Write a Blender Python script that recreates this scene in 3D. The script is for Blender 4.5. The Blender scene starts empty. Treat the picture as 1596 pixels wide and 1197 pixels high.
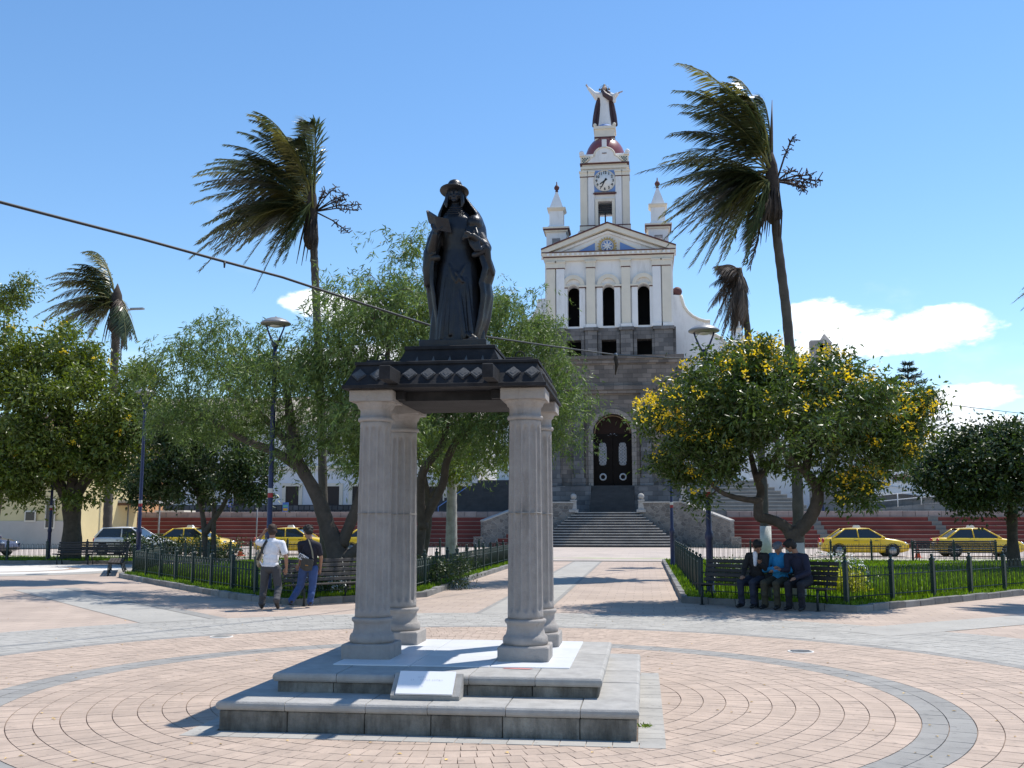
import bpy, bmesh, math, random
import numpy as np
from mathutils import Vector, Matrix
random.seed(7); RNG = np.random.default_rng(11)
R = math.radians
SC = bpy.context.scene; COL = SC.collection

# ------------------------------------------------------------------ camera
FPX, PCX, PCY, HOR, CAMH = 1600.0, 798.0, 598.5, 817.0, 1.65
PITCH = math.atan((HOR - PCY) / FPX)
YAW = math.atan((1003 - PCX) / (FPX / math.cos(PITCH)))
cam_d = bpy.data.cameras.new('camera'); cam = bpy.data.objects.new('camera', cam_d); COL.objects.link(cam)
cam.location = (0, 0, CAMH); cam.rotation_euler = (math.pi/2 + PITCH, 0, YAW)
cam_d.sensor_width = 36; cam_d.lens = 36 * FPX / 1596; cam_d.clip_start = 0.1; cam_d.clip_end = 20000
SC.camera = cam

# ------------------------------------------------------------------ world / sun / exposure
SUN_EL = R(62.5); SUN_DIR = Vector((0.70, 0.715, 0)).normalized()      # horizontal direction towards the sun
SUN_ROT = math.atan2(SUN_DIR.x, SUN_DIR.y)
SC.view_settings.view_transform = 'Standard'; SC.view_settings.look = 'None'
SC.view_settings.exposure = 0.43; SC.view_settings.gamma = 1
world = bpy.data.worlds.new('World'); SC.world = world; world.use_nodes = True
def ray(px, py):
    a = (px - PCX) / FPX; b = (PCY - py) / FPX
    r = Vector((math.cos(YAW), math.sin(YAW), 0))
    f = Vector((-math.sin(YAW)*math.cos(PITCH), math.cos(YAW)*math.cos(PITCH), math.sin(PITCH)))
    return f + a*r + b*r.cross(f)
def build_world():
    nt = world.node_tree; N = nt.nodes; L = nt.links; N.clear()
    out = N.new('ShaderNodeOutputWorld'); bg = N.new('ShaderNodeBackground'); bg.inputs[1].default_value = 0.137
    sky = N.new('ShaderNodeTexSky'); sky.sky_type = 'NISHITA'; sky.sun_disc = False
    sky.sun_elevation = SUN_EL; sky.sun_rotation = SUN_ROT; sky.altitude = 2600; sky.air_density = 1.5; sky.dust_density = 0.25; sky.ozone_density = 3.0
    def m(op, a, b=None, c=None):
        n = N.new('ShaderNodeMath'); n.operation = op
        for i, v in enumerate((a, b, c)):
            if v is None: continue
            if isinstance(v, (int, float)): n.inputs[i].default_value = v
            else: L.new(v, n.inputs[i])
        return n.outputs[0]
    tc = N.new('ShaderNodeTexCoord'); sep = N.new('ShaderNodeSeparateXYZ'); L.new(tc.outputs['Generated'], sep.inputs[0])
    az = m('ARCTAN2', sep.outputs[0], sep.outputs[1]); el = m('ARCSINE', sep.outputs[2])
    mp = N.new('ShaderNodeMapping'); mp.inputs['Scale'].default_value = (1, 1, 2.2); L.new(tc.outputs['Generated'], mp.inputs[0])
    def noise(sc, det, rough, w=0):
        n = N.new('ShaderNodeTexNoise'); n.inputs['Scale'].default_value = sc; n.inputs['Detail'].default_value = det; n.inputs['Roughness'].default_value = rough
        L.new(mp.outputs[0], n.inputs[0]); return n.outputs[0]
    n1 = noise(16, 8, 0.6); n2 = noise(55, 6, 0.6)
    # cloud banks: centre pixel, half width, half height (as seen directions)
    blobs = [(1290,500,66,40),(1340,520,110,38),(1420,518,120,34),(1480,496,62,22),(1505,622,75,24),(1480,668,130,30),(1300,540,90,22),(640,560,190,30),(500,472,62,22),(560,490,60,32),(1190,560,60,18)]
    val = None
    for (px, py, rx, ry) in blobs:
        d = ray(px, py).normalized(); a0 = math.atan2(d.x, d.y); e0 = math.asin(d.z)
        u = m('DIVIDE', m('SUBTRACT', az, a0), rx/1600); v = m('DIVIDE', m('SUBTRACT', el, e0), ry/1600)
        s = m('SUBTRACT', 1.25, m('ADD', m('MULTIPLY', u, u), m('MULTIPLY', v, v)))
        val = s if val is None else m('MAXIMUM', val, s)
    # the same kind of cloud bank goes on all round, low above the horizon
    hz = m('SUBTRACT', 1.0, m('MULTIPLY', m('ABSOLUTE', m('SUBTRACT', el, 0.13)), 13))
    n3 = noise(3.2, 3, 0.5)
    val = m('MAXIMUM', val, m('SUBTRACT', m('ADD', hz, m('MULTIPLY', n3, 3.0)), 3.3))
    val = m('ADD', m('ADD', val, m('MULTIPLY', m('SUBTRACT', n1, 0.5), 2.4)), m('MULTIPLY', m('SUBTRACT', n2, 0.5), 0.9))
    rp = N.new('ShaderNodeMapRange'); rp.interpolation_type = 'SMOOTHSTEP'; L.new(val, rp.inputs[0])
    rp.inputs[1].default_value = 0.18; rp.inputs[2].default_value = 0.85
    thin = noise(7, 5, 0.55)
    tr = N.new('ShaderNodeMapRange'); tr.interpolation_type = 'SMOOTHSTEP'; L.new(m('ADD', m('MULTIPLY', hz, 0.10), thin), tr.inputs[0]); tr.inputs[1].default_value = 0.58; tr.inputs[2].default_value = 0.9; tr.inputs[4].default_value = 0.35
    fac = m('MAXIMUM', rp.outputs[0], tr.outputs[0])
    sh = N.new('ShaderNodeMapRange'); L.new(n2, sh.inputs[0]); sh.inputs[1].default_value = 0.3; sh.inputs[2].default_value = 0.65
    cc = N.new('ShaderNodeMix'); cc.data_type = 'RGBA'; L.new(sh.outputs[0], cc.inputs[0]); cc.inputs[6].default_value = (6.0, 6.5, 7.2, 1); cc.inputs[7].default_value = (8.6, 8.7, 8.8, 1)
    mx = N.new('ShaderNodeMix'); mx.data_type = 'RGBA'; L.new(fac, mx.inputs[0])
    hs = N.new('ShaderNodeHueSaturation'); hs.inputs['Saturation'].default_value = 1.15; hs.inputs['Value'].default_value = 0.98; L.new(sky.outputs[0], hs.inputs['Color']); L.new(hs.outputs[0], mx.inputs[6]); L.new(cc.outputs[2], mx.inputs[7])
    L.new(mx.outputs[2], bg.inputs[0]); L.new(bg.outputs[0], out.inputs[0])
build_world()
sun_d = bpy.data.lights.new('sun', 'SUN'); sun_d.energy = 4.2; sun_d.angle = R(0.53); sun_d.color = (1, 0.955, 0.88)
sun = bpy.data.objects.new('sun', sun_d); COL.objects.link(sun)
_s = Vector((SUN_DIR.x*math.cos(SUN_EL), SUN_DIR.y*math.cos(SUN_EL), math.sin(SUN_EL)))
sun.rotation_euler = _s.to_track_quat('Z', 'Y').to_euler(); sun.location = (0, 0, 60)

# ------------------------------------------------------------------ pixel -> place
def gp(px, py, z=0.0):
    d = ray(px, py); t = (z - CAMH) / d.z; return Vector((d.x*t, d.y*t, z))
def yp(px, py, y):
    d = ray(px, py); t = y / d.y; return Vector((d.x*t, y, CAMH + d.z*t))

# ------------------------------------------------------------------ objects
def tag(o, label=None, cat=None, group=None, kind=None):
    if label: o['label'] = label
    if cat: o['category'] = cat
    if group: o['group'] = group
    if kind: o['kind'] = kind
    return o
def thing(name, loc, label, cat, group=None, rotz=0):
    o = bpy.data.objects.new(name, None); COL.objects.link(o); o.location = loc; o.rotation_euler = (0, 0, rotz)
    o.empty_display_size = 0.2
    return tag(o, label, cat, group)
def link(name, me, parent=None, loc=None, rot=None):
    o = bpy.data.objects.new(name, me); COL.objects.link(o)
    if parent: o.parent = parent
    if loc is not None: o.location = loc
    if rot is not None: o.rotation_euler = rot
    return o
def copy_tree(o, parent=None, **kw):
    c = o.copy(); COL.objects.link(c); c.parent = parent
    for k, v in kw.items(): c[k] = v
    for ch in o.children: copy_tree(ch, c)
    return c

class MB:
    """collects shapes into one mesh"""
    def __init__(s): s.v = []; s.f = []; s.m = []; s.mi = 0; s.sm = []; s.smooth = False
    def add(s, vs, fs):
        b = len(s.v); s.v += [tuple(v) for v in vs]
        for f in fs: s.f.append([b+i for i in f]); s.m.append(s.mi); s.sm.append(s.smooth)
        return s
    def box(s, x0, x1, y0, y1, z0, z1, c=0):
        if c <= 0:
            return s.add([(x0,y0,z0),(x1,y0,z0),(x1,y1,z0),(x0,y1,z0),(x0,y0,z1),(x1,y0,z1),(x1,y1,z1),(x0,y1,z1)],
                     [(0,3,2,1),(4,5,6,7),(0,1,5,4),(1,2,6,5),(2,3,7,6),(3,0,4,7)])
        # chamfered top and vertical edges
        p = [(x0+c,y0),(x1-c,y0),(x1,y0+c),(x1,y1-c),(x1-c,y1),(x0+c,y1),(x0,y1-c),(x0,y0+c)]
        q = [(x0+c,y0+c),(x1-c,y0+c),(x1-c,y0+c),(x1-c,y1-c),(x1-c,y1-c),(x0+c,y1-c),(x0+c,y1-c),(x0+c,y0+c)]
        vs = [(a,b,z0) for a,b in p] + [(a,b,z1-c) for a,b in p] + [(a,b,z1) for a,b in ((x0+c,y0+c),(x1-c,y0+c),(x1-c,y1-c),(x0+c,y1-c))]
        fs = [tuple(range(7,-1,-1))]
        for i in range(8): fs.append((i,(i+1)%8,8+(i+1)%8,8+i))
        t = 16
        fs += [(t,t+1,t+2,t+3),(8,9,t+1,t),(9,10,t+1),(10,11,t+2,t+1),(11,12,t+2),(12,13,t+3,t+2),(13,14,t+3),(14,15,t,t+3),(15,8,t)]
        return s.add(vs, fs)
    def cbox(s, cx, cy, hx, hy, z0, z1, c=0): return s.box(cx-hx, cx+hx, cy-hy, cy+hy, z0, z1, c)
    def prism(s, poly, z0, z1):
        n = len(poly); a = sum(poly[i][0]*poly[(i+1)%n][1]-poly[(i+1)%n][0]*poly[i][1] for i in range(n))
        if a < 0: poly = poly[::-1]
        vs = [(x,y,z0) for x,y in poly] + [(x,y,z1) for x,y in poly]
        return s.add(vs, [tuple(range(n-1,-1,-1)), tuple(range(n,2*n))] + [(i,(i+1)%n,n+(i+1)%n,n+i) for i in range(n)])
    def xz(s, poly, y0, y1):
        """polygon in the x-z plane, extruded from y0 (front) to y1"""
        n = len(poly); a = sum(poly[i][0]*poly[(i+1)%n][1]-poly[(i+1)%n][0]*poly[i][1] for i in range(n))
        if a < 0: poly = poly[::-1]
        vs = [(x,y0,z) for x,z in poly] + [(x,y1,z) for x,z in poly]
        return s.add(vs, [tuple(range(n)), tuple(range(2*n-1,n-1,-1))] + [(i,n+i,n+(i+1)%n,(i+1)%n) for i in range(n)])
    def yz(s, poly, x0, x1):
        n = len(poly); a = sum(poly[i][0]*poly[(i+1)%n][1]-poly[(i+1)%n][0]*poly[i][1] for i in range(n))
        if a < 0: poly = poly[::-1]
        vs = [(x0,y,z) for y,z in poly] + [(x1,y,z) for y,z in poly]
        return s.add(vs, [tuple(range(n-1,-1,-1)), tuple(range(n,2*n))] + [(i,(i+1)%n,n+(i+1)%n,n+i) for i in range(n)])
    def frustum(s, cx, cy, h0, h1, z0, z1, k0=None, k1=None):
        k0 = h0 if k0 is None else k0; k1 = h1 if k1 is None else k1
        return s.add([(cx-h0,cy-k0,z0),(cx+h0,cy-k0,z0),(cx+h0,cy+k0,z0),(cx-h0,cy+k0,z0),(cx-h1,cy-k1,z1),(cx+h1,cy-k1,z1),(cx+h1,cy+k1,z1),(cx-h1,cy+k1,z1)],
                     [(0,3,2,1),(4,5,6,7),(0,1,5,4),(1,2,6,5),(2,3,7,6),(3,0,4,7)])
    def lathe(s, prof, c=(0,0,0), n=24, smooth=True, axis='z'):
        sm = s.smooth; s.smooth = smooth
        vs = []; fs = []
        for (r, z) in prof:
            for i in range(n):
                a = 2*math.pi*i/n; p = (r*math.cos(a), r*math.sin(a), z)
                if axis == 'y': p = (p[0], p[2], p[1])
                if axis == 'x': p = (p[2], p[0], p[1])
                vs.append((c[0]+p[0], c[1]+p[1], c[2]+p[2]))
        for k in range(len(prof)-1):
            for i in range(n):
                j = (i+1)%n; q = (k*n+i, k*n+j, (k+1)*n+j, (k+1)*n+i)
                fs.append(q if axis != 'y' else q[::-1])
        fs.append(tuple(range(n-1,-1,-1)) if axis != 'y' else tuple(range(n)))
        fs.append(tuple(range((len(prof)-1)*n, len(prof)*n)) if axis != 'y' else tuple(range(len(prof)*n-1, (len(prof)-1)*n-1, -1)))
        s.add(vs, fs); s.smooth = sm; return s
    def tube(s, pts, rad, n=6, smooth=True):
        sm = s.smooth; s.smooth = smooth
        pts = [Vector(p) for p in pts]
        rad = [float(x) for x in rad] if hasattr(rad, '__len__') else [float(rad)]*len(pts)
        vs = []; fs = []; up = Vector((0.13, 0.31, 1)).normalized(); prev = None
        for i, p in enumerate(pts):
            t = (pts[min(i+1, len(pts)-1)] - pts[max(i-1, 0)])
            if t.length < 1e-9: t = Vector((0,0,1))
            t.normalize()
            a = t.cross(prev) if prev is not None else (t.cross(up) if abs(t.dot(up)) < 0.95 else t.cross(Vector((1,0,0))))
            if prev is not None: b = (prev - t*prev.dot(t)); b.normalize(); a = b.cross(t)
            else: a.normalize(); b = t.cross(a)
            a.normalize(); prev = b
            for k in range(n):
                an = 2*math.pi*k/n; vs.append(p + rad[i]*(a*math.cos(an) + b*math.sin(an)))
        m = len(pts)
        for i in range(m-1):
            for k in range(n): j = (k+1)%n; fs.append((i*n+k, i*n+j, (i+1)*n+j, (i+1)*n+k))
        fs.append(tuple(range(n-1,-1,-1))); fs.append(tuple(range((m-1)*n, m*n)))
        s.add(vs, fs); s.smooth = sm; return s
    def ball(s, c, r, nu=12, nv=8, sc=(1,1,1)):
        pr = [(max(1e-4, r*math.sin(math.pi*i/nv)), -r*math.cos(math.pi*i/nv)) for i in range(nv+1)]
        b = len(s.v); s.lathe(pr, (0,0,0), nu)
        for i in range(b, len(s.v)): x, y, z = s.v[i]; s.v[i] = (c[0]+x*sc[0], c[1]+y*sc[1], c[2]+z*sc[2])
        return s
    def xform(s, M, b=0):
        for i in range(b, len(s.v)): s.v[i] = tuple(M @ Vector(s.v[i]))
        return s
    def mesh(s, name, mats, off=(0,0,0)):
        me = bpy.data.meshes.new(name); ox, oy, oz = off
        me.from_pydata([(x-ox, y-oy, z-oz) for x, y, z in s.v], [], s.f)
        mats = mats if isinstance(mats, (list, tuple)) else [mats]
        for m in mats: me.materials.append(m)
        me.polygons.foreach_set('material_index', s.m); me.polygons.foreach_set('use_smooth', s.sm); me.update()
        return me
    def build(s, name, mats, parent=None, world=True):
        """world=True: vertices are in world space; parent is only moved, not turned, when built"""
        off = parent.matrix_basis.translation if (parent and world) else (0,0,0)
        if parent and world and parent.parent: off = Vector(off) + parent.parent.matrix_basis.translation
        return link(name, s.mesh(name, mats, off), parent)
def solo(o):
    """move a top-level mesh's origin to the foot of its box"""
    me = o.data; n = len(me.vertices); a = np.empty(n*3); me.vertices.foreach_get('co', a); a = a.reshape(-1,3)
    c = (a.min(0)+a.max(0))/2; c[2] = a[:,2].min(); a -= c; me.vertices.foreach_set('co', a.ravel()); me.update(); o.location = c
    return o
def quads(name, V, mat, parent=None, nper=4, smooth=False):
    """V: (n,4,3) array of loose quads -> one mesh"""
    V = np.asarray(V, dtype=np.float32); n = V.shape[0]; k = V.shape[1]
    me = bpy.data.meshes.new(name); me.vertices.add(n*k); me.vertices.foreach_set('co', V.reshape(-1))
    me.loops.add(n*k); me.loops.foreach_set('vertex_index', np.arange(n*k, dtype=np.int32))
    me.polygons.add(n); me.polygons.foreach_set('loop_start', np.arange(0, n*k, k, dtype=np.int32))
    me.materials.append(mat); me.update(calc_edges=True)
    return link(name, me, parent)

# ------------------------------------------------------------------ materials
MT = {}
def mat(name, col, rough=0.8, var=0.0, vscale=2.0, bump=0.0, bscale=30.0, metal=0.0, col2=None, stain=None, island=0.0, objvar=0.0, spec=0.5, transl=0.0, coat=0.0, streak=False, spots=None):
    if name in MT: return MT[name]
    m = bpy.data.materials.new(name); m.use_nodes = True; nt = m.node_tree; N = nt.nodes; L = nt.links
    b = N['Principled BSDF']; b.inputs['Roughness'].default_value = rough; b.inputs['Metallic'].default_value = metal
    b.inputs['Specular IOR Level'].default_value = spec; b.inputs['Coat Weight'].default_value = coat; b.inputs['Coat Roughness'].default_value = 0.06
    geo = N.new('ShaderNodeNewGeometry'); cur = None
    def rgb(c): n = N.new('ShaderNodeRGB'); n.outputs[0].default_value = (*c, 1); return n.outputs[0]
    def noise(sc, det=5, rg=0.6, st=None):
        n = N.new('ShaderNodeTexNoise'); n.inputs['Scale'].default_value = sc; n.inputs['Detail'].default_value = det; n.inputs['Roughness'].default_value = rg
        if st:
            mp = N.new('ShaderNodeMapping'); mp.inputs['Scale'].default_value = st; L.new(geo.outputs['Position'], mp.inputs[0]); L.new(mp.outputs[0], n.inputs[0])
        else: L.new(geo.outputs['Position'], n.inputs[0])
        return n.outputs[0]
    def mr(v, a, bb, c, d):
        n = N.new('ShaderNodeMapRange'); L.new(v, n.inputs[0])
        for i, x in enumerate((a, bb, c, d)): n.inputs[1+i].default_value = x
        return n.outputs[0]
    def mix(f, a, bb, bl='MIX'):
        n = N.new('ShaderNodeMix'); n.data_type = 'RGBA'; n.blend_type = bl
        if isinstance(f, float): n.inputs[0].default_value = f
        else: L.new(f, n.inputs[0])
        L.new(a, n.inputs[6]); L.new(bb, n.inputs[7]); return n.outputs[2]
    cur = rgb(col)
    if col2 is not None: cur = mix(mr(noise(vscale*0.6, 6), 0.38, 0.62, 0, 1), cur, rgb(col2))
    def scale(cur, v, lo, hi, a, bb):
        hsv = N.new('ShaderNodeHueSaturation'); L.new(cur, hsv.inputs['Color']); L.new(mr(v, a, bb, lo, hi), hsv.inputs['Value']); return hsv.outputs[0]
    if var: cur = scale(cur, noise(vscale, 7, 0.65), 1-var, 1+var, 0.3, 0.7)
    if island: cur = scale(cur, geo.outputs['Random Per Island'], 1-island, 1+island, 0, 1)
    if objvar:
        oi = N.new('ShaderNodeObjectInfo'); cur = scale(cur, oi.outputs['Random'], 1-objvar, 1+objvar, 0, 1)
    if stain:
        (sc, lo, hi, c3, amt) = stain
        f = mr(noise(sc, 8, 0.7, (1, 1, 0.25) if streak else None), lo, hi, 0, amt); cur = mix(f, cur, rgb(c3))
    if spots: cur = mix(mr(noise(11, 3, 0.5), 0.62, 0.69, 0, 0.65), cur, rgb(spots)); cur = mix(mr(noise(1.6, 9, 0.8), 0.48, 0.70, 0, 0.5), cur, rgb(spots))
    L.new(cur, b.inputs['Base Color'])
    if bump:
        bp = N.new('ShaderNodeBump'); bp.inputs['Strength'].default_value = bump; bp.inputs['Distance'].default_value = 0.02
        L.new(noise(bscale, 6, 0.7), bp.inputs['Height']); L.new(bp.outputs[0], b.inputs['Normal'])
    if transl:
        t = N.new('ShaderNodeBsdfTranslucent'); hs = N.new('ShaderNodeHueSaturation'); hs.inputs['Saturation'].default_value = 1.15; hs.inputs['Value'].default_value = 1.5
        L.new(cur, hs.inputs['Color']); L.new(hs.outputs[0], t.inputs[0])
        ms = N.new('ShaderNodeMixShader'); ms.inputs[0].default_value = transl; L.new(b.outputs[0], ms.inputs[1]); L.new(t.outputs[0], ms.inputs[2])
        L.new(ms.outputs[0], N['Material Output'].inputs[0])
    MT[name] = m; return m
def blockmat(name, c1, c2, mortar, bw, bh, ms=0.012, rough=0.9, var=0.25, bump=0.5, offset=0.5):
    """coursed stone too small to pick apart: x+y along, z up"""
    if name in MT: return MT[name]
    m = bpy.data.materials.new(name); m.use_nodes = True; nt = m.node_tree; N = nt.nodes; L = nt.links; b = N['Principled BSDF']; b.inputs['Roughness'].default_value = rough
    geo = N.new('ShaderNodeNewGeometry'); sp = N.new('ShaderNodeSeparateXYZ'); L.new(geo.outputs['Position'], sp.inputs[0])
    ad = N.new('ShaderNodeMath'); L.new(sp.outputs[0], ad.inputs[0]); L.new(sp.outputs[1], ad.inputs[1])
    cb = N.new('ShaderNodeCombineXYZ'); L.new(ad.outputs[0], cb.inputs[0]); L.new(sp.outputs[2], cb.inputs[1])
    nz0 = N.new('ShaderNodeTexNoise'); nz0.inputs['Scale'].default_value = 3; L.new(geo.outputs['Position'], nz0.inputs[0])
    va = N.new('ShaderNodeVectorMath'); va.operation = 'MULTIPLY_ADD'; L.new(nz0.outputs['Color'], va.inputs[0]); va.inputs[1].default_value = (0.08, 0.08, 0); L.new(cb.outputs[0], va.inputs[2])
    br = N.new('ShaderNodeTexBrick'); br.offset = offset; L.new(va.outputs[0], br.inputs[0]); br.inputs['Scale'].default_value = 1
    for k, v in (('Color1', c1), ('Color2', c2), ('Mortar', mortar)): br.inputs[k].default_value = (*v, 1)
    br.inputs['Brick Width'].default_value = bw; br.inputs['Row Height'].default_value = bh; br.inputs['Mortar Size'].default_value = ms; br.inputs['Mortar Smooth'].default_value = 0.3
    nz = N.new('ShaderNodeTexNoise'); nz.inputs['Scale'].default_value = 0.6; nz.inputs['Detail'].default_value = 8; L.new(geo.outputs['Position'], nz.inputs[0])
    mr = N.new('ShaderNodeMapRange'); L.new(nz.outputs[0], mr.inputs[0]); mr.inputs[1].default_value = 0.3; mr.inputs[2].default_value = 0.7; mr.inputs[3].default_value = 1-var; mr.inputs[4].default_value = 1+var
    hs = N.new('ShaderNodeHueSaturation'); L.new(br.outputs[0], hs.inputs['Color']); L.new(mr.outputs[0], hs.inputs['Value']); L.new(hs.outputs[0], b.inputs['Base Color'])
    bp = N.new('ShaderNodeBump'); bp.inputs['Strength'].default_value = bump; bp.inputs['Distance'].default_value = 0.03; bp.invert = True; L.new(br.outputs['Fac'], bp.inputs['Height'])
    L.new(bp.outputs[0], b.inputs['Normal']); MT[name] = m; return m

def rubble(name, c1, c2, mortar, sc):
    m = bpy.data.materials.new(name); m.use_nodes = True; nt = m.node_tree; N = nt.nodes; L = nt.links; b = N['Principled BSDF']; b.inputs['Roughness'].default_value = .95
    geo = N.new('ShaderNodeNewGeometry'); mp = N.new('ShaderNodeMapping'); mp.inputs['Scale'].default_value = (1, 1, 1.5); L.new(geo.outputs['Position'], mp.inputs[0])
    v1 = N.new('ShaderNodeTexVoronoi'); v2 = N.new('ShaderNodeTexVoronoi'); v2.feature = 'DISTANCE_TO_EDGE'
    for v in (v1, v2): v.inputs['Scale'].default_value = sc; L.new(mp.outputs[0], v.inputs[0])
    sp = N.new('ShaderNodeSeparateColor'); L.new(v1.outputs['Color'], sp.inputs[0])
    mx = N.new('ShaderNodeMix'); mx.data_type = 'RGBA'; L.new(sp.outputs[0], mx.inputs[0]); mx.inputs[6].default_value = (*c1, 1); mx.inputs[7].default_value = (*c2, 1)
    mr = N.new('ShaderNodeMapRange'); L.new(v2.outputs['Distance'], mr.inputs[0]); mr.inputs[1].default_value = 0.02; mr.inputs[2].default_value = 0.07
    m2 = N.new('ShaderNodeMix'); m2.data_type = 'RGBA'; L.new(mr.outputs[0], m2.inputs[0]); m2.inputs[6].default_value = (*mortar, 1); L.new(mx.outputs[2], m2.inputs[7]); L.new(m2.outputs[2], b.inputs['Base Color'])
    bp = N.new('ShaderNodeBump'); bp.inputs['Strength'].default_value = .6; bp.inputs['Distance'].default_value = .05; L.new(mr.outputs[0], bp.inputs['Height']); L.new(bp.outputs[0], b.inputs['Normal']); MT[name] = m; return m

M_PAVE = mat('paver_pink', (0.44, 0.338, 0.265), 0.85, 0.12, 3, 0.25, 60, island=0.075, objvar=0.0, stain=(0.35, 0.48, 0.7, (0.33, 0.255, 0.20), 0.6), spots=(0.25, 0.195, 0.16))
M_PAVEN = mat('paver_pink_near', (0.44, 0.338, 0.265), 0.85, 0.12, 3, 0.25, 60, objvar=0.085, stain=(0.35, 0.48, 0.7, (0.33, 0.255, 0.20), 0.6), spots=(0.25, 0.195, 0.16))
M_PGREY = mat('paver_grey', (0.27, 0.258, 0.238), 0.85, 0.12, 2, 0.25, 60, island=0.08, stain=(0.5, 0.5, 0.75, (0.20, 0.19, 0.18), 0.6), spots=(0.15,0.145,0.14))
M_PLIGHT = mat('paver_light', (0.37, 0.350, 0.315), 0.85, 0.1, 2, 0.25, 60, island=0.07, stain=(0.5, 0.5, 0.75, (0.28, 0.265, 0.24), 0.6), spots=(0.20,0.19,0.175))
M_JOINT = mat('joint_sand', (0.26, 0.20, 0.165), 0.95, 0.2, 5)
M_GROUND = mat('ground_earth', (0.27, 0.22, 0.18), 0.95, 0.2, 0.1)
M_STREET = mat('street_brick', (0.43, 0.36, 0.31), 0.9, 0.12, 0.8, stain=(0.2, 0.45, 0.7, (0.36, 0.34, 0.32), 0.7))
M_KERB = mat('kerb_stone', (0.20, 0.195, 0.185), 0.9, 0.25, 3, 0.5, 40, objvar=0.2)
M_GRASS_B = mat('lawn_soil', (0.10, 0.135, 0.025), 0.95, 0.35, 1.2, 0.6, 50)
M_BLADE = mat('grass_blade', (0.14, 0.215, 0.03), 0.6, 0.35, 0.6, island=0.4, transl=0.4, spec=0.2)
M_STONE = mat('monument_stone', (0.33, 0.315, 0.295), 0.9, 0.14, 6, 0.55, 90, objvar=0.07, stain=(2.5, 0.52, 0.72, (0.17, 0.16, 0.145), 0.6), streak=True)
M_RISER = mat('step_face_stone', (0.27, 0.25, 0.215), 0.92, 0.35, 7, 0.9, 60, objvar=0.15, stain=(4.5, 0.42, 0.62, (0.07, 0.062, 0.048), 0.8), streak=True)
M_CAPST = mat('step_cap_stone', (0.37, 0.355, 0.33), 0.88, 0.16, 7, 0.45, 80, objvar=0.07, stain=(2.0, 0.55, 0.75, (0.20, 0.185, 0.165), 0.6))
M_COLUMN = mat('column_stone', (0.37, 0.34, 0.315), 0.92, 0.12, 8, 0.8, 70, stain=(3.5, 0.56, 0.74, (0.16, 0.145, 0.13), 0.7), streak=True)
M_MARBLE = mat('marble_tile', (0.68, 0.69, 0.70), 0.35, 0.06, 3, objvar=0.04)
M_RED = mat('red_paint_spot', (0.55, 0.22, 0.20), 0.8, 0.3, 30)
M_BRONZE = mat('dark_bronze', (0.016, 0.019, 0.027), 0.36, 0.4, 6, 0.25, 30, metal=0.35, col2=(0.022, 0.021, 0.02))
M_IRON = mat('black_painted_roof', (0.018, 0.018, 0.020), 0.7, 0.3, 6, 0.25, 40, col2=(0.03, 0.03, 0.032), spec=0.15)
M_DIAM = mat('diamond_relief', (0.07, 0.07, 0.07), 0.6, 0.25, 20, 0.3, 60)
M_WHITE = mat('white_plaster', (0.80, 0.795, 0.79), 0.85, 0.05, 0.7, stain=(0.7, 0.53, 0.74, (0.50, 0.48, 0.44), 0.7), streak=True)
M_CREAM = mat('cream_paint', (0.74, 0.68, 0.57), 0.85, 0.06, 0.9, stain=(0.8, 0.56, 0.8, (0.45, 0.41, 0.34), 0.6), streak=True)
M_MAROON = mat('maroon_trim', (0.10, 0.035, 0.035), 0.7)
M_DOME = mat('dome_tile_red', (0.22, 0.055, 0.05), 0.35, 0.15, 2, coat=0.2)
M_BLUEP = mat('blue_paint', (0.16, 0.28, 0.56), 0.7, 0.05, 1)
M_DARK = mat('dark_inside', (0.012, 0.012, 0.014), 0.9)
M_BLACK = mat('black_matt', (0.012, 0.012, 0.014), 0.6)
M_CHST = blockmat('church_stone', (0.235, 0.20, 0.175), (0.125, 0.11, 0.10), (0.085, 0.078, 0.07), 0.78, 0.36, 0.014)
M_CHST2 = blockmat('church_stone_grey', (0.20, 0.19, 0.185), (0.10, 0.098, 0.10), (0.08, 0.078, 0.076), 0.78, 0.36, 0.014)
M_RUBBLE = rubble('rubble_wall', (0.24, 0.22, 0.195), (0.12, 0.11, 0.10), (0.28, 0.26, 0.23), 2.6)
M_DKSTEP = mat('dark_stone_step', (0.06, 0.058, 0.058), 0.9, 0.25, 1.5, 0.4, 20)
M_STEP = mat('stone_step', (0.20, 0.19, 0.175), 0.9, 0.2, 1.2, 0.4, 20)
M_REDST = mat('red_painted_riser', (0.185, 0.038, 0.030), 0.8, 0.18, 0.6)
M_TREAD = mat('pale_tread_edge', (0.27, 0.18, 0.145), 0.85, 0.2, 0.6)
M_PINKW = mat('pink_stone_coping', (0.31, 0.245, 0.22), 0.9, 0.2, 1.5, objvar=0.12)
M_GREEN = mat('fence_green', (0.014, 0.035, 0.032), 0.5, 0.2, 8)
M_NAVY = mat('lamp_pole_navy', (0.018, 0.022, 0.075), 0.4, 0.2, 4)
M_LAMPM = mat('lamp_shade_grey', (0.26, 0.26, 0.26), 0.4, 0.15, 4, metal=0.3)
M_WOOD = mat('bench_wood', (0.032, 0.025, 0.02), 0.6, 0.4, 6, 0.3, 30, objvar=0.25)
M_IRONB = mat('bench_iron', (0.015, 0.025, 0.028), 0.5)
M_BARK = mat('bark_grey', (0.08, 0.066, 0.052), 0.95, 0.35, 4, 1.0, 18, stain=(1.5, 0.5, 0.7, (0.06, 0.05, 0.04), 0.7))
M_BARKD = mat('bark_dark', (0.075, 0.06, 0.045), 0.95, 0.35, 4, 1.0, 18)
M_LIME = mat('whitewashed_bark', (0.52, 0.50, 0.45), 0.95, 0.2, 4, 0.8, 20)
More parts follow.
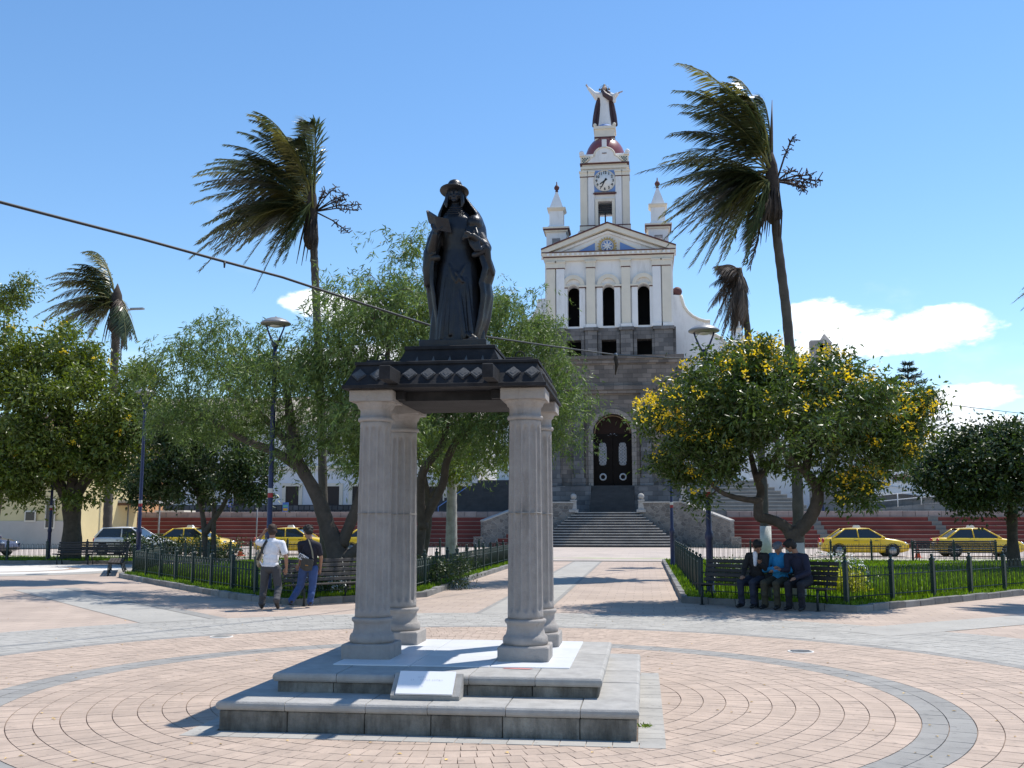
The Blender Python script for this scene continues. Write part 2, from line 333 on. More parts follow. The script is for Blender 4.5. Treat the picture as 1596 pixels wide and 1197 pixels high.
M_LEAF = mat('leaf_glossy', (0.068, 0.105, 0.022), 0.33, 0.3, 0.8, island=0.45, transl=0.28)
M_LEAFY = mat('leaf_olive', (0.115, 0.150, 0.024), 0.38, 0.3, 0.6, island=0.45, transl=0.3)
M_LEAFD = mat('leaf_dark', (0.045, 0.070, 0.018), 0.42, 0.3, 0.7, island=0.45, transl=0.22)
M_PEPPER = mat('leaf_pepper', (0.125, 0.18, 0.05), 0.5, 0.25, 0.5, island=0.4, transl=0.35)
M_FLOWER = mat('yellow_flower', (0.80, 0.58, 0.03), 0.6, island=0.25, transl=0.3)
M_FROND = mat('palm_frond', (0.075, 0.095, 0.040), 0.28, 0.25, 0.7, island=0.4, transl=0.2)
M_FRONDP = mat('palm_frond_pale', (0.20, 0.19, 0.06), 0.4, 0.2, 0.7, island=0.35, transl=0.25)
M_FRONDB = mat('palm_frond_brown', (0.13, 0.095, 0.07), 0.7, 0.3, 1, island=0.4, transl=0.15)
M_PTRUNK = mat('palm_trunk', (0.085, 0.072, 0.06), 0.95, 0.3, 3, 0.9, 10)
M_FIBRE = mat('palm_fibre', (0.045, 0.033, 0.025), 0.95, 0.4, 6, 1.0, 25)
M_FRUIT = mat('palm_fruit_stalk', (0.045, 0.028, 0.022), 0.8)
# ------------------------------------------------------------------ ground and paving
RC = Vector((-1.82, 10.25, 0))                      # centre of the ring paving
PC = (-1.76, 9.95)                                  # centre of the monument steps
g = MB(); g.add([(-6000,-3000,-0.06),(6000,-3000,-0.06),(6000,9000,-0.06),(-6000,9000,-0.06)], [(0,1,2,3)])
tag(g.build('ground', M_GROUND), kind='structure')
def brickfloor(name, c1, c2, mo, bw, bh):
    m = blockmat(name, c1, c2, mo, bw, bh, 0.008, var=0.12, bump=0.25)
    nt = m.node_tree
    for l in list(nt.links):
        if l.to_node.type == 'VECT_MATH' and l.from_node.type == 'COMBXYZ':
            geo = next(n for n in nt.nodes if n.type == 'NEW_GEOMETRY'); nt.links.new(geo.outputs['Position'], l.to_socket); break
    return m
M_PLAZA = brickfloor('plaza_brick', (0.43,0.34,0.275), (0.38,0.30,0.245), (0.27,0.215,0.18), 0.42, 0.42)
M_STREETB = brickfloor('street_paving', (0.46,0.39,0.335), (0.41,0.35,0.31), (0.33,0.28,0.25), 0.8, 0.8)
ri = 9.32
p = MB(); n = 96
vs = [(RC.x+ri*math.cos(2*math.pi*i/n), RC.y+ri*math.sin(2*math.pi*i/n), -0.004) for i in range(n)]
def sq(a):
    c, s = math.cos(a), math.sin(a); k = 1/max(abs(c), abs(s)); return (RC.x+60*c*k, RC.y+36.6*s*k, -0.004)
vs += [sq(2*math.pi*i/n) for i in range(n)]
p.add(vs, [(i, n+i, n+(i+1)%n, (i+1)%n) for i in range(n)])
plaza = tag(p.build('plaza_paving', M_PLAZA), kind='structure')
disc = MB(); disc.add([(RC.x+9.4*math.cos(2*math.pi*i/n), RC.y+9.4*math.sin(2*math.pi*i/n), -0.012) for i in range(n)], [tuple(range(n))])
ring = tag(disc.build('ring_paving', M_JOINT), kind='structure')
def inframe(x, y):
    v = Vector((x, y, -CAMH)); f = -math.sin(YAW)*x + math.cos(YAW)*y; r = math.cos(YAW)*x + math.sin(YAW)*y
    cz = f*math.cos(PITCH) - CAMH*math.sin(PITCH); cu = -f*math.sin(PITCH) - CAMH*math.cos(PITCH)
    if cz < 0.5: return False
    px = PCX + FPX*r/cz; py = PCY - FPX*cu/cz
    return -10 < px < 1606 and py < 1206
pav = []                                            # (x, y, rot, half radial, half tangential, kind)
def rings(r0, r1, dr, dt, kind, jit=0.0):
    k = max(1, round((r1-r0)/dr)); dr = (r1-r0)/k
    for i in range(k):
        r = r0 + (i+0.5)*dr; m = round(2*math.pi*r/dt); off = random.random()
        for j in range(m):
            a = 2*math.pi*(j+off)/m; pav.append((RC.x+r*math.cos(a), RC.y+r*math.sin(a), a, dr/2-0.0042, math.pi*r/m-0.0022, kind))
rings(0.9, 4.22, 0.208, 0.118, 0); rings(4.22, 4.64, 0.21, 0.21, 1); rings(4.64, 6.62, 0.208, 0.118, 0); rings(6.62, 6.82, 0.2, 0.22, 1); rings(6.82, 9.32, 0.208, 0.21, 2)
pav = [q for q in pav if not (abs(q[0]-PC[0]) < 1.80 and abs(q[1]-PC[1]) < 1.86)]
# pale border stones round the lowest step
for s in (-1, 1):
    k = 19
    for i in range(k):
        t = -1.9 + 3.8*(i+0.5)/k
        pav.append((PC[0]+t, PC[1]+s*1.86, math.pi/2, 0.105, 1.9/k-0.003, 2, 1)); pav.append((PC[0]+s*1.795, PC[1]+t*0.95, 0, 0.105, 1.8/k-0.003, 2, 1))
vis = [q for q in pav if inframe(q[0], q[1])]
vis.sort(key=lambda q: q[1]); near = {id(q) for q in vis[:300]}
unit = MB(); unit.box(-1, 1, -1, 1, -1, 0); 
pm = []
for m_ in (M_PAVEN, M_PGREY, M_PLIGHT): pm.append(unit.mesh('paver', m_))
for q in vis[:300]:
    o = link('paver', pm[q[5]], ring, (q[0], q[1], random.uniform(-0.0015, 0.001)+(.004 if len(q) > 6 else 0)), (random.uniform(-.004,.004), random.uniform(-.004,.004), q[2])); o.scale = (q[3], q[4], 0.02)
for kind, nm in ((0, 'pink_pavers'), (1, 'grey_pavers'), (2, 'pale_pavers')):
    A = np.array([q[:5] for q in pav if q[5] == kind and id(q) not in near]); c, s_ = np.cos(A[:,2]), np.sin(A[:,2])
    zt = RNG.uniform(-0.0015, 0.001, len(A)) + np.array([.004 if len(q) > 6 else 0 for q in pav if q[5] == kind and id(q) not in near]); C = []
    for (sx, sy) in ((-1,-1),(1,-1),(1,1),(-1,1)):
        lx, ly = A[:,3]*sx, A[:,4]*sy; C.append((A[:,0]+lx*c-ly*s_, A[:,1]+lx*s_+ly*c))
    n = len(A); V = np.zeros((n,8,3)); 
    for k in range(4): V[:,k,0], V[:,k,1], V[:,k,2] = C[k][0], C[k][1], zt; V[:,4+k,0], V[:,4+k,1], V[:,4+k,2] = C[k][0], C[k][1], -0.02
    fs = np.array([(0,1,2,3),(4,5,1,0),(5,6,2,1),(6,7,3,2),(7,4,0,3)]); F = (np.arange(n)[:,None,None]*8 + fs[None]).reshape(-1,4)
    me = bpy.data.meshes.new(nm); me.from_pydata(V.reshape(-1,3).tolist(), [], F.tolist()); me.materials.append((M_PAVE, M_PGREY, M_PLIGHT)[kind])
    tag(link(nm, me, ring), kind='stuff')
def sheet(name, poly, m, z, kind='structure'):
    s = MB(); a = sum(poly[i][0]*poly[(i+1)%len(poly)][1]-poly[(i+1)%len(poly)][0]*poly[i][1] for i in range(len(poly)))
    if a < 0: poly = poly[::-1]
    s.add([(x, y, z) for x, y in poly], [tuple(range(len(poly)))]); return tag(s.build(name, m), kind=kind)
sheet('path_stripe', [(-3.05,19.3),(-1.95,19.3),(-1.95,46.5),(-3.05,46.5)], M_PLIGHT, 0.002)
for x in (-3.15, -1.95): sheet('path_stripe_edge', [(x,19.3),(x+.1,19.3),(x+.1,46.5),(x,46.5)], M_PGREY, 0.002)
a, b = gp(1360,985), gp(1640,962); d = (b-a).normalized(); nn = Vector((-d.y, d.x, 0)); a = a - d*0.3
sheet('side_path_stripe', [(a-nn*.55)[:2],(b-nn*.55)[:2],(b+nn*.55)[:2],(a+nn*.55)[:2]], M_PLIGHT, 0.002)
a, b = gp(270,967), gp(60,918); d = (b-a).normalized(); nn = Vector((-d.y, d.x, 0)); a = a - d*0.2
sheet('side_path_stripe', [(a-nn*.6)[:2],(b-nn*.6)[:2],(b+nn*.6)[:2],(a+nn*.6)[:2]], M_PLIGHT, 0.002)
sheet('side_path_edge', [(a-nn*.9)[:2],(b-nn*.9)[:2],(b-nn*.62)[:2],(a-nn*.62)[:2]], M_PGREY, 0.002)
c = gp(15,888)
M_PALEC = mat('pale_circle', (0.62,0.60,0.56), 0.8, 0.1, 1)
def circ(c, r, z, m, nm): return sheet(nm, [(c.x+r*math.cos(2*math.pi*i/48), c.y+r*math.sin(2*math.pi*i/48)) for i in range(48)], m, z)
circ(c, 5.2, 0.002, M_PLIGHT, 'paving_circle'); circ(c, 3.9, 0.006, M_PALEC, 'paving_circle'); circ(c, 2.4, 0.010, M_PAVE, 'paving_circle'); circ(c, 2.0, 0.014, M_PALEC, 'paving_circle')
sheet('street', [(-70,47.6),(70,47.6),(70,75.4),(-70,75.4)], M_STREETB, 0.0)
sheet('street_marking', [(-60,50.2),(60,50.2),(60,52.0),(-60,52.0)], mat('green_lane', (0.36,0.38,0.22), 0.85, 0.2, 1, stain=(0.6,0.4,0.6,(0.42,0.36,0.30),1.0)), 0.004)
kb = MB(); kb.box(-60, 60, 46.75, 47.1, -0.05, 0.03); tag(kb.build('street_edge_kerb', M_PLIGHT), kind='structure')
# drain covers and ground lights let into the paving
def cover(px, py, r, m1, m2, label):
    c = gp(px, py); t = thing('drain_cover', c, label, 'drain cover')
    a = MB(); a.lathe([(r*1.0,-0.012),(r,0.006),(r*.86,0.008),(r*.86,-0.012)], c, 28); a.build('rim', m1, t)
    a = MB(); a.lathe([(r*.85,-0.012),(r*.85,0.004),(0.001,0.005)], c, 28)
    for k in range(-3, 4): a.box(c.x-r*.7, c.x+r*.7, c.y+k*r*.2-.008, c.y+k*r*.2+.008, 0.0, 0.010)
    a.build('grate', m2, t)
cover(1248, 1015.5, 0.17, M_PALEC, M_LAMPM, 'round drain cover with pale rim in the pink paving, right of the monument')
cover(345, 992.5, 0.17, M_PALEC, M_PLIGHT, 'small pale round cover in the pink paving, left of the monument')

# ------------------------------------------------------------------ lawns, kerbs, fences
LAWN_L = [(-16.3,30.8),(-13.1,27.0),(-8.9,22.1),(-7.1,20.75),(-4.95,23.5),(-5.08,30.4),(-5.1,46.2),(-16.5,46.2),(-18.2,36.5)]
LAWN_R = [(0.78,46.2),(0.78,22.5),(3.95,20.4),(8.8,25.8),(26,46.2)]
LAWN_F = [(-19.2,44.0),(-21.5,41.2),(-34,40.6),(-46,41),(-46,46.3),(-19.0,46.3)]
def inpoly(P, x, y):
    n = len(P); c = np.zeros(x.shape, bool)
    for i in range(n):
        (x1, y1), (x2, y2) = P[i], P[(i+1)%n]
        k = ((y1 > y) != (y2 > y)) & (x < (x2-x1)*(y-y1)/((y2-y1) if y2 != y1 else 1e-9)+x1); c ^= k
    return c
stone_mesh = MB(); stone_mesh.box(-.5, .5, -.5, .5, -1, 0, 0.04); stone_mesh = stone_mesh.mesh('kerb_stone', M_KERB)
def offset_poly(P, d):
    a = sum(P[i][0]*P[(i+1)%len(P)][1]-P[(i+1)%len(P)][0]*P[i][1] for i in range(len(P))); sgn = 1 if a > 0 else -1
    out = []; n = len(P)
    for i in range(n):
        p0, p1, p2 = Vector(P[i-1]), Vector(P[i]), Vector(P[(i+1)%n]); e1 = (p1-p0).normalized(); e2 = (p2-p1).normalized()
        n1 = Vector((-e1.y, e1.x))*sgn; n2 = Vector((-e2.y, e2.x))*sgn; b = (n1+n2).normalized(); out.append(tuple(p1 + b*(d/max(0.3, b.dot(n1)))))
    return out
def lawn(P, blades, name='lawn', hgt=0.11, near=None):
    Q = offset_poly(P, 0.12); s = MB(); s.prism(Q, -0.05, 0.085); lw = tag(s.build(name, M_GRASS_B), kind='structure')
    root = bpy.data.objects.new('kerb', None); COL.objects.link(root); tag(root, kind='structure')
    n = len(P)
    for i in range(n):
        a, b = Vector(P[i]), Vector(P[(i+1)%n]); Ln = (b-a).length; k = max(1, round(Ln/0.62)); d = (b-a)/k; ang = math.atan2(d.y, d.x)
        for j in range(k):
            c = a + d*(j+.5); nrm = Vector((-d.y, d.x)).normalized()
            sg = 1 if inpoly(P, np.array([c.x+nrm.x*.05]), np.array([c.y+nrm.y*.05]))[0] else -1
            c = c + nrm*0.06*sg
            o = link('kerb_stone', stone_mesh, root, (c.x, c.y, 0.125+random.uniform(-.01,.012)), (random.uniform(-.02,.02), random.uniform(-.015,.015), ang+random.uniform(-.012,.012))); o.scale = (d.length-0.012, 0.13, 0.2)
    xs = np.array([q[0] for q in Q]); ys = np.array([q[1] for q in Q])
    m = int(blades*2.2); x = RNG.uniform(xs.min(), xs.max(), m); y = ys.min() + (ys.max()-ys.min())*RNG.uniform(0, 1, m)**1.7
    k = inpoly(Q, x, y); x, y = x[k][:blades], y[k][:blades]; n = len(x)
    h = hgt*RNG.uniform(0.5, 1.25, n); w = RNG.uniform(0.012, 0.022, n)*(1+y/45); an = RNG.uniform(0, 2*math.pi, n); lean = RNG.uniform(0.0, 0.06, n)
    V = np.zeros((n,3,3)); V[:,0] = np.c_[x-w*np.cos(an), y-w*np.sin(an), np.full(n,.07)]; V[:,1] = np.c_[x+w*np.cos(an), y+w*np.sin(an), np.full(n,.07)]
    la = RNG.uniform(0, 2*math.pi, n); V[:,2] = np.c_[x+lean*np.cos(la), y+lean*np.sin(la), 0.08+h]
    g = quads('grass', V, M_BLADE); tag(g, 'mown green grass covering the fenced lawn' , 'grass', kind='stuff')
    return root
lawn(LAWN_L, 42000); lawn(LAWN_R, 42000); lawn(LAWN_F, 14000)

def make_hoop():
    m = MB(); h = 0.72
    pts = [(-0.055,0,0.10),(-0.055,0,h-.06)] + [(-0.055*math.cos(a),0,h-.06+0.075*math.sin(a)) for a in (0.5,1.0,1.57,2.14,2.64)] + [(0.055,0,h-.06),(0.055,0,0.10)]
    m.tube(pts, 0.0085, 4); m.tube([(0.11,0,0.10),(0.11,0,h-.02)], 0.0085, 4)
    m.tube([(0.11,0,h-.02),(0.11,0,h+.03)], [0.016,0.001], 4)
    return m.mesh('fence_hoop', M_GREEN)
HOOP = make_hoop()
pm_ = MB(); pm_.cbox(0,0,.04,.04,0,.84); pm_.cbox(0,0,.05,.05,.80,.84); pm_.frustum(0,0,.04,.01,.84,.88); pm_.ball((0,0,.91),.035,8,6); POST = pm_.mesh('fence_post', M_GREEN)
def fence(pts, label, z0=0.08, step=1.68, far=False):
    t = thing('lawn_fence', (pts[0][0], pts[0][1], z0), label, 'fence'); base = Vector((pts[0][0], pts[0][1], z0)); nh = 0
    rest = MB()
    for i in range(len(pts)-1):
        a, b = Vector((*pts[i], z0)), Vector((*pts[i+1], z0)); L = (b-a).length; k = max(1, round(L/step)); d = (b-a)/k; ang = math.atan2(d.y, d.x)
        for j in range(k + (1 if i == len(pts)-2 else 0)): link('fence_post', POST, t, a + d*j - base, (0,0,ang))
        r = MB(); u = d.normalized()
        for zz in (0.16, 0.55): r.tube([a-base+Vector((0,0,zz)), b-base+Vector((0,0,zz))], 0.012, 4)
        r.build('rail', M_GREEN, t, world=False)
        m = max(1, int(round(L/0.222)))
        for j in range(m):
            c = a + (b-a)*((j+.35)/m) - base
            if nh < 300: link('fence_hoop', HOOP, t, c, (0,0,ang)); nh += 1
            else:
                for x in (-.055,.055,.11):
                    q = c + u*x; rest.box(q.x-.008, q.x+.008, q.y-.008, q.y+.008, .1, .72)
    if rest.v: tag(rest.build('fence_hoops', M_GREEN, t, world=False), kind='stuff')
    return t
fl = offset_poly(LAWN_L, 0.42); fr = offset_poly(LAWN_R, 0.42); ff = offset_poly(LAWN_F, 0.4)
fence([fl[0], fl[1], fl[2], fl[3]], 'green iron hoop fence curving along the left lawn behind the two walking men')
fence([fl[3], fl[4]], 'short green iron fence directly behind the bench seen between the monument columns')
fence([fl[4], fl[5], fl[6]], 'green iron fence along the left lawn beside the path to the church stairs')
fence([fl[8], fl[0]], 'green iron fence at the left lawn\'s far corner beside the navy lamp pole')
fence([fl[6], fl[7], fl[8]], 'green iron fence at the back of the left lawn, before the parked cars')
fence([fr[1], fr[0]], 'green iron fence along the right lawn beside the path to the church stairs')
fence([fr[1], fr[2]], 'short green iron fence directly behind the bench with the three seated men')
fence([fr[2], fr[3], (17.2, 35.3)], 'green iron hoop fence along the sunlit kerb of the right lawn')
fence([(fr[0][0], 45.6), (24.6, 45.6)], 'green iron fence at the back of the right lawn, before the yellow taxis')
fence([ff[2], ff[1], ff[0]], 'green iron fence behind the bench under the large yellow-flowering tree at the left')

# ------------------------------------------------------------------ benches
def bench(a, b, label, depthdir):
    """a, b: ends of the front foot line; depthdir: unit vector towards the back"""
    a = Vector((*a, 0)); b = Vector((*b, 0)); L = (b-a).length; ang = math.atan2((b-a).y, (b-a).x)
    t = thing('park_bench', (a+b)/2, label, 'bench', rotz=ang); h = L/2
    def slat(nm, y, z, w, th, tilt):
        m = MB(); m.box(-h, h, -w/2, w/2, -th/2, th/2, 0.006); o = link(nm, m.mesh(nm, M_WOOD), t, (0, y, z), (tilt, 0, 0))
    for i in range(5): slat('seat_slat', 0.06+i*0.095, 0.43-0.006*i, 0.08, 0.035, -0.06)
    for i in range(5): slat('back_slat', 0.50+i*0.035, 0.50+i*0.095, 0.075, 0.03, R(75))
    xs = (-h+.2, 0, h-.2) if L > 2.1 else (-h+.2, h-.2)
    for x in xs:
        m = MB(); m.tube([(x,.05,0),(x,.04,.25),(x,.05,.40),(x,.45,.385),(x,.50,.45),(x,.66,.93)], [.026,.022,.025,.025,.025,.018], 6)
        m.tube([(x,.42,.385),(x,.48,.2),(x,.56,0)], [.022,.022,.026], 6); m.cbox(x,.05,.03,.05,0,.015); m.cbox(x,.56,.03,.05,0,.015)
        m.build('leg', M_IRONB, t, world=False)
    return t
bench((0.98,22.05), (3.42,20.45), 'long dark slatted bench with three men sitting on it', None)
bench((-6.95,20.35), (-5.05,22.7), 'dark slatted bench beyond the two walking men, half hidden by the monument columns', None)
def bench_px(x0, x1, py, label, Lf=None):
    a, b = gp(x0, py), gp(x1, py); return bench(a[:2], b[:2], label, None)
bench_px(80, 192, 880, 'dark bench in the shade under the large yellow-flowering tree at the left')
bench((-19.2,35.6), (-17.1,31.5), 'dark bench seen end-on at the outer corner of the left lawn', None)
def far_bench(c, w, label, ry=0): return bench((c.x-w/2, c.y), (c.x+w/2, c.y+ry), label, None)
far_bench(Vector((13.6, 47.6, 0)), 3.6, 'dark slatted bench standing in front of the two yellow taxis at the right')

# ------------------------------------------------------------------ lamp posts
def lamp(x, y, h, label, base=0.08):
    t = thing('street_lamp', (x, y, base), label, 'street lamp', 'navy dish-top lamp posts of the square'); o = MB()
    o.lathe([(.12,0),(.12,.06),(.085,.12),(.078,1.2),(.10,1.26),(.10,1.34),(.062,1.44),(.055,h-.95),(.05,h-.55)], (0,0,0), 14); o.build('pole', M_NAVY, t, world=False)
    o = MB(); o.lathe([(.0605,2.30),(.062,2.31),(.062,2.40),(.0605,2.41)], (0,0,0), 14); o.build('white_band', M_PALEC, t, world=False)
    o = MB(); o.lathe([(.0605,2.19),(.062,2.20),(.062,2.29),(.0605,2.295)], (0,0,0), 14); o.build('red_band', mat('band_red', (0.35,0.03,0.03), .6), t, world=False)
    o = MB(); o.lathe([(.05,h-.56),(.085,h-.50),(.085,h-.44),(.05,h-.40)], (0,0,0), 14); o.build('collar', M_NAVY, t, world=False)
    for s in (-1, 1):
        o = MB(); o.tube([(s*.04,0,h-.46),(s*.12,0,h-.30),(s*.20,0,h-.10),(s*.235,0,h+.02)], [.026,.024,.02,.02], 6); o.build('arm', M_NAVY, t, world=False)
    o = MB(); o.lathe([(.02,h-.02),(.30,h+.0),(.36,h+.02),(.365,h+.045),(.33,h+.075),(.26,h+.125),(.16,h+.165),(.05,h+.185),(.02,h+.21),(.005,h+.215)], (0,0,0), 28); sh = o.build('lamp_shade', M_LAMPM, t, world=False)
    o = MB(); o.lathe([(.01,h-.06),(.10,h-.05),(.15,h-.021)], (0,0,0), 20); link('lamp_glass', o.mesh('lamp_glass', mat('frosted_glass', (0.6,0.6,0.55), .3)), sh)
    return t
def lamp_at(px_base, py_any, Y, py_top, label, base=0.08):
    c = yp(px_base, py_any, Y); zt = yp(px_base, py_top, Y).z; return lamp(c.x, Y, zt-base-.2, label, base)
lamp_at(430, 500, 23.4, 494, 'navy street lamp rising behind the man in the white shirt')
lamp_at(1097, 515, 23.9, 505, 'navy street lamp behind the left end of the bench with three men')
lamp_at(1046, 760, 40, 640, 'thin navy lamp pole beside the path, in front of the church steps')
lamp_at(223, 700, 34.8, 605, 'navy lamp pole inside the outer corner of the left lawn')
lamp_at(78, 820, 43.5, 640, 'navy lamp pole beside the trunk of the large yellow-flowering tree at the left')
# ------------------------------------------------------------------ remeshed (organic) shapes
def _cap(m, p0, p1, r0, r1, n=12):
    p0, p1 = Vector(p0), Vector(p1); d = p1-p0; L = d.length
    if L < 1e-6: return m.ball(p0, r0, n, 8)
    u = d/L; pts = []; rr = []
    for a in (-90,-60,-30,0): pts.append(p0 + u*r0*math.sin(R(a))); rr.append(max(1e-3, r0*math.cos(R(a))))
    for a in (0,30,60,90): pts.append(p1 + u*r1*math.sin(R(a))); rr.append(max(1e-3, r1*math.cos(R(a))))
    if L < 1e-3: return m
    return m.tube(pts, rr, n)
def blob(name, prims, voxel, mats, parent, smooth=2, world=False, loc=None, sub=False):
    m = MB()
    for p in prims:
        k = p[0]
        if k == 'c': _cap(m, p[1], p[2], p[3], p[4] if len(p) > 4 else p[3])
        elif k == 'chain':
            for i in range(len(p[1])-1): _cap(m, p[1][i], p[1][i+1], p[2][i], p[2][i+1])
        elif k == 'e':
            b = len(m.v); m.ball((0,0,0), 1, 16, 12, p[2])
            M = Matrix.Translation(Vector(p[1])) @ (p[3].to_matrix().to_4x4() if len(p) > 3 else Matrix.Identity(4)); m.xform(M, b)
        elif k == 'm': m.add(p[1], p[2])
        elif k == 'b': b = len(m.v); m.box(*p[1]); (m.xform(p[2], b) if len(p) > 2 else None)
    me = m.mesh(name, mats); o = link(name+'_src', me)
    md = o.modifiers.new('r', 'REMESH'); md.mode = 'VOXEL'; md.voxel_size = voxel; md.use_smooth_shade = True
    if smooth: s = o.modifiers.new('s', 'SMOOTH'); s.factor = 0.5; s.iterations = smooth
    dg = bpy.context.evaluated_depsgraph_get(); new = bpy.data.meshes.new_from_object(o.evaluated_get(dg)); new.name = name
    bpy.data.objects.remove(o); bpy.data.meshes.remove(me)
    new.materials.clear(); new.materials.append(mats)
    new.polygons.foreach_set('use_smooth', [True]*len(new.polygons))
    return link(name, new, parent, loc)
def loft(secs, n=48, fold=None, close=True):
    """secs: (z, cx, cy, rx, ry); fold(theta, t) multiplies the radius"""
    vs = []; fs = []; K = len(secs)
    for k, (z, cx, cy, rx, ry) in enumerate(secs):
        for i in range(n):
            a = 2*math.pi*i/n; f = fold(a, z) if fold else 1
            vs.append((cx+rx*f*math.cos(a), cy+ry*f*math.sin(a), z))
    for k in range(K-1):
        for i in range(n): j = (i+1)%n; fs.append((k*n+i, k*n+j, (k+1)*n+j, (k+1)*n+i))
    fs.append(tuple(range(n-1,-1,-1))); fs.append(tuple(range((K-1)*n, K*n)))
    return ('m', vs, fs)
def interp(tab, z):
    zs = [t[0] for t in tab]
    return [float(np.interp(z, zs, [t[k] for t in tab])) for k in range(1, len(tab[0]))]

# ------------------------------------------------------------------ monument: steps
x0, y0 = PC
mon = thing('stepped_pedestal', (x0, y0, 0), 'two-step grey stone pedestal with mossy faces under the four columns', 'pedestal')
def steps_tier(hx, y_a, y_b, z0, z1, nose, nfront, cuts):
    """a core, face slabs round it and cap stones with rounded noses on top; each slab a part"""
    th = 0.075
    c = MB(); c.box(x0-hx+.05, x0+hx-.05, y_a+.05, y_b-.05, -0.01 if z0 == 0 else z0-.02, z1-th-.003); c.build('core', M_RISER, mon)
    fz = (z0 - (0.01 if z0 == 0 else 0.0), z1-th-0.002)
    xs = [x0-hx] + [x0-hx+2*hx*k for k in cuts] + [x0+hx]
    for i in range(len(xs)-1):
        for (ya, yb) in ((y_a, y_a+.06), (y_b-.06, y_b)):
            m = MB(); m.box(xs[i]+.003, xs[i+1]-.003, ya+random.uniform(0,.004), yb, fz[0], fz[1], .006); m.build('face_slab', M_RISER, mon)
    ys = [y_a+.062 + (y_b-y_a-.124)*k/4 for k in range(5)]
    for i in range(4):
        for (xa, xb) in ((x0-hx, x0-hx+.06), (x0+hx-.06, x0+hx)):
            m = MB(); m.box(xa, xb, ys[i]+.002, ys[i+1]-.002, fz[0], fz[1], .006); m.build('face_slab', M_RISER, mon)
    def capstone(xa, xb, ya, yb, e=(1,1,1,1)):
        # rounded nosing all round
        m = MB(); r = th/2; prof = []
        for a in (-90,-60,-30,0,30,60,90): prof.append((r*(1-math.cos(R(a)))*0.8, z1-r+r*math.sin(R(a))))
        rings_ = []
        for ins, z in prof: w0, e0, s0, n0 = [ins*q for q in e]; rings_.append([(xa+w0,ya+s0,z),(xb-e0,ya+s0,z),(xb-e0,yb-n0,z),(xa+w0,yb-n0,z)])
        vs = [v for q in rings_ for v in q]; fs = []
        for k in range(len(rings_)-1):
            for i in range(4): fs.append((k*4+i, k*4+(i+1)%4, (k+1)*4+(i+1)%4, (k+1)*4+i))
        fs.append((3,2,1,0)); e = (len(rings_)-1)*4; fs.append((e,e+1,e+2,e+3)); m.add(vs, fs)
        o = m.build('cap_stone', M_CAPST, mon); o.location.z += random.uniform(-.002,.002)
    xs = [x0-hx-nose] + [x0-hx+2*hx*k+random.uniform(-.04,.04) for k in cuts] + [x0+hx+nose]; w = 0.62
    for i in range(len(xs)-1):
        we, ee = (1 if i == 0 else .12), (1 if i == len(xs)-2 else .12); capstone(xs[i]+.002, xs[i+1]-.002, y_a-nose, y_a-nose+w, (we,ee,1,0)); capstone(xs[i]+.002, xs[i+1]-.002, y_b+nose-w, y_b+nose, (we,ee,0,1))
    n = 3; yy = [y_a-nose+w + (y_b-y_a+2*nose-2*w)*k/n for k in range(n+1)]
    for i in range(n):
        capstone(x0-hx-nose, x0-hx-nose+w, yy[i]+.002, yy[i+1]-.002, (1,0,.1,.1)); capstone(x0+hx+nose-w, x0+hx+nose, yy[i]+.002, yy[i+1]-.002, (0,1,.1,.1))
    return w
ZA, ZB = 0.232, 0.395
steps_tier(1.68, 8.24, 11.70, 0.0, ZA, 0.025, 6, (.17,.36,.52,.69,.87))
steps_tier(1.37, 8.72, 11.36, ZA-.003, ZB, 0.035, 5, (.18,.37,.60,.80))
# inner floor: marble tiles, one stone slab under them
c = MB(); c.box(x0-.80, x0+.80, 9.28, 10.80, ZA, ZB-.012); c.build('floor_bed', M_CAPST, mon)
ML, MRt, MF, MBk = -2.80, -0.66, 9.22, 11.30
for i in range(3):
    for j in range(3):
        m = MB(); xa = ML+(MRt-ML)*i/3; ya = MF+(MBk-MF)*j/3
        m.box(xa+.004, xa+(MRt-ML)/3-.004, ya+.004, ya+(MBk-MF)/3-.004, ZB-.02, ZB+.010, .003); m.build('marble_tile', M_MARBLE, mon)
m = MB(); m.add([(-1.25,9.15,ZB+.006),(-1.02,9.12,ZB+.006),(-.97,9.17,ZB+.006),(-1.10,9.20,ZB+.006),(-1.23,9.185,ZB+.006)], [(0,1,2,3,4)]); m.build('red_paint_smear', M_RED, mon)
# plaque
pl = thing('plaque_stone', (-1.79, 8.62, ZA), 'white marble plaque on a sloping stone wedge leaning on the lower step', 'plaque')
m = MB(); m.yz([(8.46,ZA),(8.66,ZA),(8.66,ZA+.185),(8.63,ZA+.19),(8.45,ZA+.035)], -2.075, -1.505); m.build('wedge', M_CAPST, pl)
m = MB(); m.yz([(8.447,ZA+.042),(8.625,ZA+.196),(8.615,ZA+.208),(8.437,ZA+.054)], -2.03, -1.56); slab = m.build('marble_slab', mat('plaque_marble', (0.82,0.82,0.83), .35), pl)
# worn, pale inscription strokes on the slab
ins = MB(); sl = Vector((0, 8.615-8.437, .208-.054)).normalized(); nrm = Vector((0, -sl.z, sl.y)); o0 = Vector((-1.795, 8.437, ZA+.054))
def stroke(u, v, du, dv): 
    a = o0 + Vector((u,0,0)) + sl*v + nrm*.0015; ins.add([a, a+Vector((du,0,0)), a+Vector((du,0,0))+sl*dv, a+sl*dv], [(0,1,2,3)])
random.seed(3)
for (u0, v, k) in ((-.07,.165,4),(-.13,.135,2),(-.05,.135,5),(.05,.135,4),(.11,.135,2)):
    for i in range(k): stroke(u0+i*.018, v, .004, .014); stroke(u0+i*.018, v+(i%3)*.006, .011, .003)
stroke(-.03,.075,.012,.006)
tag(ins.build('inscription', mat('worn_letters', (0.62,0.62,0.66), .6), pl), kind='stuff')
random.seed(9)

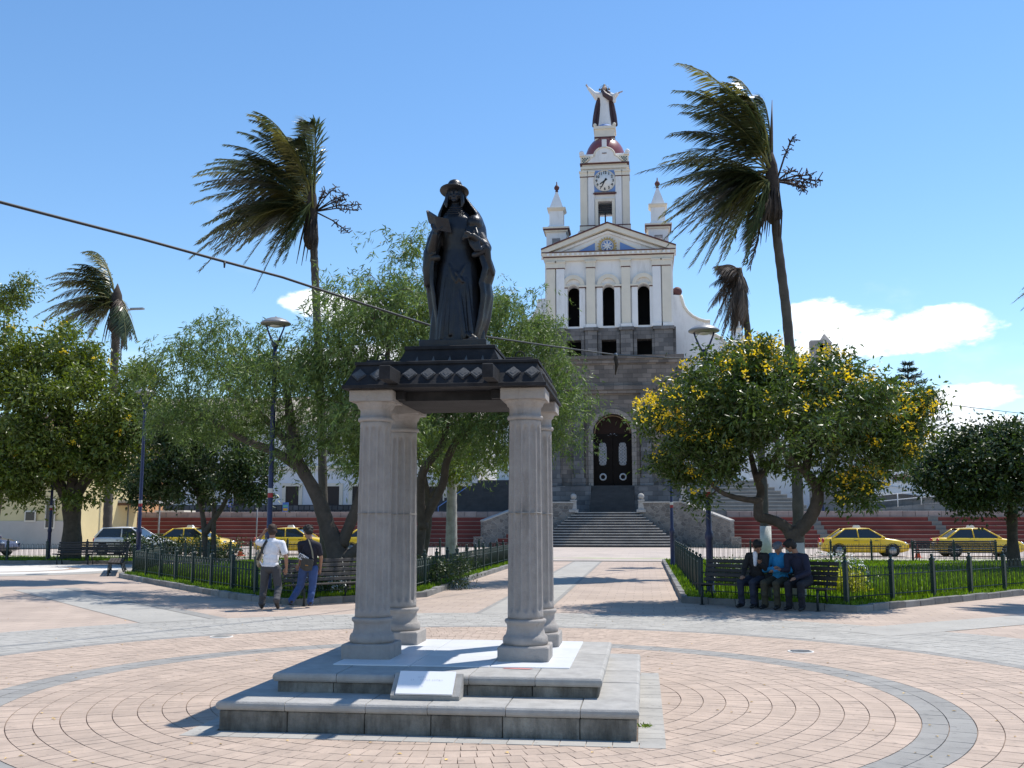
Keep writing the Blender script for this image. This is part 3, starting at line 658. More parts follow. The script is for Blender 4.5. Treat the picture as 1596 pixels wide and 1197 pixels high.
# ------------------------------------------------------------------ monument: columns
def column_mesh():
    m = MB(); m.cbox(0,0,.235,.235,0,.135,.012)
    m.lathe([(.18,.13),(.206,.135),(.215,.165),(.209,.20),(.200,.215),(.186,.225),(.174,.27),(.174,.31),(.180,.325),(.192,.335),(.197,.352),(.192,.366),(.172,.372)], (0,0,0), 48)
    base = m.mesh('base', M_COLUMN)
    s = MB(); s.smooth = True; NF = 13; sub = 12; n = NF*sub; zs = [.372,.40,.425,.44,.46,.50]+[.5+1.62*i/14 for i in range(1,15)]+[2.16,2.185,2.20,2.215,2.235]
    zlo, zhi = .43, 2.19; vs = []
    for z in zs:
        t = (z-.372)/(2.235-.372); r = .1675 - .016*t**1.3
        for i in range(n):
            ph = (i % sub)/sub; d = abs(ph-.5)/.40; f = math.sqrt(max(0, 1-d*d)) if d < 1 else 0
            e = min(1, max(0, (z-zlo)/.05), ) if z < 1 else min(1, max(0, (zhi-z)/.05)); e = max(0, min(1, (z-zlo-0.03*(d if d<1 else 1))/.02)) if z < 1 else max(0, min(1, (zhi-0.03*(d if d<1 else 1)-z)/.02))
            q = r - .024*f*e; a = 2*math.pi*i/n + math.pi/NF; vs.append((q*math.cos(a), q*math.sin(a), z))
    K = len(zs); s.add(vs, [(k*n+i, k*n+(i+1)%n, (k+1)*n+(i+1)%n, (k+1)*n+i) for k in range(K-1) for i in range(n)] + [tuple(range(n-1,-1,-1)), tuple(range((K-1)*n, K*n))])
    shaft = s.mesh('shaft', M_COLUMN)
    j = MB(); t = (1.36-.372)/(2.235-.372); r = .1675-.016*t**1.3; j.lathe([(r-.01,1.347),(r+.0012,1.349),(r+.0012,1.357),(r-.01,1.359)], (0,0,0), 70); seam = j.mesh('drum_joint', mat('mortar_joint', (0.27,0.255,0.235), .95, .3, 20, .5, 60))
    c = MB(); c.lathe([(.150,2.235),(.168,2.24),(.175,2.258),(.168,2.276),(.153,2.284),(.151,2.345),(.158,2.362),(.172,2.372),(.176,2.388),(.194,2.415),(.208,2.428)], (0,0,0), 48)
    c.cbox(0,0,.215,.215,2.426,2.535,.010); cap = c.mesh('capital', M_COLUMN)
    return base, shaft, seam, cap
CB = column_mesh(); colpos = [(-2.59,9.79,'front column on the left, beside the long shaded slab, carrying the dark roof'),(-1.115,9.79,'front column beside the red paint smear, carrying the dark roof'),(-2.59,10.95,'rear column behind the left front column under the dark roof'),(-1.115,10.95,'rear column hidden partly behind the column by the red paint smear')]
for i, (x, y, lb) in enumerate(colpos):
    t = thing('fluted_column', (x, y, ZB+.008), 'fluted grey stone ' + lb, 'column', 'fluted stone columns carrying the statue roof', rotz=(0,.0,0,.0)[i])
    for nm, me in zip(('base','shaft','drum_joint','capital'), CB): link(nm, me, t)
ZR = ZB+.008+2.535

# ------------------------------------------------------------------ monument: dark roof
rx, ry = -1.865, 10.37; HX, HY = 0.985, 0.90
roof = thing('monument_roof', (rx, ry, ZR), 'dark canopy roof with relief diamonds and projecting beams on four columns', 'roof')
z0 = ZR+.001
m = MB(); m.box(rx-HX, rx+HX, ry-HY, ry+HY, z0, z0+.035, .004); m.frustum(rx, ry, HX-.02, HX-.105, z0+.034, z0+.245, HY-.02, HY-.155); m.box(rx-HX+.085, rx+HX-.085, ry-HY+.135, ry+HY-.135, z0+.244, z0+.275, .006); m.build('canopy_slab', M_IRON, roof)
for bx in (-2.345, -1.385):
    m = MB(); m.box(bx-.052, bx+.052, ry-HY-.34, ry+HY+.34, z0+.036, z0+.165, .008); m.build('beam', M_IRON, roof)
    m = MB(); m.box(bx-.05, bx+.05, ry-HY+.24, ry+HY-.24, z0-.085, z0-.0005, .004); m.build('under_beam', M_IRON, roof)
m = MB(); m.box(rx-.52, rx+.52, ry-.55, ry+.55, z0-.09, z0-.001); m.build('soffit_box', M_IRON, roof)
def diamond():
    m = MB(); 
    for k, (s, h) in enumerate(((.074,.010),(.060,.018),(.046,.012),(.032,.020),(.018,.014))):
        vs = [(0,-h,-s),(s,-h,0),(0,-h,s),(-s,-h,0),(0,.004,-s),(s,.004,0),(0,.004,s),(-s,.004,0)]
        m.add(vs, [(0,1,2,3),(0,4,5,1),(1,5,6,2),(2,6,7,3),(3,7,4,0)])
    return m.mesh('relief_diamond', M_DIAM)
DM = diamond(); sl = math.atan2(.135, .211); sl2 = math.atan2(.085, .211)
for x in (-2.70,-2.52,-2.20,-2.02,-1.845,-1.68,-1.545,-1.20,-1.02):
    if abs(x+2.345) < .12 or abs(x+1.385) < .12: continue
    zc = z0+.135; yc = ry-HY+.02+.135*.48
    link('relief_diamond', DM, roof, (x-rx, yc-ry-.004, zc-ZR), (-sl, 0, 0)); link('relief_diamond', DM, roof, (x-rx, -(yc-ry)+.004, zc-ZR), (-sl, 0, math.pi))
for yy in (-.62,-.38,-.13,.13,.38,.62):
    xc = HX-.02-.085*.48+.004; link('relief_diamond', DM, roof, (xc, yy, z0+.135-ZR), (-sl2,0,math.pi/2)); link('relief_diamond', DM, roof, (-xc, yy, z0+.135-ZR), (-sl2,0,-math.pi/2))
m = MB(); m.frustum(rx-.02, ry, .52, .445, z0+.274, z0+.44); m.box(rx-.02-.46, rx-.02+.46, ry-.46, ry+.46, z0+.439, z0+.475, .006); m.build('lower_plinth', M_IRON, roof)
for k in range(5):
    x = rx-.34+.165*k; m = MB(); m.add([(x-.028,ry-.524,z0+.276),(x+.028,ry-.524,z0+.276),(x,ry-.478,z0+.37),(x,ry-.46,z0+.276)], [(0,1,2),(1,3,2),(3,0,2)]); m.build('relief_point', M_DIAM, roof)
for x in (-2.53, -1.16):
    m = MB(); m.cbox(x, ry-.62, .13, .1, z0+.2745, z0+.30, .005); m.tube([(x+.045*math.cos(a), ry-.62, z0+.325+.045*math.sin(a)) for a in [i*math.pi/6-.4 for i in range(8)]], .007, 6); m.build('lifting_ring', M_IRON, roof)
ZS = z0+.476

# ------------------------------------------------------------------ statue (bronze woman with hat, cape and open book)
sx, sy = -1.875, 10.37
st = thing('bronze_statue', (sx, sy, ZS), 'dark bronze statue of a caped woman in a round hat holding an open book', 'statue')
m = MB(); m.cbox(sx-.005, sy, .345, .33, ZS, ZS+.085, .006); m.build('plinth', M_BRONZE, st)
B0 = .085
def P(px, py, y=0.0): return Vector(((px-715)/147, y, B0+(537-py)/144.0))
def robe_fold(a, z):
    t = max(0, min(1, (0.98-z)/.9)); f = 1
    f += t*(.050*math.cos(9*a+2.0*z) + .030*math.cos(14*a-3*z+1.3) + .02*math.cos(5*a+4*z))
    return f
robe_tab = [(B0-.01,-.02,.0,.272,.21),(.20,-.02,0,.272,.20),(.45,-.02,0,.258,.185),(.72,-.015,0,.232,.165),(.92,-.01,0,.198,.145),(1.07,-.01,0,.166,.125),(1.13,-.01,0,.168,.125),(1.30,-.02,.0,.190,.135),(1.42,-.03,.01,.188,.125),(1.49,-.04,.02,.13,.095),(1.54,-.045,.02,.075,.07),(1.58,-.047,.02,.060,.060)]
secs = [(z, *interp(robe_tab, z)) for z in np.linspace(B0-.005, 1.58, 48)]
prims = [loft(secs, 96, robe_fold)]
hd = P(708, 305); hd.y = -.015
prims += [('e', hd+Vector((0,0,.0)), (.066,.078,.095)), ('e', hd+Vector((0,-.018,-.05)), (.052,.058,.048)), ('c', hd+Vector((0,.02,-.08)), Vector((-.045,.02,1.50)), .045, .055)]
f0 = hd + Vector((0,-.078,0))
prims += [('c', f0+Vector((0,.004,.012)), f0+Vector((0,-.016,-.028)), .006, .011), ('e', f0+Vector((0,.004,-.052)), (.020,.010,.006)), ('e', f0+Vector((0,.006,-.063)), (.016,.010,.006)), ('e', f0+Vector((0,.014,-.085)), (.022,.018,.014))]
for s in (-1,1):
    prims += [('e', f0+Vector((s*.026,.006,.018)), (.016,.010,.005)), ('e', f0+Vector((s*.026,.010,.006)), (.011,.008,.006)), ('e', f0+Vector((s*.032,.016,-.03)), (.02,.016,.02))]
    prims += [('chain', [hd+Vector((s*.060,-.03,.05)), hd+Vector((s*.078,-.035,-.03)), hd+Vector((s*.088,-.045,-.11)), hd+Vector((s*.080,-.055,-.15))], [.016,.024,.022,.010])]
# necklace rows
for k in range(4): prims.append(('chain', [Vector((-.04-.062*math.cos(a)-.012*k*math.cos(a), -.052-.045*math.sin(a)-.008*k, 1.545-.024*k-.014*math.sin(a))) for a in np.linspace(0, math.pi, 9)], [.006]*9))
# arms: her right (picture left) lifts the book, her left bends at the waist
sR, eR, wR = Vector((-.20,.0,1.31)), P(672,402,-.06), P(682,374,-.19)
sL, eL, wL = Vector((.165,.0,1.31)), P(757,392,-.05), P(741,379,-.20)
prims += [('chain', [sR, eR, wR], [.072,.066,.036]), ('chain', [sL, eL, wL], [.075,.066,.036]), ('c', eR+Vector((.02,-.02,-.03)), P(684,407,-.12), .055, .040), ('c', eL+Vector((-.0,-.04,-.02)), P(742,405,-.13), .055, .035)]
prims += [('c', wR, wR+Vector((.012,-.01,.05)), .030, .030)]
hR = wR+Vector((.01,-.012,.05))
for k, (dx, dz, L) in enumerate(((-.030,.022,.06),(-.012,.035,.075),(.008,.036,.075),(.026,.028,.065))):
    a = hR+Vector((dx,-.005,dz*.4)); prims.append(('chain', [a, a+Vector((dx*.5,-.004,L*.55)), a+Vector((dx*.7+.006,.02,L*.95))], [.0115,.0105,.009]))
prims.append(('chain', [hR+Vector((.028,-.005,-.01)), hR+Vector((.06,-.01,.015)), hR+Vector((.078,.0,.04))], [.0125,.011,.009]))
hL = wL+Vector((-.035,-.012,.006)); prims += [('c', wL, hL, .030, .028)]
for k, (dz, L) in enumerate(((.018,.055),(.004,.065),(-.012,.062),(-.026,.05))):
    a = hL+Vector((-.015,-.01,dz)); prims.append(('chain', [a, a+Vector((-L*.6,-.008,-.002)), a+Vector((-L*.9,.012,-.022))], [.0115,.0105,.009]))
prims.append(('chain', [hL+Vector((0,-.02,.018)), hL+Vector((-.03,-.025,.034)), hL+Vector((-.055,-.015,.03))], [.0125,.011,.009]))
# sash, hem foot, broad drapery folds
prims += [('e', Vector((-.01,-.0,1.07)), (.163,.128,.035)), ('chain', [P(735,527,-.19), P(745,535,-.23), P(738,536,-.26)], [.032,.035,.02])]
for (ax, az, bx, bz, r) in ((-.10,.78,-.15,.12,.020),(-.03,.80,-.05,.16,.018),(.03,.62,.09,.12,.022),(.10,.75,.16,.12,.022),(-.02,.84,.06,.72,.018),(-.08,.92,-.02,.74,.016),(.08,.90,.0,.72,.016)):
    def fy(x, z): 
        cx, cy, ax_, ay_ = interp(robe_tab, z); u = max(-.95, min(.95, (x-cx)/ax_)); return cy-ay_*math.sqrt(1-u*u)+.004
    pts = [Vector((ax+(bx-ax)*t, fy(ax+(bx-ax)*t, az+(bz-az)*t), az+(bz-az)*t)) for t in np.linspace(0,1,6)]; prims.append(('chain', pts, [r*.5,r,r*1.1,r*1.2,r*1.3,r*1.2]))
blob('body', prims, 0.0065, M_BRONZE, st, 2)
# cape: thick shell round the back, open at the front
L_tab = [(B0,-.275),(.256+B0,-.287),(.5+B0,-.325),(.67+B0,-.357),(.775+B0,-.365),(.95+B0,-.340),(1.12+B0,-.305),(1.25+B0,-.272),(1.36+B0,-.25),(1.416+B0,-.236),(1.48+B0,-.208),(1.585+B0,-.163),(1.63+B0,-.145)]
R_tab = [(B0,.235),(.05+B0,.255),(.256+B0,.315),(.5+B0,.352),(.63+B0,.335),(.68+B0,.355),(.775+B0,.382),(.85+B0,.360),(.95+B0,.325),(1.12+B0,.292),(1.25+B0,.279),(1.36+B0,.238),(1.416+B0,.206),(1.48+B0,.152),(1.585+B0,.072),(1.63+B0,.05)]
vs = []; fs = []; NA = 64; zz = np.linspace(B0+.02, 1.63+B0, 54); TH = .022
for z in zz:
    l = interp(L_tab, z)[0]; r = interp(R_tab, z)[0]; cx = (l+r)/2; w = (r-l)/2; dp = float(np.interp(z, [B0, .6, 1.2, 1.42, 1.66], [.235,.245,.21,.17,.11])); t = max(0, min(1, (1.35-z)/.9))
    op = float(np.interp(z, [B0, .5, .95, 1.2, 1.36, 1.44, 1.66], [.78,.80,.78,.74,.82,1.0,1.15]))      # half opening angle at the front
    for lay in (0, 1):
        for i in range(NA+1):
            a = -math.pi/2 + op + (2*math.pi-2*op)*i/NA; q = 1 + t*(.045*math.cos(11*a+1.5*z)+.03*math.cos(17*a-2*z)) - lay*TH/max(w, .1)
            vs.append((cx+w*q*math.cos(a), .03+dp*q*math.sin(a), z))
W = NA+1; K = len(zz)
for k in range(K-1):
    for i in range(NA):
        o = 2*W*k; u = 2*W*(k+1); fs.append((o+i, o+i+1, u+i+1, u+i)); fs.append((o+W+i+1, o+W+i, u+W+i, u+W+i+1))
    o = 2*W*k; u = 2*W*(k+1); fs.append((o+W, o, u, u+W)); fs.append((o+NA, o+W+NA, u+W+NA, u+NA))
for (k, fl_) in ((0, 1), (K-1, 0)):
    o = 2*W*k
    for i in range(NA): q = (o+i, o+W+i, o+W+i+1, o+i+1); fs.append(q if fl_ else q[::-1])
cp = [('m', vs, fs)]
# cape drawn over her left shoulder and forearm, in long ridges
for (x_, dz) in ((.0,0),(.03,.02),(.062,.035),(.095,.045)):
    cp.append(('chain', [Vector((.085+x_,-.10,1.30+dz*.6)), Vector((.125+x_*.95,-.165,1.20+dz*.4)), Vector((.155+x_*.8,-.175,1.10+dz*.2)), Vector((.20+x_*.5,-.17,1.04)), eL+Vector((-.02+x_*.3,-.06,.04))], [.016,.018,.018,.018,.02]))
cp += [('chain', [eL+Vector((-.02,-.06,.045)), eL+Vector((.02,-.05,-.02)), P(762,415,-.07), P(769,432,-.03)], [.035,.042,.036,.018]), ('e', Vector((.165,-.02,1.36)), (.095,.12,.10)), ('e', Vector((-.19,-.01,1.35)), (.08,.11,.09))]
cp += [('chain', [P(664,395,-.05), P(663,425,-.06), P(668,455,-.05)], [.03,.028,.015])]
cp += [('chain', [Vector((-.19,.0,1.37)), Vector((-.255,-.03,1.20)), Vector((-.295,-.06,1.04)), Vector((-.325,-.07,.90)), Vector((-.335,-.06,.72))], [.08,.085,.078,.055,.03]), ('chain', [Vector((-.17,-.10,1.32)), Vector((-.23,-.115,1.16)), Vector((-.27,-.125,1.02))], [.02,.022,.02]), ('chain', [Vector((-.22,-.07,1.33)), Vector((-.30,-.09,1.14)), Vector((-.335,-.10,.98))], [.018,.02,.02])]
blob('cape', cp, 0.0075, M_BRONZE, st, 2)
# hat
m = MB(); hc = P(706.5, 299); hc.y = -.005; b0 = 0
m.lathe([(.150,-.012),(.156,-.004),(.154,.004),(.120,.014),(.088,.022),(.082,.050),(.078,.078),(.066,.104),(.044,.122),(.018,.130),(.001,.131)], (0,0,0), 48)
m.xform(Matrix.Translation(hc) @ Matrix.Rotation(R(-13), 4, 'X') @ Matrix.Rotation(R(2), 4, 'Y')); m.build('hat', M_BRONZE, st, world=False)
# book: two covers and pages
bk = MB()
def slabq(a, b, c, d, t): 
    a, b, c, d = map(Vector, (a, b, c, d)); n = (b-a).cross(d-a).normalized()*t; bk.add([a,b,c,d,a+n,b+n,c+n,d+n], [(3,2,1,0),(4,5,6,7),(0,1,5,4),(1,2,6,5),(2,3,7,6),(3,0,4,7)])
A1, A2, A3, A4 = P(668,337,-.20), P(684,349,-.26), P(686,368,-.22), P(671,354,-.17)
C1, C2, C3, C4 = A2, P(703,352.5,-.22), P(706.5,371,-.17), A3
slabq(A4, A3, A2, A1, -.012); slabq(C4, C3, C2, C1, -.012); o = bk.build('book', M_BRONZE, st, world=False)
pg = MB(); bk = pg; q = Vector((0,.022,.012)); slabq(A4+q, A3+q, A2+q, A1+q, -.02); slabq(C4+q, C3+q, C2+q, C1+q, -.02); link('pages', pg.mesh('pages', mat('bronze_pages', (0.05,0.05,0.052), .5, .2, 10, metal=.3)), o)
# ------------------------------------------------------------------ terrace, steps and stairs below the church
ZT = 2.55
t_ = MB(); t_.box(-75, 75, 79.2, 160, -0.05, ZT); tag(t_.build('church_terrace', mat('terrace_paving', (0.26,0.24,0.22), .9, .2, .5)), kind='structure')
def red_steps(x0, x1, label):
    t = thing('red_steps', ((x0+x1)/2, 75.7, 0), label, 'steps'); n = 7; run = 3.5/n; rise = (ZT-.35)/n
    for i in range(n):
        m = MB(); m.box(x0, x1, 75.7+i*run, 79.19, i*rise-(.05 if i == 0 else 0)+(.001 if i else 0), (i+1)*rise-.05); s = m.build('step', M_REDST, t)
        m = MB(); m.box(x0, x1, 75.68+i*run, 75.7+(i+1)*run-.001 if i < n-1 else 79.18, (i+1)*rise-.0495, (i+1)*rise); m.build('tread', M_TREAD, s)
    k = round((x1-x0)/0.9); w = (x1-x0)/k
    for i in range(k):
        m = MB(); m.box(x0+i*w+.01, x0+(i+1)*w-.01, 78.85, 79.5, ZT-.349, ZT+.06+random.uniform(-.01,.01), .015); m.build('coping_stone', M_PINKW, t)
    return t
rl = red_steps(-46, -8.3, 'long flight of red painted terrace steps on the left of the church stairs')
rr = red_steps(6.2, 46, 'long flight of red painted terrace steps behind the taxis, right of the church stairs')
# grey strips crossing the red steps
for px in (1290, 1482):
    x = yp(px, 830, 77).x; m = MB(); n = 7; run = .5; rise = (ZT-.35)/n
    for i in range(n): m.box(x-i*.12-.35, x-i*.12+.35, 75.66+i*run, 75.7+(i+1)*run, i*rise+.001, (i+1)*rise+.005)
    m.build('grey_strip', M_STEP, rr)
SXC = -2.75
cs = thing('church_stairs', (SXC, 75.3, 0), 'wide fan-shaped grey stone stairs leading up to the church door', 'stairs')
n = 13; rise = ZT/n; run = 3.9/n
for i in range(n):
    f = i/(n-1); w = 5.35*(1-f) + 2.45*f; y = 75.3+i*run; bow = .25*(1-f)
    poly = [(SXC-w, y+.25)] + [(SXC-w+2*w*k/8, y - bow*math.sin(math.pi*k/8)) for k in range(1,8)] + [(SXC+w, y+.25), (SXC+w, 79.19), (SXC-w, 79.19)]
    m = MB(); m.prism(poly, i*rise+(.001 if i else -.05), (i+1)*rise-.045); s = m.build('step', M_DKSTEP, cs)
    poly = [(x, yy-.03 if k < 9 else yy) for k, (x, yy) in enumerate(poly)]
    m = MB(); m.prism(poly, (i+1)*rise-.0445, (i+1)*rise); m.build('tread', mat('sunlit_tread', (0.52,0.49,0.45), .9, .2, 1.5), s)  # sunlight on the treads is put into their pale colour
def wing(s, label):
    X = lambda d: SXC + s*d
    t = thing('stair_wing_wall', (X(6), 76.5, 0), label, 'wall')
    P1, P2, P3, P4 = (X(2.5),79.15), (X(5.6),78.3), (X(8.9),75.4), (X(9.6),74.9)
    zs = [3.25, 3.25, 1.75, 1.7]
    def seg(pa, pb, za, zb, th=.45):
        a, b = Vector(pa), Vector(pb); d = (b-a).normalized(); nrm = Vector((-d.y, d.x))*th*(1 if s > 0 else -1)
        q = [a, b, b+nrm, a+nrm]; zz = [za, zb, zb, za]
        m = MB(); vs = [(v.x, v.y, -.05) for v in q] + [(v.x, v.y, z) for v, z in zip(q, zz)]
        fs = [(3,2,1,0),(4,5,6,7),(0,1,5,4),(1,2,6,5),(2,3,7,6),(3,0,4,7)]; m.add(vs, fs if s > 0 else [f[::-1] for f in fs]); m.build('wall', M_RUBBLE, t)
        m = MB(); e = nrm.normalized()*.06; q = [a-e, b-e, b+nrm+e, a+nrm+e]; vs = [(v.x,v.y,z+.001) for v, z in zip(q, zz)] + [(v.x,v.y,z+.1) for v, z in zip(q, zz)]; m.add(vs, fs if s > 0 else [f[::-1] for f in fs]); m.build('coping', M_CAPST, t)
    seg(P1, P2, 3.25, 3.25); seg(P2, P3, 3.25, 1.85); m = MB(); m.box(min(P3[0],P4[0]), max(P3[0],P4[0]), 74.9, 75.9, -.05, .75); m.build('end_block', M_RUBBLE, t)
wing(1, 'rubble stone wing wall sloping down on the right of the church stairs')
wing(-1, 'rubble stone wing wall sloping down on the left of the church stairs')
def newel(x, y, z, label):
    t = thing('newel_post', (x, y, z), label, 'post', 'carved stone newel posts of the church stairs')
    m = MB(); m.cbox(0,0,.36,.36,0,.22,.02); m.build('base', M_CAPST, t, world=False)
    m = MB(); m.frustum(0,0,.24,.2,.22,.85); m.cbox(0,0,.26,.26,.85,.95,.02); m.build('shaft', M_CAPST, t, world=False)
    m = MB(); m.lathe([(.12,.95),(.1,1.0)],(0,0,0),12); m.ball((0,0,1.2),.24,14,10); m.build('ball', M_CAPST, t, world=False)
newel(SXC-2.55, 79.35, ZT, 'pale ball-topped stone post at the left head of the church stairs')
newel(SXC+2.6, 79.3, ZT, 'pale ball-topped stone post at the right head of the church stairs')
newel(SXC+5.8, 78.6, 3.35, 'pale ball-topped stone post standing on the right wing wall')
newel(SXC-5.8, 78.6, 3.35, 'pale ball-topped stone post standing on the left wing wall')

# ------------------------------------------------------------------ church
YF = 84.5
def zf(py, Y=YF): return yp(950, py, Y).z
def xf(px, py, Y=YF): return yp(px, py, Y).x
ch = thing('church', (-2.5, YF, ZT), 'white church with clock tower, red dome and dark stone ground storey', 'church')
def part(name, m, fn): b = MB(); fn(b); return b.build(name, m, ch)
def arch_pts(cx, hw, zs, n=14, r=None): return [(cx+hw*math.cos(math.pi*i/n), zs+hw*math.sin(math.pi*i/n)) for i in range(n+1)]
def arched_wall(b, x0, x1, z0, z1, ya, yb, ops):
    """ops: (cx, half width, z bottom, z spring) from left to right"""
    x = x0
    for (cx, hw, zb, zs) in ops:
        b.box(x, cx-hw, ya, yb, z0, z1); x = cx+hw
        if zb > z0+.01: b.box(cx-hw, cx+hw, ya, yb, z0, zb)
        if zs is None: continue
        a = arch_pts(cx, hw, zs)      # right to left
        for i in range(len(a)-1):
            (xa, za), (xb, zb2) = a[i], a[i+1]; b.xz([(xa, za), (xa, z1), (xb, z1), (xb, zb2)], ya, yb)
    b.box(x, x1, ya, yb, z0, z1)
D0, D1, D2 = -2.42, -2.62, -2.82          # centres of the door, the belfry and the tower
z_door, z_l1, z_l2, z_b1 = zf(757), zf(560), zf(511), zf(405)
# --- ground storey
dw = 1.58; zsp = zf(645)-dw
part('ground_storey_wall', M_CHST, lambda b: arched_wall(b, D0-5.75, D0+5.75, ZT-.02, z_l1, YF, YF+1.2, [(D0, dw, z_door, zsp)]))
part('ground_storey_body', M_CHST, lambda b: b.box(D0-5.7, D0+5.7, YF+1.3, YF+26, ZT, z_l1-.1))
def arch_ring(b, cx, r0, r1, zs, ya, yb, z0, n=18):
    for i in range(n):
        a, c = math.pi*i/n, math.pi*(i+1)/n
        b.xz([(cx+r0*math.cos(a), zs+r0*math.sin(a)), (cx+r1*math.cos(a), zs+r1*math.sin(a)), (cx+r1*math.cos(c), zs+r1*math.sin(c)), (cx+r0*math.cos(c), zs+r0*math.sin(c))], ya, yb)
    if z0 is not None:
        for s in (-1, 1): b.box(cx+min(s*r0, s*r1), cx+max(s*r0, s*r1), ya, yb, z0, zs)
part('door_arch', blockmat('arch_stone', (0.29,0.255,0.225), (0.22,0.195,0.175), (0.11,0.10,0.09), .45, .36, .014), lambda b: (arch_ring(b, D0, dw, dw+.38, zsp, YF-.22, YF-.002, z_door)))
part('door_outer_arch', M_CHST, lambda b: (arch_ring(b, D0, dw+.382, dw+.62, zsp, YF-.12, YF-.003, z_door)))
zc = zf(606)
part('door_cornice', M_CHST, lambda b: (b.box(D0-3.6, D0+3.6, YF-.4, YF-.004, zc-.12, zc+.22), b.box(D0-3.45, D0+3.45, YF-.28, YF-.005, zc-.4, zc-.121)))
for s in (-1, 1):
    for d in (2.75, 4.7):
        part('pilaster', M_CHST2, lambda b: (b.box(D0+s*d-.42, D0+s*d+.42, YF-.3, YF-.006, zf(745), zc-.402), b.box(D0+s*d-.55, D0+s*d+.55, YF-.42, YF-.007, zf(757), zf(745)-.001)))
part('storey_cornice', M_CHST, lambda b: (b.box(D0-5.95, D0+5.95, YF-.35, YF+1.1, z_l1-.001, z_l1+.28), b.box(D0-5.85, D0+5.85, YF-.2, YF-.008, z_l1-.35, z_l1-.002)))
part('base_block', M_CHST2, lambda b: b.box(D0-5.9, D0-1.75, YF-1.1, YF-.5, ZT, z_door-.05)); part('base_block', M_CHST2, lambda b: b.box(D0+1.75, D0+5.9, YF-1.1, YF-.5, ZT, z_door-.05))
# door leaves
M_DOOR = mat('dark_wood_door', (0.008, 0.005, 0.004), .6, .3, 3, spec=.12)
M_GRILLE = mat('pale_grille', (0.42, 0.43, 0.45), .6)
dr = part('door', M_DOOR, lambda b: (b.box(D0-dw, D0-.02, YF+.55, YF+.65, z_door, zsp-.3), b.box(D0+.02, D0+dw, YF+.55, YF+.65, z_door, zsp-.3), b.box(D0-dw, D0+dw, YF+.5, YF+.66, zsp-.3, zsp-.05)))
def dchild(nm, m, fn): b = MB(); fn(b); o = b.build(nm, m, dr); return o
dchild('door_top_panel', mat('door_panel', (0.025,0.013,0.010), .6, spec=.12), lambda b: b.xz(arch_pts(D0, dw, zsp-.05), YF+.6, YF+.68))
dchild('arch_trim', mat('brass_trim', (0.30,0.22,0.14), .5), lambda b: b.tube([(x, YF+.56, z) for x, z in arch_pts(D0, dw-.1, zsp)], .05, 6))
for s in (-1, 1):
    cx = D0+s*.82; zc_ = zf(707)
    def gr(b):
        for k in range(-4, 5):
            hh = .95*math.sqrt(max(0.05, 1-(k/4.6)**4)); b.box(cx+k*.075-.012, cx+k*.075+.012, YF+.53, YF+.549, zc_-hh, zc_+hh)
        for k in range(-8, 9): hw = .32*math.sqrt(max(.05, 1-(k/8.6)**4)); b.box(cx-hw, cx+hw, YF+.528, YF+.547, zc_+k*.11-.014, zc_+k*.11+.014)
        for k in range(-3, 4):
            for q in (-1, 1): b.tube([(cx+q*.15+.11*math.cos(a), YF+.525, zc_+k*.26+.11*math.sin(a)) for a in [i*math.pi/5 for i in range(11)]], .02, 4)
    dchild('window_grille', M_GRILLE, gr)
    dchild('door_wreath', M_GRILLE, lambda b: b.tube([(cx+.24*math.cos(a), YF+.5, zf(743)+.24*math.sin(a)) for a in [i*math.pi/10 for i in range(21)]], .075, 5))
dchild('door_crest', M_GRILLE, lambda b: [b.tube([(D0+s*(.05+.12*k), YF+.53, zf(677)+.1*math.sin(k*2.1)), (D0+s*(.17+.12*k), YF+.53, zf(677)+.1*math.cos(k*2.3))], .035, 4) for s in (-1,1) for k in range(3)])
# steps to the door
n = 11; rise = (z_door-ZT)/n
for i in range(n):
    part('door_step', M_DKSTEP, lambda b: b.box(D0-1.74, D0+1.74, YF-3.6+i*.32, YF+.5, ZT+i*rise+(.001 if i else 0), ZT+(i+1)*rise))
# --- stone gallery with three square openings
xs3 = [xf(893,540), xf(948,540), xf(1003,540)]; xs3 = [D1+.03+(k-1)*2.93 for k in range(3)]
zg0, zg1 = z_l1+.28, z_l2
hgt_ = zf(529)
def gallery(b):
    x = D1-5.45; 
    for cx in xs3: b.box(x, cx-.62, YF+.05, YF+1.2, zg0, hgt_); x = cx+.62
    b.box(x, D1+5.55, YF+.05, YF+1.2, zg0, hgt_); b.box(D1-5.45, D1+5.55, YF+.05, YF+1.2, hgt_+.001, zg1)
part('gallery_wall', M_CHST2, gallery)
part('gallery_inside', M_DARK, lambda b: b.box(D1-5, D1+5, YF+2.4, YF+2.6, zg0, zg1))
for cx in xs3:
    for s in (-1, 1): part('gallery_window_jamb', M_CHST2, lambda b: b.box(cx+s*.76-.139, cx+s*.76+.139, YF-.1, YF+.04, zg0, zg1-.4))
for k, x in enumerate((D1-4.5, D1-1.44, D1+1.5, D1+4.55)):
    w = .75 if k in (0, 3) else .5; part('gallery_pier', M_CHST2, lambda b: (b.box(x-w, x+w, YF-.25, YF+.03, zg0, zg1-.25), b.box(x-w-.12, x+w+.12, YF-.38, YF+.035, zg1-.249, zg1+.02)))
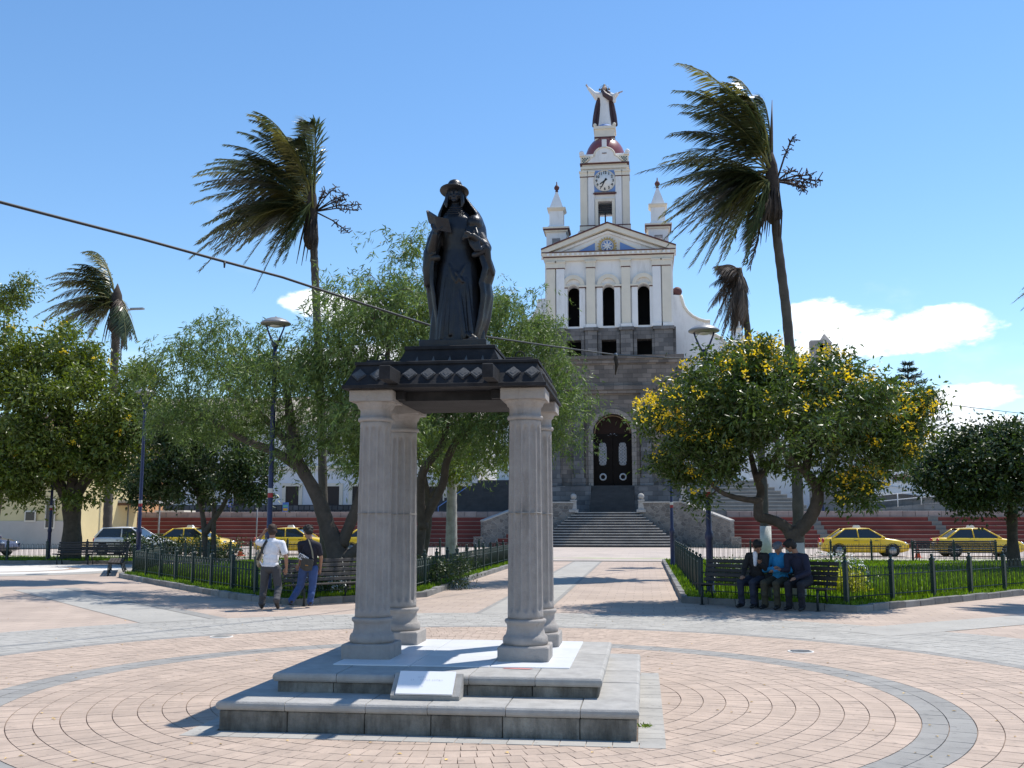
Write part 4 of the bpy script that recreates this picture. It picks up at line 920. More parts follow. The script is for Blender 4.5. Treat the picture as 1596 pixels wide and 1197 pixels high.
# --- white belfry storey
ops = [(cx, .50, zg1+.2, zf(443)-.50) for cx in xs3]; bw0, bw1 = D1-5.3, D1+5.4
part('belfry_wall', M_WHITE, lambda b: arched_wall(b, bw0, bw1, zg1+.021, z_b1, YF+.15, YF+1.1, ops))
part('belfry_side_wall', M_WHITE, lambda b: (b.box(bw0, bw0+.9, YF+1.1, YF+8, zg1+.02, z_b1-.002), b.box(bw1-.9, bw1, YF+1.1, YF+8, zg1+.02, z_b1-.002), b.box(bw0, bw1, YF+8.001, YF+8.9, zg1+.02, z_b1-.003)))
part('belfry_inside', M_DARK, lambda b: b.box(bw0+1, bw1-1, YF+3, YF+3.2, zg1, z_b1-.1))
for cx in xs3:
    zs = zf(443)-.50
    part('window_surround', M_WHITE, lambda b: [b.box(cx+s*.74-.24, cx+s*.74+.24, YF-.05, YF+.149, zg1+.022, zs+.3) for s in (-1,1)])
    part('window_arch', M_CREAM, lambda b: arch_ring(b, cx, .62, .95, zs+.42, YF-.1, YF+.148, None))
    part('arch_infill', M_CREAM, lambda b: (arch_ring(b, cx, .501, .619, zs, YF+.02, YF+.147, zg1+.2)))
    part('impost', M_CREAM, lambda b: [b.box(cx+s*.78-.32, cx+s*.78+.32, YF-.14, YF+.146, zs+.301, zs+.46) for s in (-1,1)])
    part('impost_band', M_MAROON, lambda b: [b.box(cx+s*.78-.31, cx+s*.78+.31, YF-.11, YF+.145, zs+.22, zs+.3) for s in (-1,1)])
for k, (x, w) in enumerate(((D1-4.78,.36),(D1-3.98,.34),(D1-1.44,.36),(D1+1.5,.36),(D1+4.05,.34),(D1+4.85,.36))):
    mm = M_CREAM if k in (0, 2, 3, 5) else M_WHITE
    part('belfry_pilaster', mm, lambda b: b.box(x-w, x+w, YF-.18, YF+.144, zg1+.3, z_b1-.7))
    part('pilaster_capital', M_CREAM, lambda b: (b.box(x-w-.05, x+w+.05, YF-.24, YF+.143, z_b1-.62, z_b1-.18), b.box(x-w-.1, x+w+.1, YF-.3, YF+.142, z_b1-.179, z_b1-.06)))
    part('capital_band', M_MAROON, lambda b: b.box(x-w-.02, x+w+.02, YF-.2, YF+.141, z_b1-.70, z_b1-.62))
    part('pilaster_base', M_WHITE, lambda b: b.box(x-w-.1, x+w+.1, YF-.3, YF+.14, zg1+.023, zg1+.29))
# --- entablature and pediment
ze0, ze1, zap = z_b1, zf(393), zf(353)
part('entablature', M_CREAM, lambda b: (b.box(bw0-.05, bw1+.05, YF-.12, YF+9, ze0+.001, ze0+.3), b.box(bw0-.2, bw1+.2, YF-.3, YF+9.1, ze0+.381, ze1)))
part('entablature_band', M_MAROON, lambda b: (b.box(bw0-.12, bw1+.12, YF-.2, YF+9.02, ze0+.301, ze0+.38), b.box(bw0-.24, bw1+.24, YF-.36, YF+9.05, ze1+.001, ze1+.08)))
zb = ze1+.081
part('pediment_field', M_WHITE, lambda b: b.xz([(bw0, zb), (bw1, zb), (D1+.02, zap-.3)], YF+.2, YF+1.0))
def rake(b, off, th, ya, yb):
    for s, xe in ((-1, bw0-.3), (1, bw1+.3)):
        b.xz([(xe, zb+off), (D1+.02, zap+off), (D1+.02, zap+off+th), (xe, zb+off+th)], ya, yb)
part('raking_cornice', M_CREAM, lambda b: rake(b, -.22, .42, YF-.32, YF+1.1))
part('raking_tile', M_MAROON, lambda b: rake(b, .202, .12, YF-.4, YF+1.2))
part('raking_mould', M_WHITE, lambda b: rake(b, -.55, .2, YF+.02, YF+.198))
part('dentil_row', M_WHITE, lambda b: [b.box(bw0+.2+k*.42, bw0+.4+k*.42, YF-.36, YF-.301, ze1-.25, ze1-.05) for k in range(25)])
for s in (-1, 1): part('pediment_panel', M_BLUEP, lambda b: b.xz([(D1+s*1.05, zf(390)), (D1+s*2.55, zf(390)), (D1+s*1.05, zf(377))], YF+.14, YF+.199))
for s in (-1, 1): part('pediment_panel_frame', M_CREAM, lambda b: b.xz([(D1+s*.9, zf(390)-.1), (D1+s*3.0, zf(390)-.1), (D1+s*.9, zf(377)+.2)], YF+.17, YF+.1985))
zm = zf(383)
part('sun_medallion', M_BLUEP, lambda b: b.lathe([(.60,-.0),(.60,.1),(.001,.1)], (D1-.02, YF+.05, zm), 32, axis='y'))
M_GOLD = mat('ochre_gold', (0.55,0.40,0.16), .6)
def rays(b):
    for k in range(20):
        a = 2*math.pi*k/20; c, s = math.cos(a), math.sin(a); cx = D1-.02
        b.xz([(cx+.61*c-.09*s, zm+.61*s+.09*c), (cx+.86*c, zm+.86*s), (cx+.61*c+.09*s, zm+.61*s-.09*c)], YF+.06, YF+.16)
    b.tube([(D1-.02+.61*math.cos(a), YF+.04, zm+.61*math.sin(a)) for a in [i*math.pi/20 for i in range(41)]], .06, 5)
part('medallion_rays', M_GOLD, rays)
part('medallion_cross', M_WHITE, lambda b: [b.tube([(D1-.02, YF+.03, zm), (D1-.02+.40*math.cos(a), YF+.03, zm+.40*math.sin(a))], [.04,.09], 5) for a in [i*math.pi/4 for i in range(8)]] and b.tube([(D1-.02+.48*math.cos(a), YF+.04, zm+.48*math.sin(a)) for a in [i*math.pi/16 for i in range(33)]], .035, 4))
# --- side turrets
def turret(cx, name):
    z0 = ze1; f = lambda b: b
    part('turret_base', M_WHITE, lambda b: (b.box(cx-.85, cx-.36, YF+1.2, YF+2.9, z0, z0+2.25), b.box(cx+.36, cx+.85, YF+1.2, YF+2.9, z0, z0+2.25), b.box(cx-.36, cx+.36, YF+1.2, YF+2.9, z0, z0+1.0), b.box(cx-.36, cx+.36, YF+1.2, YF+2.9, z0+1.7, z0+2.25)))
    part('turret_cornice', M_CREAM, lambda b: (b.box(cx-1.0, cx+1.0, YF+1.05, YF+3.05, z0+2.251, z0+2.4), b.box(cx-1.15, cx+1.15, YF+.9, YF+3.2, z0+2.52, z0+2.66)))
    part('turret_band', M_MAROON, lambda b: b.box(cx-1.1, cx+1.1, YF+.95, YF+3.15, z0+2.401, z0+2.519))
    part('turret_drum', M_WHITE, lambda b: (b.frustum(cx, YF+2.05, .8, .62, z0+2.661, z0+2.95), b.box(cx-.6, cx+.6, YF+1.45, YF+2.65, z0+2.951, z0+4.2)))
    part('turret_drum_cornice', M_CREAM, lambda b: (b.frustum(cx, YF+2.05, .62, .8, z0+4.201, z0+4.4), b.box(cx-.8, cx+.8, YF+1.25, YF+2.85, z0+4.401, z0+4.5)))
    part('turret_spire', M_WHITE, lambda b: b.frustum(cx, YF+2.05, .60, .08, z0+4.501, z0+6.1))
    part('turret_finial', M_MAROON, lambda b: (b.lathe([(.06,0),(.16,.08),(.09,.16),(.20,.3),(.24,.45),(.16,.6),(.06,.7),(.04,.95),(.01,1.0)], (cx, YF+2.05, z0+6.05), 12)))
turret(D1-4.42, 'l'); turret(D1+4.30, 'r')
# --- clock tower
tx, TY = D2, YF+1.4
fx = lambda px, py: xf(px, py, TY); zt = lambda py: zf(py, TY)
hw = 2.08; zt0, zt1 = zt(365), zt(263); TD = 4.4; TC = TY+TD/2
wz0, wz1, whw = zt(351), zt(314), .60
part('tower_foot', M_WHITE, lambda b: (b.frustum(tx, TC, hw+1.1, hw+.2, zf(383), zt0+.35, TD/2+.6, TD/2+.05)))
def twall(b):
    for (ya, yb) in ((TY, TY+.6), (TY+TD-.6, TY+TD)):
        b.box(tx-hw+.15, tx-whw, ya, yb, zt0+.351, zt1); b.box(tx+whw, tx+hw-.15, ya, yb, zt0+.351, zt1); b.box(tx-whw, tx+whw, ya, yb, wz1, zt1); b.box(tx-whw, tx+whw, ya, yb, zt0+.351, wz0)
    for s in (-1, 1): b.box(tx+s*(hw-.45)-.3, tx+s*(hw-.45)+.3, TY+.601, TY+TD-.601, zt0+.351, zt1-.001)
part('tower_wall', M_WHITE, twall)
part('tower_window_frame', M_CREAM, lambda b: (b.box(tx-whw-.25, tx-whw-.002, TY-.12, TY-.002, wz0, wz1+.25), b.box(tx+whw+.002, tx+whw+.25, TY-.12, TY-.002, wz0, wz1+.25), b.box(tx-whw-.001, tx+whw+.001, TY-.12, TY-.002, wz1, wz1+.25)))
part('tower_window_louvre', M_BLACK, lambda b: [b.box(tx-whw+.02, tx+whw-.02, TY+.2, TY+.3, wz1-.95+k*.2, wz1-.80+k*.2) for k in range(4)] and b.box(tx-.06, tx+.06, TY+.32, TY+.4, wz0, wz1-.9))
for s in (-1, 1):
    for d, w in ((1.83, .30), (1.17, .26)):
        cxp = tx+s*d; mm = M_CREAM if d > 1.5 else M_WHITE
        part('tower_pilaster', mm, lambda b: b.box(cxp-w, cxp+w, TY-.16, TY-.003, zt0+.8, zt1-.75))
        part('tower_pilaster_cap', M_CREAM, lambda b: (b.box(cxp-w-.03, cxp+w+.03, TY-.2, TY-.004, zt1-.67, zt1-.35), b.box(cxp-w-.08, cxp+w+.08, TY-.26, TY-.005, zt1-.349, zt1-.2)))
        part('tower_cap_band', M_MAROON, lambda b: (b.box(cxp-w-.02, cxp+w+.02, TY-.18, TY-.006, zt1-.749, zt1-.67), b.box(cxp-w-.06, cxp+w+.06, TY-.22, TY-.007, zt0+.70, zt0+.799)))
        part('tower_pilaster_base', M_CREAM, lambda b: b.box(cxp-w-.06, cxp+w+.06, TY-.22, TY-.008, zt0+.352, zt0+.699))
    for yy in (TY+.5, TY+1.5, TY+2.9, TY+3.9): part('tower_side_pilaster', M_CREAM, lambda b: b.box(tx+s*(hw-.15)-.13, tx+s*(hw-.15)+.13, yy-.3, yy+.3, zt0+.36, zt1-.3))
czc = zt(282.5); cr = .92
part('clock_panel', M_BLUEP, lambda b: b.box(tx-.98, tx+.98, TY-.13, TY-.009, zt(299), zt(266)))
part('clock_sill', M_MAROON, lambda b: b.box(tx-1.0, tx+1.0, TY-.25, TY-.01, zt(303), zt(301)))
clk = part('clock_face', mat('clock_white', (0.8,0.8,0.78), .5), lambda b: b.lathe([(cr,0),(cr,.05),(.001,.05)], (tx, TY-.19, czc), 40, axis='y'))
b = MB(); b.tube([(tx+cr*math.cos(a), TY-.2, czc+cr*math.sin(a)) for a in [i*math.pi/20 for i in range(41)]], .03, 4); b.build('clock_rim', M_CREAM, clk)
def numeral(txt, a):
    cu = bpy.data.curves.new('n', 'FONT'); cu.body = txt; cu.size = .33; cu.align_x = 'CENTER'; cu.align_y = 'CENTER'; cu.extrude = .01; cu.offset = .008
    o = bpy.data.objects.new('n', cu); COL.objects.link(o); dg = bpy.context.evaluated_depsgraph_get(); me = bpy.data.meshes.new_from_object(o.evaluated_get(dg)); bpy.data.objects.remove(o)
    me.materials.append(M_BLACK); off = Vector(ch.location)
    link('numeral', me, clk, Vector((tx+.72*math.sin(a), TY-.205, czc+.72*math.cos(a)))-off, (R(90),0,0))
for k in range(1, 13): numeral(str(k), 2*math.pi*k/12)
def hand(b, a, L, w, tail):
    d = Vector((math.sin(a), 0, math.cos(a))); n_ = Vector((d.z, 0, -d.x)); c = Vector((tx, TY-.225, czc))
    pts = [c-d*tail-n_*w, c-d*tail+n_*w, c+d*L*.8+n_*w*.8, c+d*L, c+d*L*.8-n_*w*.8]; b.xz([(p_.x, p_.z) for p_ in pts], TY-.235, TY-.215)
for nm, a, L, w in (('hour_hand', R(235), .55, .06), ('minute_hand', R(206), .68, .05)):
    b = MB(); hand(b, a, L, w, .25); b.build(nm, M_BLACK, clk)
# cornice, parapet, dome, pedestal
zc0 = zt(262)
part('tower_cornice', M_CREAM, lambda b: (b.box(tx-hw, tx+hw, TY-.2, TY+TD+.2, zt1+.001, zc0+.15), b.box(tx-hw+.15, tx+hw-.15, TY-.1, TY+TD+.1, zc0+.151, zt(256))))
part('tower_cornice_band', M_MAROON, lambda b: (b.box(tx-hw-.05, tx+hw+.05, TY-.28, TY+TD+.28, zt(256)+.001, zt(254.5))))
zp0, zp1 = zt(254.5)+.001, zt(243)
part('parapet', M_CREAM, lambda b: (b.box(tx-hw, tx+hw, TY-.2, TY+.15, zp0, zp1), b.box(tx-hw, tx+hw, TY+TD-.15, TY+TD+.2, zp0, zp1), b.box(tx-hw, tx-hw+.35, TY+.151, TY+TD-.151, zp0, zp1-.002), b.box(tx+hw-.35, tx+hw, TY+.151, TY+TD-.151, zp0, zp1-.002)))
part('parapet_gable', M_WHITE, lambda b: (b.xz([(tx-1.45, zp0), (tx+1.45, zp0), (tx+1.15, zp0+.35), (tx+.85, zp0+.62)] + [(tx+.85*math.cos(a), zp1-.1+.72*math.sin(a)) for a in [i*math.pi/12 for i in range(13)]] + [(tx-.85, zp0+.62), (tx-1.15, zp0+.35)], TY-.4, TY-.201), b.box(tx-.2, tx+.2, TY-.42, TY-.19, zp1+.55, zt(219.5))))
part('gable_mould', M_CREAM, lambda b: (b.tube([(tx+.9*math.cos(a), TY-.42, zp1-.1+.76*math.sin(a)) for a in [i*math.pi/12 for i in range(13)]], .07, 5), b.tube([(tx-1.6, TY-.42, zp0+.05), (tx-1.15, TY-.42, zp0+.42), (tx-.9, TY-.42, zp1-.1)], .06, 5), b.tube([(tx+1.6, TY-.42, zp0+.05), (tx+1.15, TY-.42, zp0+.42), (tx+.9, TY-.42, zp1-.1)], .06, 5)))
part('gable_slot', M_MAROON, lambda b: b.box(tx-.2, tx+.2, TY-.44, TY-.401, zp0+.75, zp0+.82))
for s in (-1, 1):
    def chk(b):
        for i in range(8):
            for j in range(5):
                if (i+j) % 2 == 0:
                    x = tx+s*1.88-s*i*.1; hh = zp1-.15-j*.115
                    if i*.1 < .85-.1*j: b.box(x-.05, x+.05, TY-.215, TY-.2005, hh-.11, hh)
    part('check_tiles', mat('dark_green_tile', (0.02,0.06,0.05), .3), chk)
    part('parapet_knob', M_WHITE, lambda b: (b.box(tx+s*(hw-.18)-.25, tx+s*(hw-.18)+.25, TY-.32, TY+.2, zp1+.001, zp1+.12), b.ball((tx+s*(hw-.1), TY-.1, zp1+.3), .22, 10, 8)))
zd = zf(243,TC)-.55; dh = (zf(218,TC)-zd)/.953
part('dome', M_DOME, lambda b: b.lathe([(1.80*math.cos(a), zd+dh*1.06*math.sin(a)) for a in [R(q) for q in (0,10,20,30,40,50,58,64)]], (tx, TC, 0), 40))
part('dome_drum', M_WHITE, lambda b: b.box(tx-1.9, tx+1.9, TY+.16, TY+TD-.16, zp0, zd+.02))
zq0, zq1 = zf(220,TC), zf(200,TC)
part('statue_pedestal', M_CREAM, lambda b: (b.box(tx-.88, tx+.88, TC-.88, TC+.88, zq0-.3, zq1-.38), b.box(tx-.98, tx+.98, TC-.98, TC+.98, zq1-.379, zq1-.12)))
part('pedestal_foot_band', M_MAROON, lambda b: b.box(tx-.92, tx+.92, TC-.92, TC+.92, zq0-.05, zq0+.1))
part('pedestal_globe', M_BLUEP, lambda b: b.lathe([(.85*math.cos(a), zq1-.12+.42*math.sin(a)) for a in [R(q) for q in (0,15,30,45,60,75,88)]], (tx, TC, 0), 24))
for s in (-1, 1): part('pedestal_knob', M_CREAM, lambda b: b.ball((tx+s*.85, TC-.85, zq1+.02), .16, 8, 6))
# --- side wing with volutes
WY = YF+2.2
wz = lambda py: zf(py, WY); wx = lambda px, py: xf(px, py, WY)
prof = [(1048,462),(1061,463),(1063,470),(1066,480),(1072,489),(1080,496),(1090,501),(1100,504),(1107,504),(1107,523),(1116,526),(1124,531),(1130,538),(1134,546),(1136,560),(1136,800),(1048,800)]
part('scroll_gable_wall', M_WHITE, lambda b: b.xz([(wx(a, c), max(ZT, wz(c))) for a, c in prof], WY, WY+.8))
part('scroll_edge', M_CREAM, lambda b: (b.tube([(wx(a, c), WY-.02, wz(c)) for a, c in prof[1:9]], .13, 6), b.tube([(wx(a, c), WY-.02, wz(c)) for a, c in prof[9:15]], .13, 6)))
part('scroll_ball', M_MAROON, lambda b: b.ball((wx(1054,462)+.1, WY+.4, wz(456)), .42, 12, 8))
part('scroll_gable_wall', M_WHITE, lambda b: b.xz([(2*D1-wx(a, c), max(ZT, wz(c))) for a, c in prof], WY, WY+.8))
part('pinnacle', M_WHITE, lambda b: (b.box(wx(1136,540), wx(1162,540), WY-.2, WY+1.2, ZT, wz(535)), b.frustum(wx(1149,520), WY+.5, .72, .4, wz(535), wz(523)), b.frustum(wx(1148,510), WY+.5, .36, .32, wz(523)+.001, wz(498)), b.frustum(wx(1148,490), WY+.5, .42, .05, wz(498)+.001, wz(484))))
part('pinnacle_band', M_CREAM, lambda b: b.box(wx(1148,510)-.5, wx(1148,510)+.5, WY, WY+1.0, wz(517), wz(515)))
part('nave_wall', M_WHITE, lambda b: b.box(wx(1062,600), wx(1062,600)+16, WY+6, WY+30, ZT, wz(590)))
M_TILE = mat('roof_tile_clay', (0.24,0.17,0.12), .9, .3, 2, .4, 10)
def nroof(b):
    xa, xb = wx(1150,580), wx(1282,590); za, zb_ = wz(556), wz(600)
    b.add([(xa, WY+14, za), (xb-1, WY+14, za), (xb+1.2, WY+6, zb_), (xa, WY+6, zb_), (xa, WY+22, zb_), (xb-1, WY+22, zb_)], [(3,2,1,0), (0,1,5,4), (1,2,5), (0,4,3)])
    k = 24
    for i in range(k):
        t = (i+.5)/k; b.tube([(xa+(xb-1-xa)*t, WY+14, za+.05), (xa+(xb+1.2-xa)*t, WY+5.8, zb_+.05)], .14, 6)
part('nave_roof', M_TILE, nroof)
def bell(b):
    x = xf(1271,550,WY+8); b.box(x-.55, x+.55, WY+7, WY+8, wz(600), zf(540,WY+8)); x2 = xf(1284,550,WY+8); b.box(x2-.5, x2+.5, WY+7, WY+8, wz(600), zf(545,WY+8)); b.frustum(x2, WY+7.5, .6, .05, zf(545,WY+8)+.001, zf(530,WY+8))
part('bell_turret', mat('weathered_plaster', (0.36,0.33,0.30), .9, .3, 1.5), bell)

# --- statue on the dome
zst = zq1+.05; TS = thing('rooftop_statue', (tx, TC, zst), 'white-robed statue with outspread arms and dark mantle on the church dome', 'statue')
H = zf(131, TC)-zst; k = H/3.55
def V(x, y, z): return Vector((x*k, y*k, z*k))
M_ROBE = mat('statue_white', (0.74,0.73,0.72), .7, .05, 2); M_MANT = mat('statue_mantle', (0.06,0.035,0.045), .6, .2, 2); M_SKIN2 = mat('statue_skin', (0.50,0.36,0.28), .7); M_HAIR2 = mat('statue_hair', (0.03,0.022,0.02), .7)
tab = [(0,0,0,.52*k,.42*k),(1.0*k,0,0,.40*k,.32*k),(1.9*k,0,0,.33*k,.26*k),(2.35*k,0,0,.36*k,.26*k),(2.75*k,0,0,.42*k,.26*k),(2.9*k,0,0,.22*k,.18*k)]
blob('robe', [loft([(z, *interp(tab, z)) for z in np.linspace(0, 2.9*k, 24)], 48, lambda a, z: 1+.05*math.cos(9*a)*(1-z/(3*k))), ('chain', [V(-.38,0,2.7), V(-.78,-.12,2.72), V(-1.22,-.2,3.22)], [.23*k,.21*k,.12*k]), ('chain', [V(.36,0,2.66), V(.75,-.2,2.42), V(1.0,-.45,2.52)], [.22*k,.22*k,.14*k]), ('c', V(.72,-.2,2.38), V(.78,-.25,2.0), .2*k, .12*k), ('c', V(-.75,-.1,2.66), V(-.66,-.05,2.36), .2*k, .12*k)], .055, M_ROBE, TS, 1)
def mant(s): return [('chain', [V(s*.38,.18,2.72), V(s*.62,.20,1.9), V(s*.78,.16,1.0), V(s*.86,.12,.25)], [.14*k,.15*k,.15*k,.14*k]), ('chain', [V(s*.25,.3,2.6), V(s*.36,.36,1.6), V(s*.42,.36,.25)], [.2*k,.22*k,.22*k]), ('chain', [V(s*.5,.3,2.4), V(s*.62,.3,1.3), V(s*.68,.28,.3)], [.14*k,.13*k,.12*k])]
blob('mantle', mant(-1)+mant(1)+[('chain', [V(-.12,-.22,2.95), V(.05,-.34,2.55), V(.42,-.3,2.3), V(.62,-.18,2.2)], [.12*k,.2*k,.22*k,.16*k]), ('c', V(.30,-.1,2.78), V(.35,-.15,2.45), .2*k, .2*k)], .055, M_MANT, TS, 1)
blob('head', [('e', V(0,-.03,3.18), (.17*k,.19*k,.23*k)), ('c', V(0,0,2.85), V(0,0,3.05), .11*k, .1*k), ('e', V(0,-.22,3.16), (.03*k,.05*k,.06*k)), ('c', V(-1.2,-.2,3.2), V(-1.33,-.22,3.36), .07*k, .06*k), ('c', V(-1.33,-.22,3.36), V(-1.45,-.2,3.5), .05*k, .03*k), ('c', V(-1.33,-.22,3.36), V(-1.35,-.2,3.55), .04*k, .03*k), ('c', V(1.0,-.45,2.52), V(1.2,-.55,2.60), .07*k, .06*k), ('c', V(1.2,-.55,2.6), V(1.42,-.6,2.66), .05*k, .03*k), ('c', V(1.2,-.55,2.6), V(1.38,-.62,2.58), .04*k, .03*k)], .03, M_SKIN2, TS, 1)
blob('hair', [('e', V(0,.04,3.25), (.19*k,.2*k,.22*k)), ('chain', [V(-.17,0,3.2), V(-.19,-.02,2.95), V(-.17,-.06,2.78)], [.08*k,.1*k,.05*k]), ('chain', [V(.17,0,3.2), V(.19,-.02,2.95), V(.17,-.06,2.78)], [.08*k,.1*k,.05*k]), ('e', V(0,-.15,3.0), (.09*k,.06*k,.08*k))], .03, M_HAIR2, TS, 1)
b = MB()
for (hx, hz) in ((-.36,3.16),(.36,3.16),(0,3.5)): b.ball(V(hx,.05,hz), .09*k, 10, 8)
b.tube([V(.36*math.cos(a),.06,3.16+.36*math.sin(a)) for a in [i*math.pi/14 for i in range(15)]], .012*k, 4); b.build('halo', mat('halo_bronze', (0.16,0.13,0.09), .4, metal=.5), TS, world=False)

# ------------------------------------------------------------------ upper stairs, walls and ramp beside the church
us = thing('upper_stairs', (9, 81.5, ZT), 'pale stone stairs on the terrace to the right of the church', 'stairs')
n = 9; rise = .29
for i in range(n):
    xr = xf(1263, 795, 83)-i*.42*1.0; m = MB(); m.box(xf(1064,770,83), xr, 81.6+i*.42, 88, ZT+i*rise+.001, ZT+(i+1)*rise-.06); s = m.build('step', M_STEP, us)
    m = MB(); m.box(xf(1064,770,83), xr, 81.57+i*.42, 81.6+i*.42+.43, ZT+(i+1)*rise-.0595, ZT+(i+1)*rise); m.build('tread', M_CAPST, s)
ls = thing('dark_stairs', (-14, 81.5, ZT), 'dark stone stairs with thin handrail on the terrace left of the church', 'stairs')
for i in range(11):
    xl = xf(662, 800, 83)+i*.40; m = MB(); m.box(xl, xf(838,790,83), 81.6+i*.36, 88, ZT+i*.25+.001, ZT+(i+1)*.25); m.build('step', M_DKSTEP, ls)
m = MB(); a, b_ = yp(683,790,81.6), yp(738,752,85); m.tube([a, b_], .035, 6); m.tube([a, a-Vector((0,0,.9))], .03, 6); m.build('handrail', M_BLUEP, ls)
rw = thing('ramp_wall', (xf(1345,780,84), 83, ZT), 'grey stone ramp wall with white railings to the right of the church stairs', 'wall')
M_RW = blockmat('ramp_wall_block', (0.25,0.235,0.225), (0.21,0.20,0.19), (0.15,0.14,0.13), .8, .4, .015)
xa = xf(1262,780,84); m = MB(); m.box(xa, xf(1345,780,84), 83.4, 84, ZT, zf(757,83.4)); m.build('wall', M_RW, rw)
m = MB(); m.xz([(xf(1326,780,84), ZT), (xf(1700,780,84), ZT), (xf(1700,780,84), zf(762,82)), (xf(1326,780,84), ZT+.12)], 82, 83.2); m.build('ramp_parapet', M_RW, rw)
m = MB(); m.box(xf(1346,780,86), 46, 85.5, 92, ZT, zf(772,86)); m.build('upper_wall', M_RW, rw)
m = MB(); m.xz([(xf(1262,770,86), zf(757,85)), (xf(1262,770,86), zf(742,85)), (xf(1330,770,86), zf(740,85)), (xf(1470,780,85), zf(765,85)), (xf(1470,780,85), zf(778,85))], 84.6, 84.8); m.build('white_parapet', M_WHITE, rw)
def railing(p0, p1, Y0, n, nm='railing'):
    a, c = yp(*p0, Y0), yp(*p1, Y0); m = MB()
    for h in (.55, 1.0): m.tube([a+Vector((0,0,h)), c+Vector((0,0,h))], .035, 5)
    for i in range(n+1): q = a.lerp(c, i/n); m.tube([q, q+Vector((0,0,1.02))], .04, 5)
    m.build(nm, mat('white_rail', (0.7,0.7,0.7), .5), rw)
railing((1327,797), (1660,765), 81.9, 9); railing((1385,768), (1660,800), 84.5, 7)
railing((1150,765), (1185,765), 87, 1)
lampx = yp(1283, 790, 80.3); lamp(lampx.x, 80.3, 5.6, 'navy lamp pole on the terrace behind the right taxi, beside the stone ramp', ZT)
# plain white house and shrubs beyond the ramp
wh = thing('white_house', (xf(1385,740,100), 100, ZT), 'low plain white house with red tiled edge beyond the ramp', 'house')
m = MB(); m.box(xf(1340,740,100), xf(1411,740,100), 100, 106, ZT, zf(716,100)); m.build('wall', M_WHITE, wh)
m = MB(); m.box(xf(1338,740,100), xf(1413,740,100), 99.7, 106.2, zf(716,100)+.001, zf(713,100)); m.build('roof', mat('red_roof', (0.30,0.07,0.05), .8), wh)

# ------------------------------------------------------------------ long white building behind the left trees
LB = 96.0
lb = thing('long_white_building', (yp(420,790,LB).x, LB, ZT), 'long two-storey white building with cream window surrounds behind the left trees', 'building')
X = lambda px: yp(px, 770, LB).x
zlow, zmid, ztop, zrf = yp(450,787,LB).z, yp(450,730,LB).z, yp(450,660,LB).z, yp(450,640,LB).z
m = MB(); m.box(X(150), X(745), LB, LB+14, ZT, ztop); m.build('wall', mat('building_white', (0.70,0.71,0.74), .85, .06, .5), lb)
m = MB(); m.box(X(150), X(745), LB-.3, LB-.001, ZT, zlow); m.build('stone_base', blockmat('dark_rubble', (0.17,0.16,0.155), (0.10,0.095,0.09), (0.055,0.05,0.05), .55, .5, .06), lb)
m = MB(); m.box(X(150), X(745), LB-.25, LB-.002, zmid-.15, zmid+.2); m.build('string_course', M_CREAM, lb)
m = MB(); xA, xB = X(148)-.5, X(747)+.5; m.add([(xA,LB-.8,ztop),(xB,LB-.8,ztop),(xB,LB+7,zrf+2.2),(xA,LB+7,zrf+2.2),(xA,LB+14.5,ztop),(xB,LB+14.5,ztop)], [(0,1,2,3),(3,2,5,4),(0,3,4),(1,5,2),(0,4,5,1)]); m.build('roof', mat('pale_tile_roof', (0.36,0.31,0.25), .9, .25, 1.5, .5, 8), lb)
M_SHUT = mat('dark_shutter', (0.025,0.018,0.016), .6)
for px in (205, 262, 318, 375, 456, 519, 560, 610, 645, 680, 721):
    door = px == 375
    for fl_, (pa, pb) in enumerate(((758, 787), (676, 708))):
        za, zb_ = yp(px, pb, LB).z, yp(px, pa, LB).z; cx = X(px); za = ZT+.05 if (door and not fl_) else za
        m = MB(); m.box(cx-1.0, cx-.66, LB-.18, LB-.003, za-.1, zb_+.3); m.box(cx+.66, cx+1.0, LB-.18, LB-.003, za-.1, zb_+.3); m.box(cx-.659, cx+.659, LB-.18, LB-.003, zb_, zb_+.3); w_ = m.build('window', M_CREAM, lb)
        m = MB(); m.box(cx-.655, cx+.655, LB-.06, LB-.004, za, zb_); m.build('shutter', M_SHUT, w_)
# cream building and orange house at the far left
def house(x0, x1, Y, py_top, wallc, name, label, wins, basec=None, py_base=None, roofc=(0.3,0.2,0.14)):
    c = (yp(x0,830,Y).x+yp(x1,830,Y).x)/2; t = thing(name, (c, Y, 0), label, 'house'); xa, xb = yp(x0,830,Y).x, yp(x1,830,Y).x; zt_ = yp(x0, py_top, Y).z
    m = MB(); m.box(xa, xb, Y, Y+9, -.05, zt_); m.build('wall', mat(name+'_wall', wallc, .85, .08, .5), t)
    if basec: m = MB(); m.box(xa, xb, Y-.12, Y-.001, -.05, yp(x0, py_base, Y).z); m.build('base_course', mat(name+'_base', basec, .9, .1, .5), t)
    m = MB(); m.box(xa-.4, xb+.4, Y-.6, Y+9.5, zt_+.001, zt_+.35); m.build('roof', mat(name+'_roof', roofc, .9, .2, 1), t)
    for (wx0, wx1, wa, wb) in wins:
        q0, q1 = yp(wx0, wb, Y), yp(wx1, wa, Y); m = MB(); m.box(q0.x-.1, q1.x+.1, Y-.16, Y-.125, q0.z-.1, q1.z+.1); w_ = m.build('window', M_CREAM, t)
        m = MB(); m.box(q0.x, q1.x, Y-.2, Y-.161, q0.z, q1.z); m.build('pane', mat('window_dark', (0.03,0.03,0.035), .2), w_)
    return t
house(-60, 112, 66, 660, (0.66,0.55,0.30), 'cream_house', 'cream yellow house with pale stone base behind the left flowering tree', [(42,56,798,811),(73,87,780,822),(10,24,700,740),(70,84,700,740)], (0.52,0.46,0.40), 812)
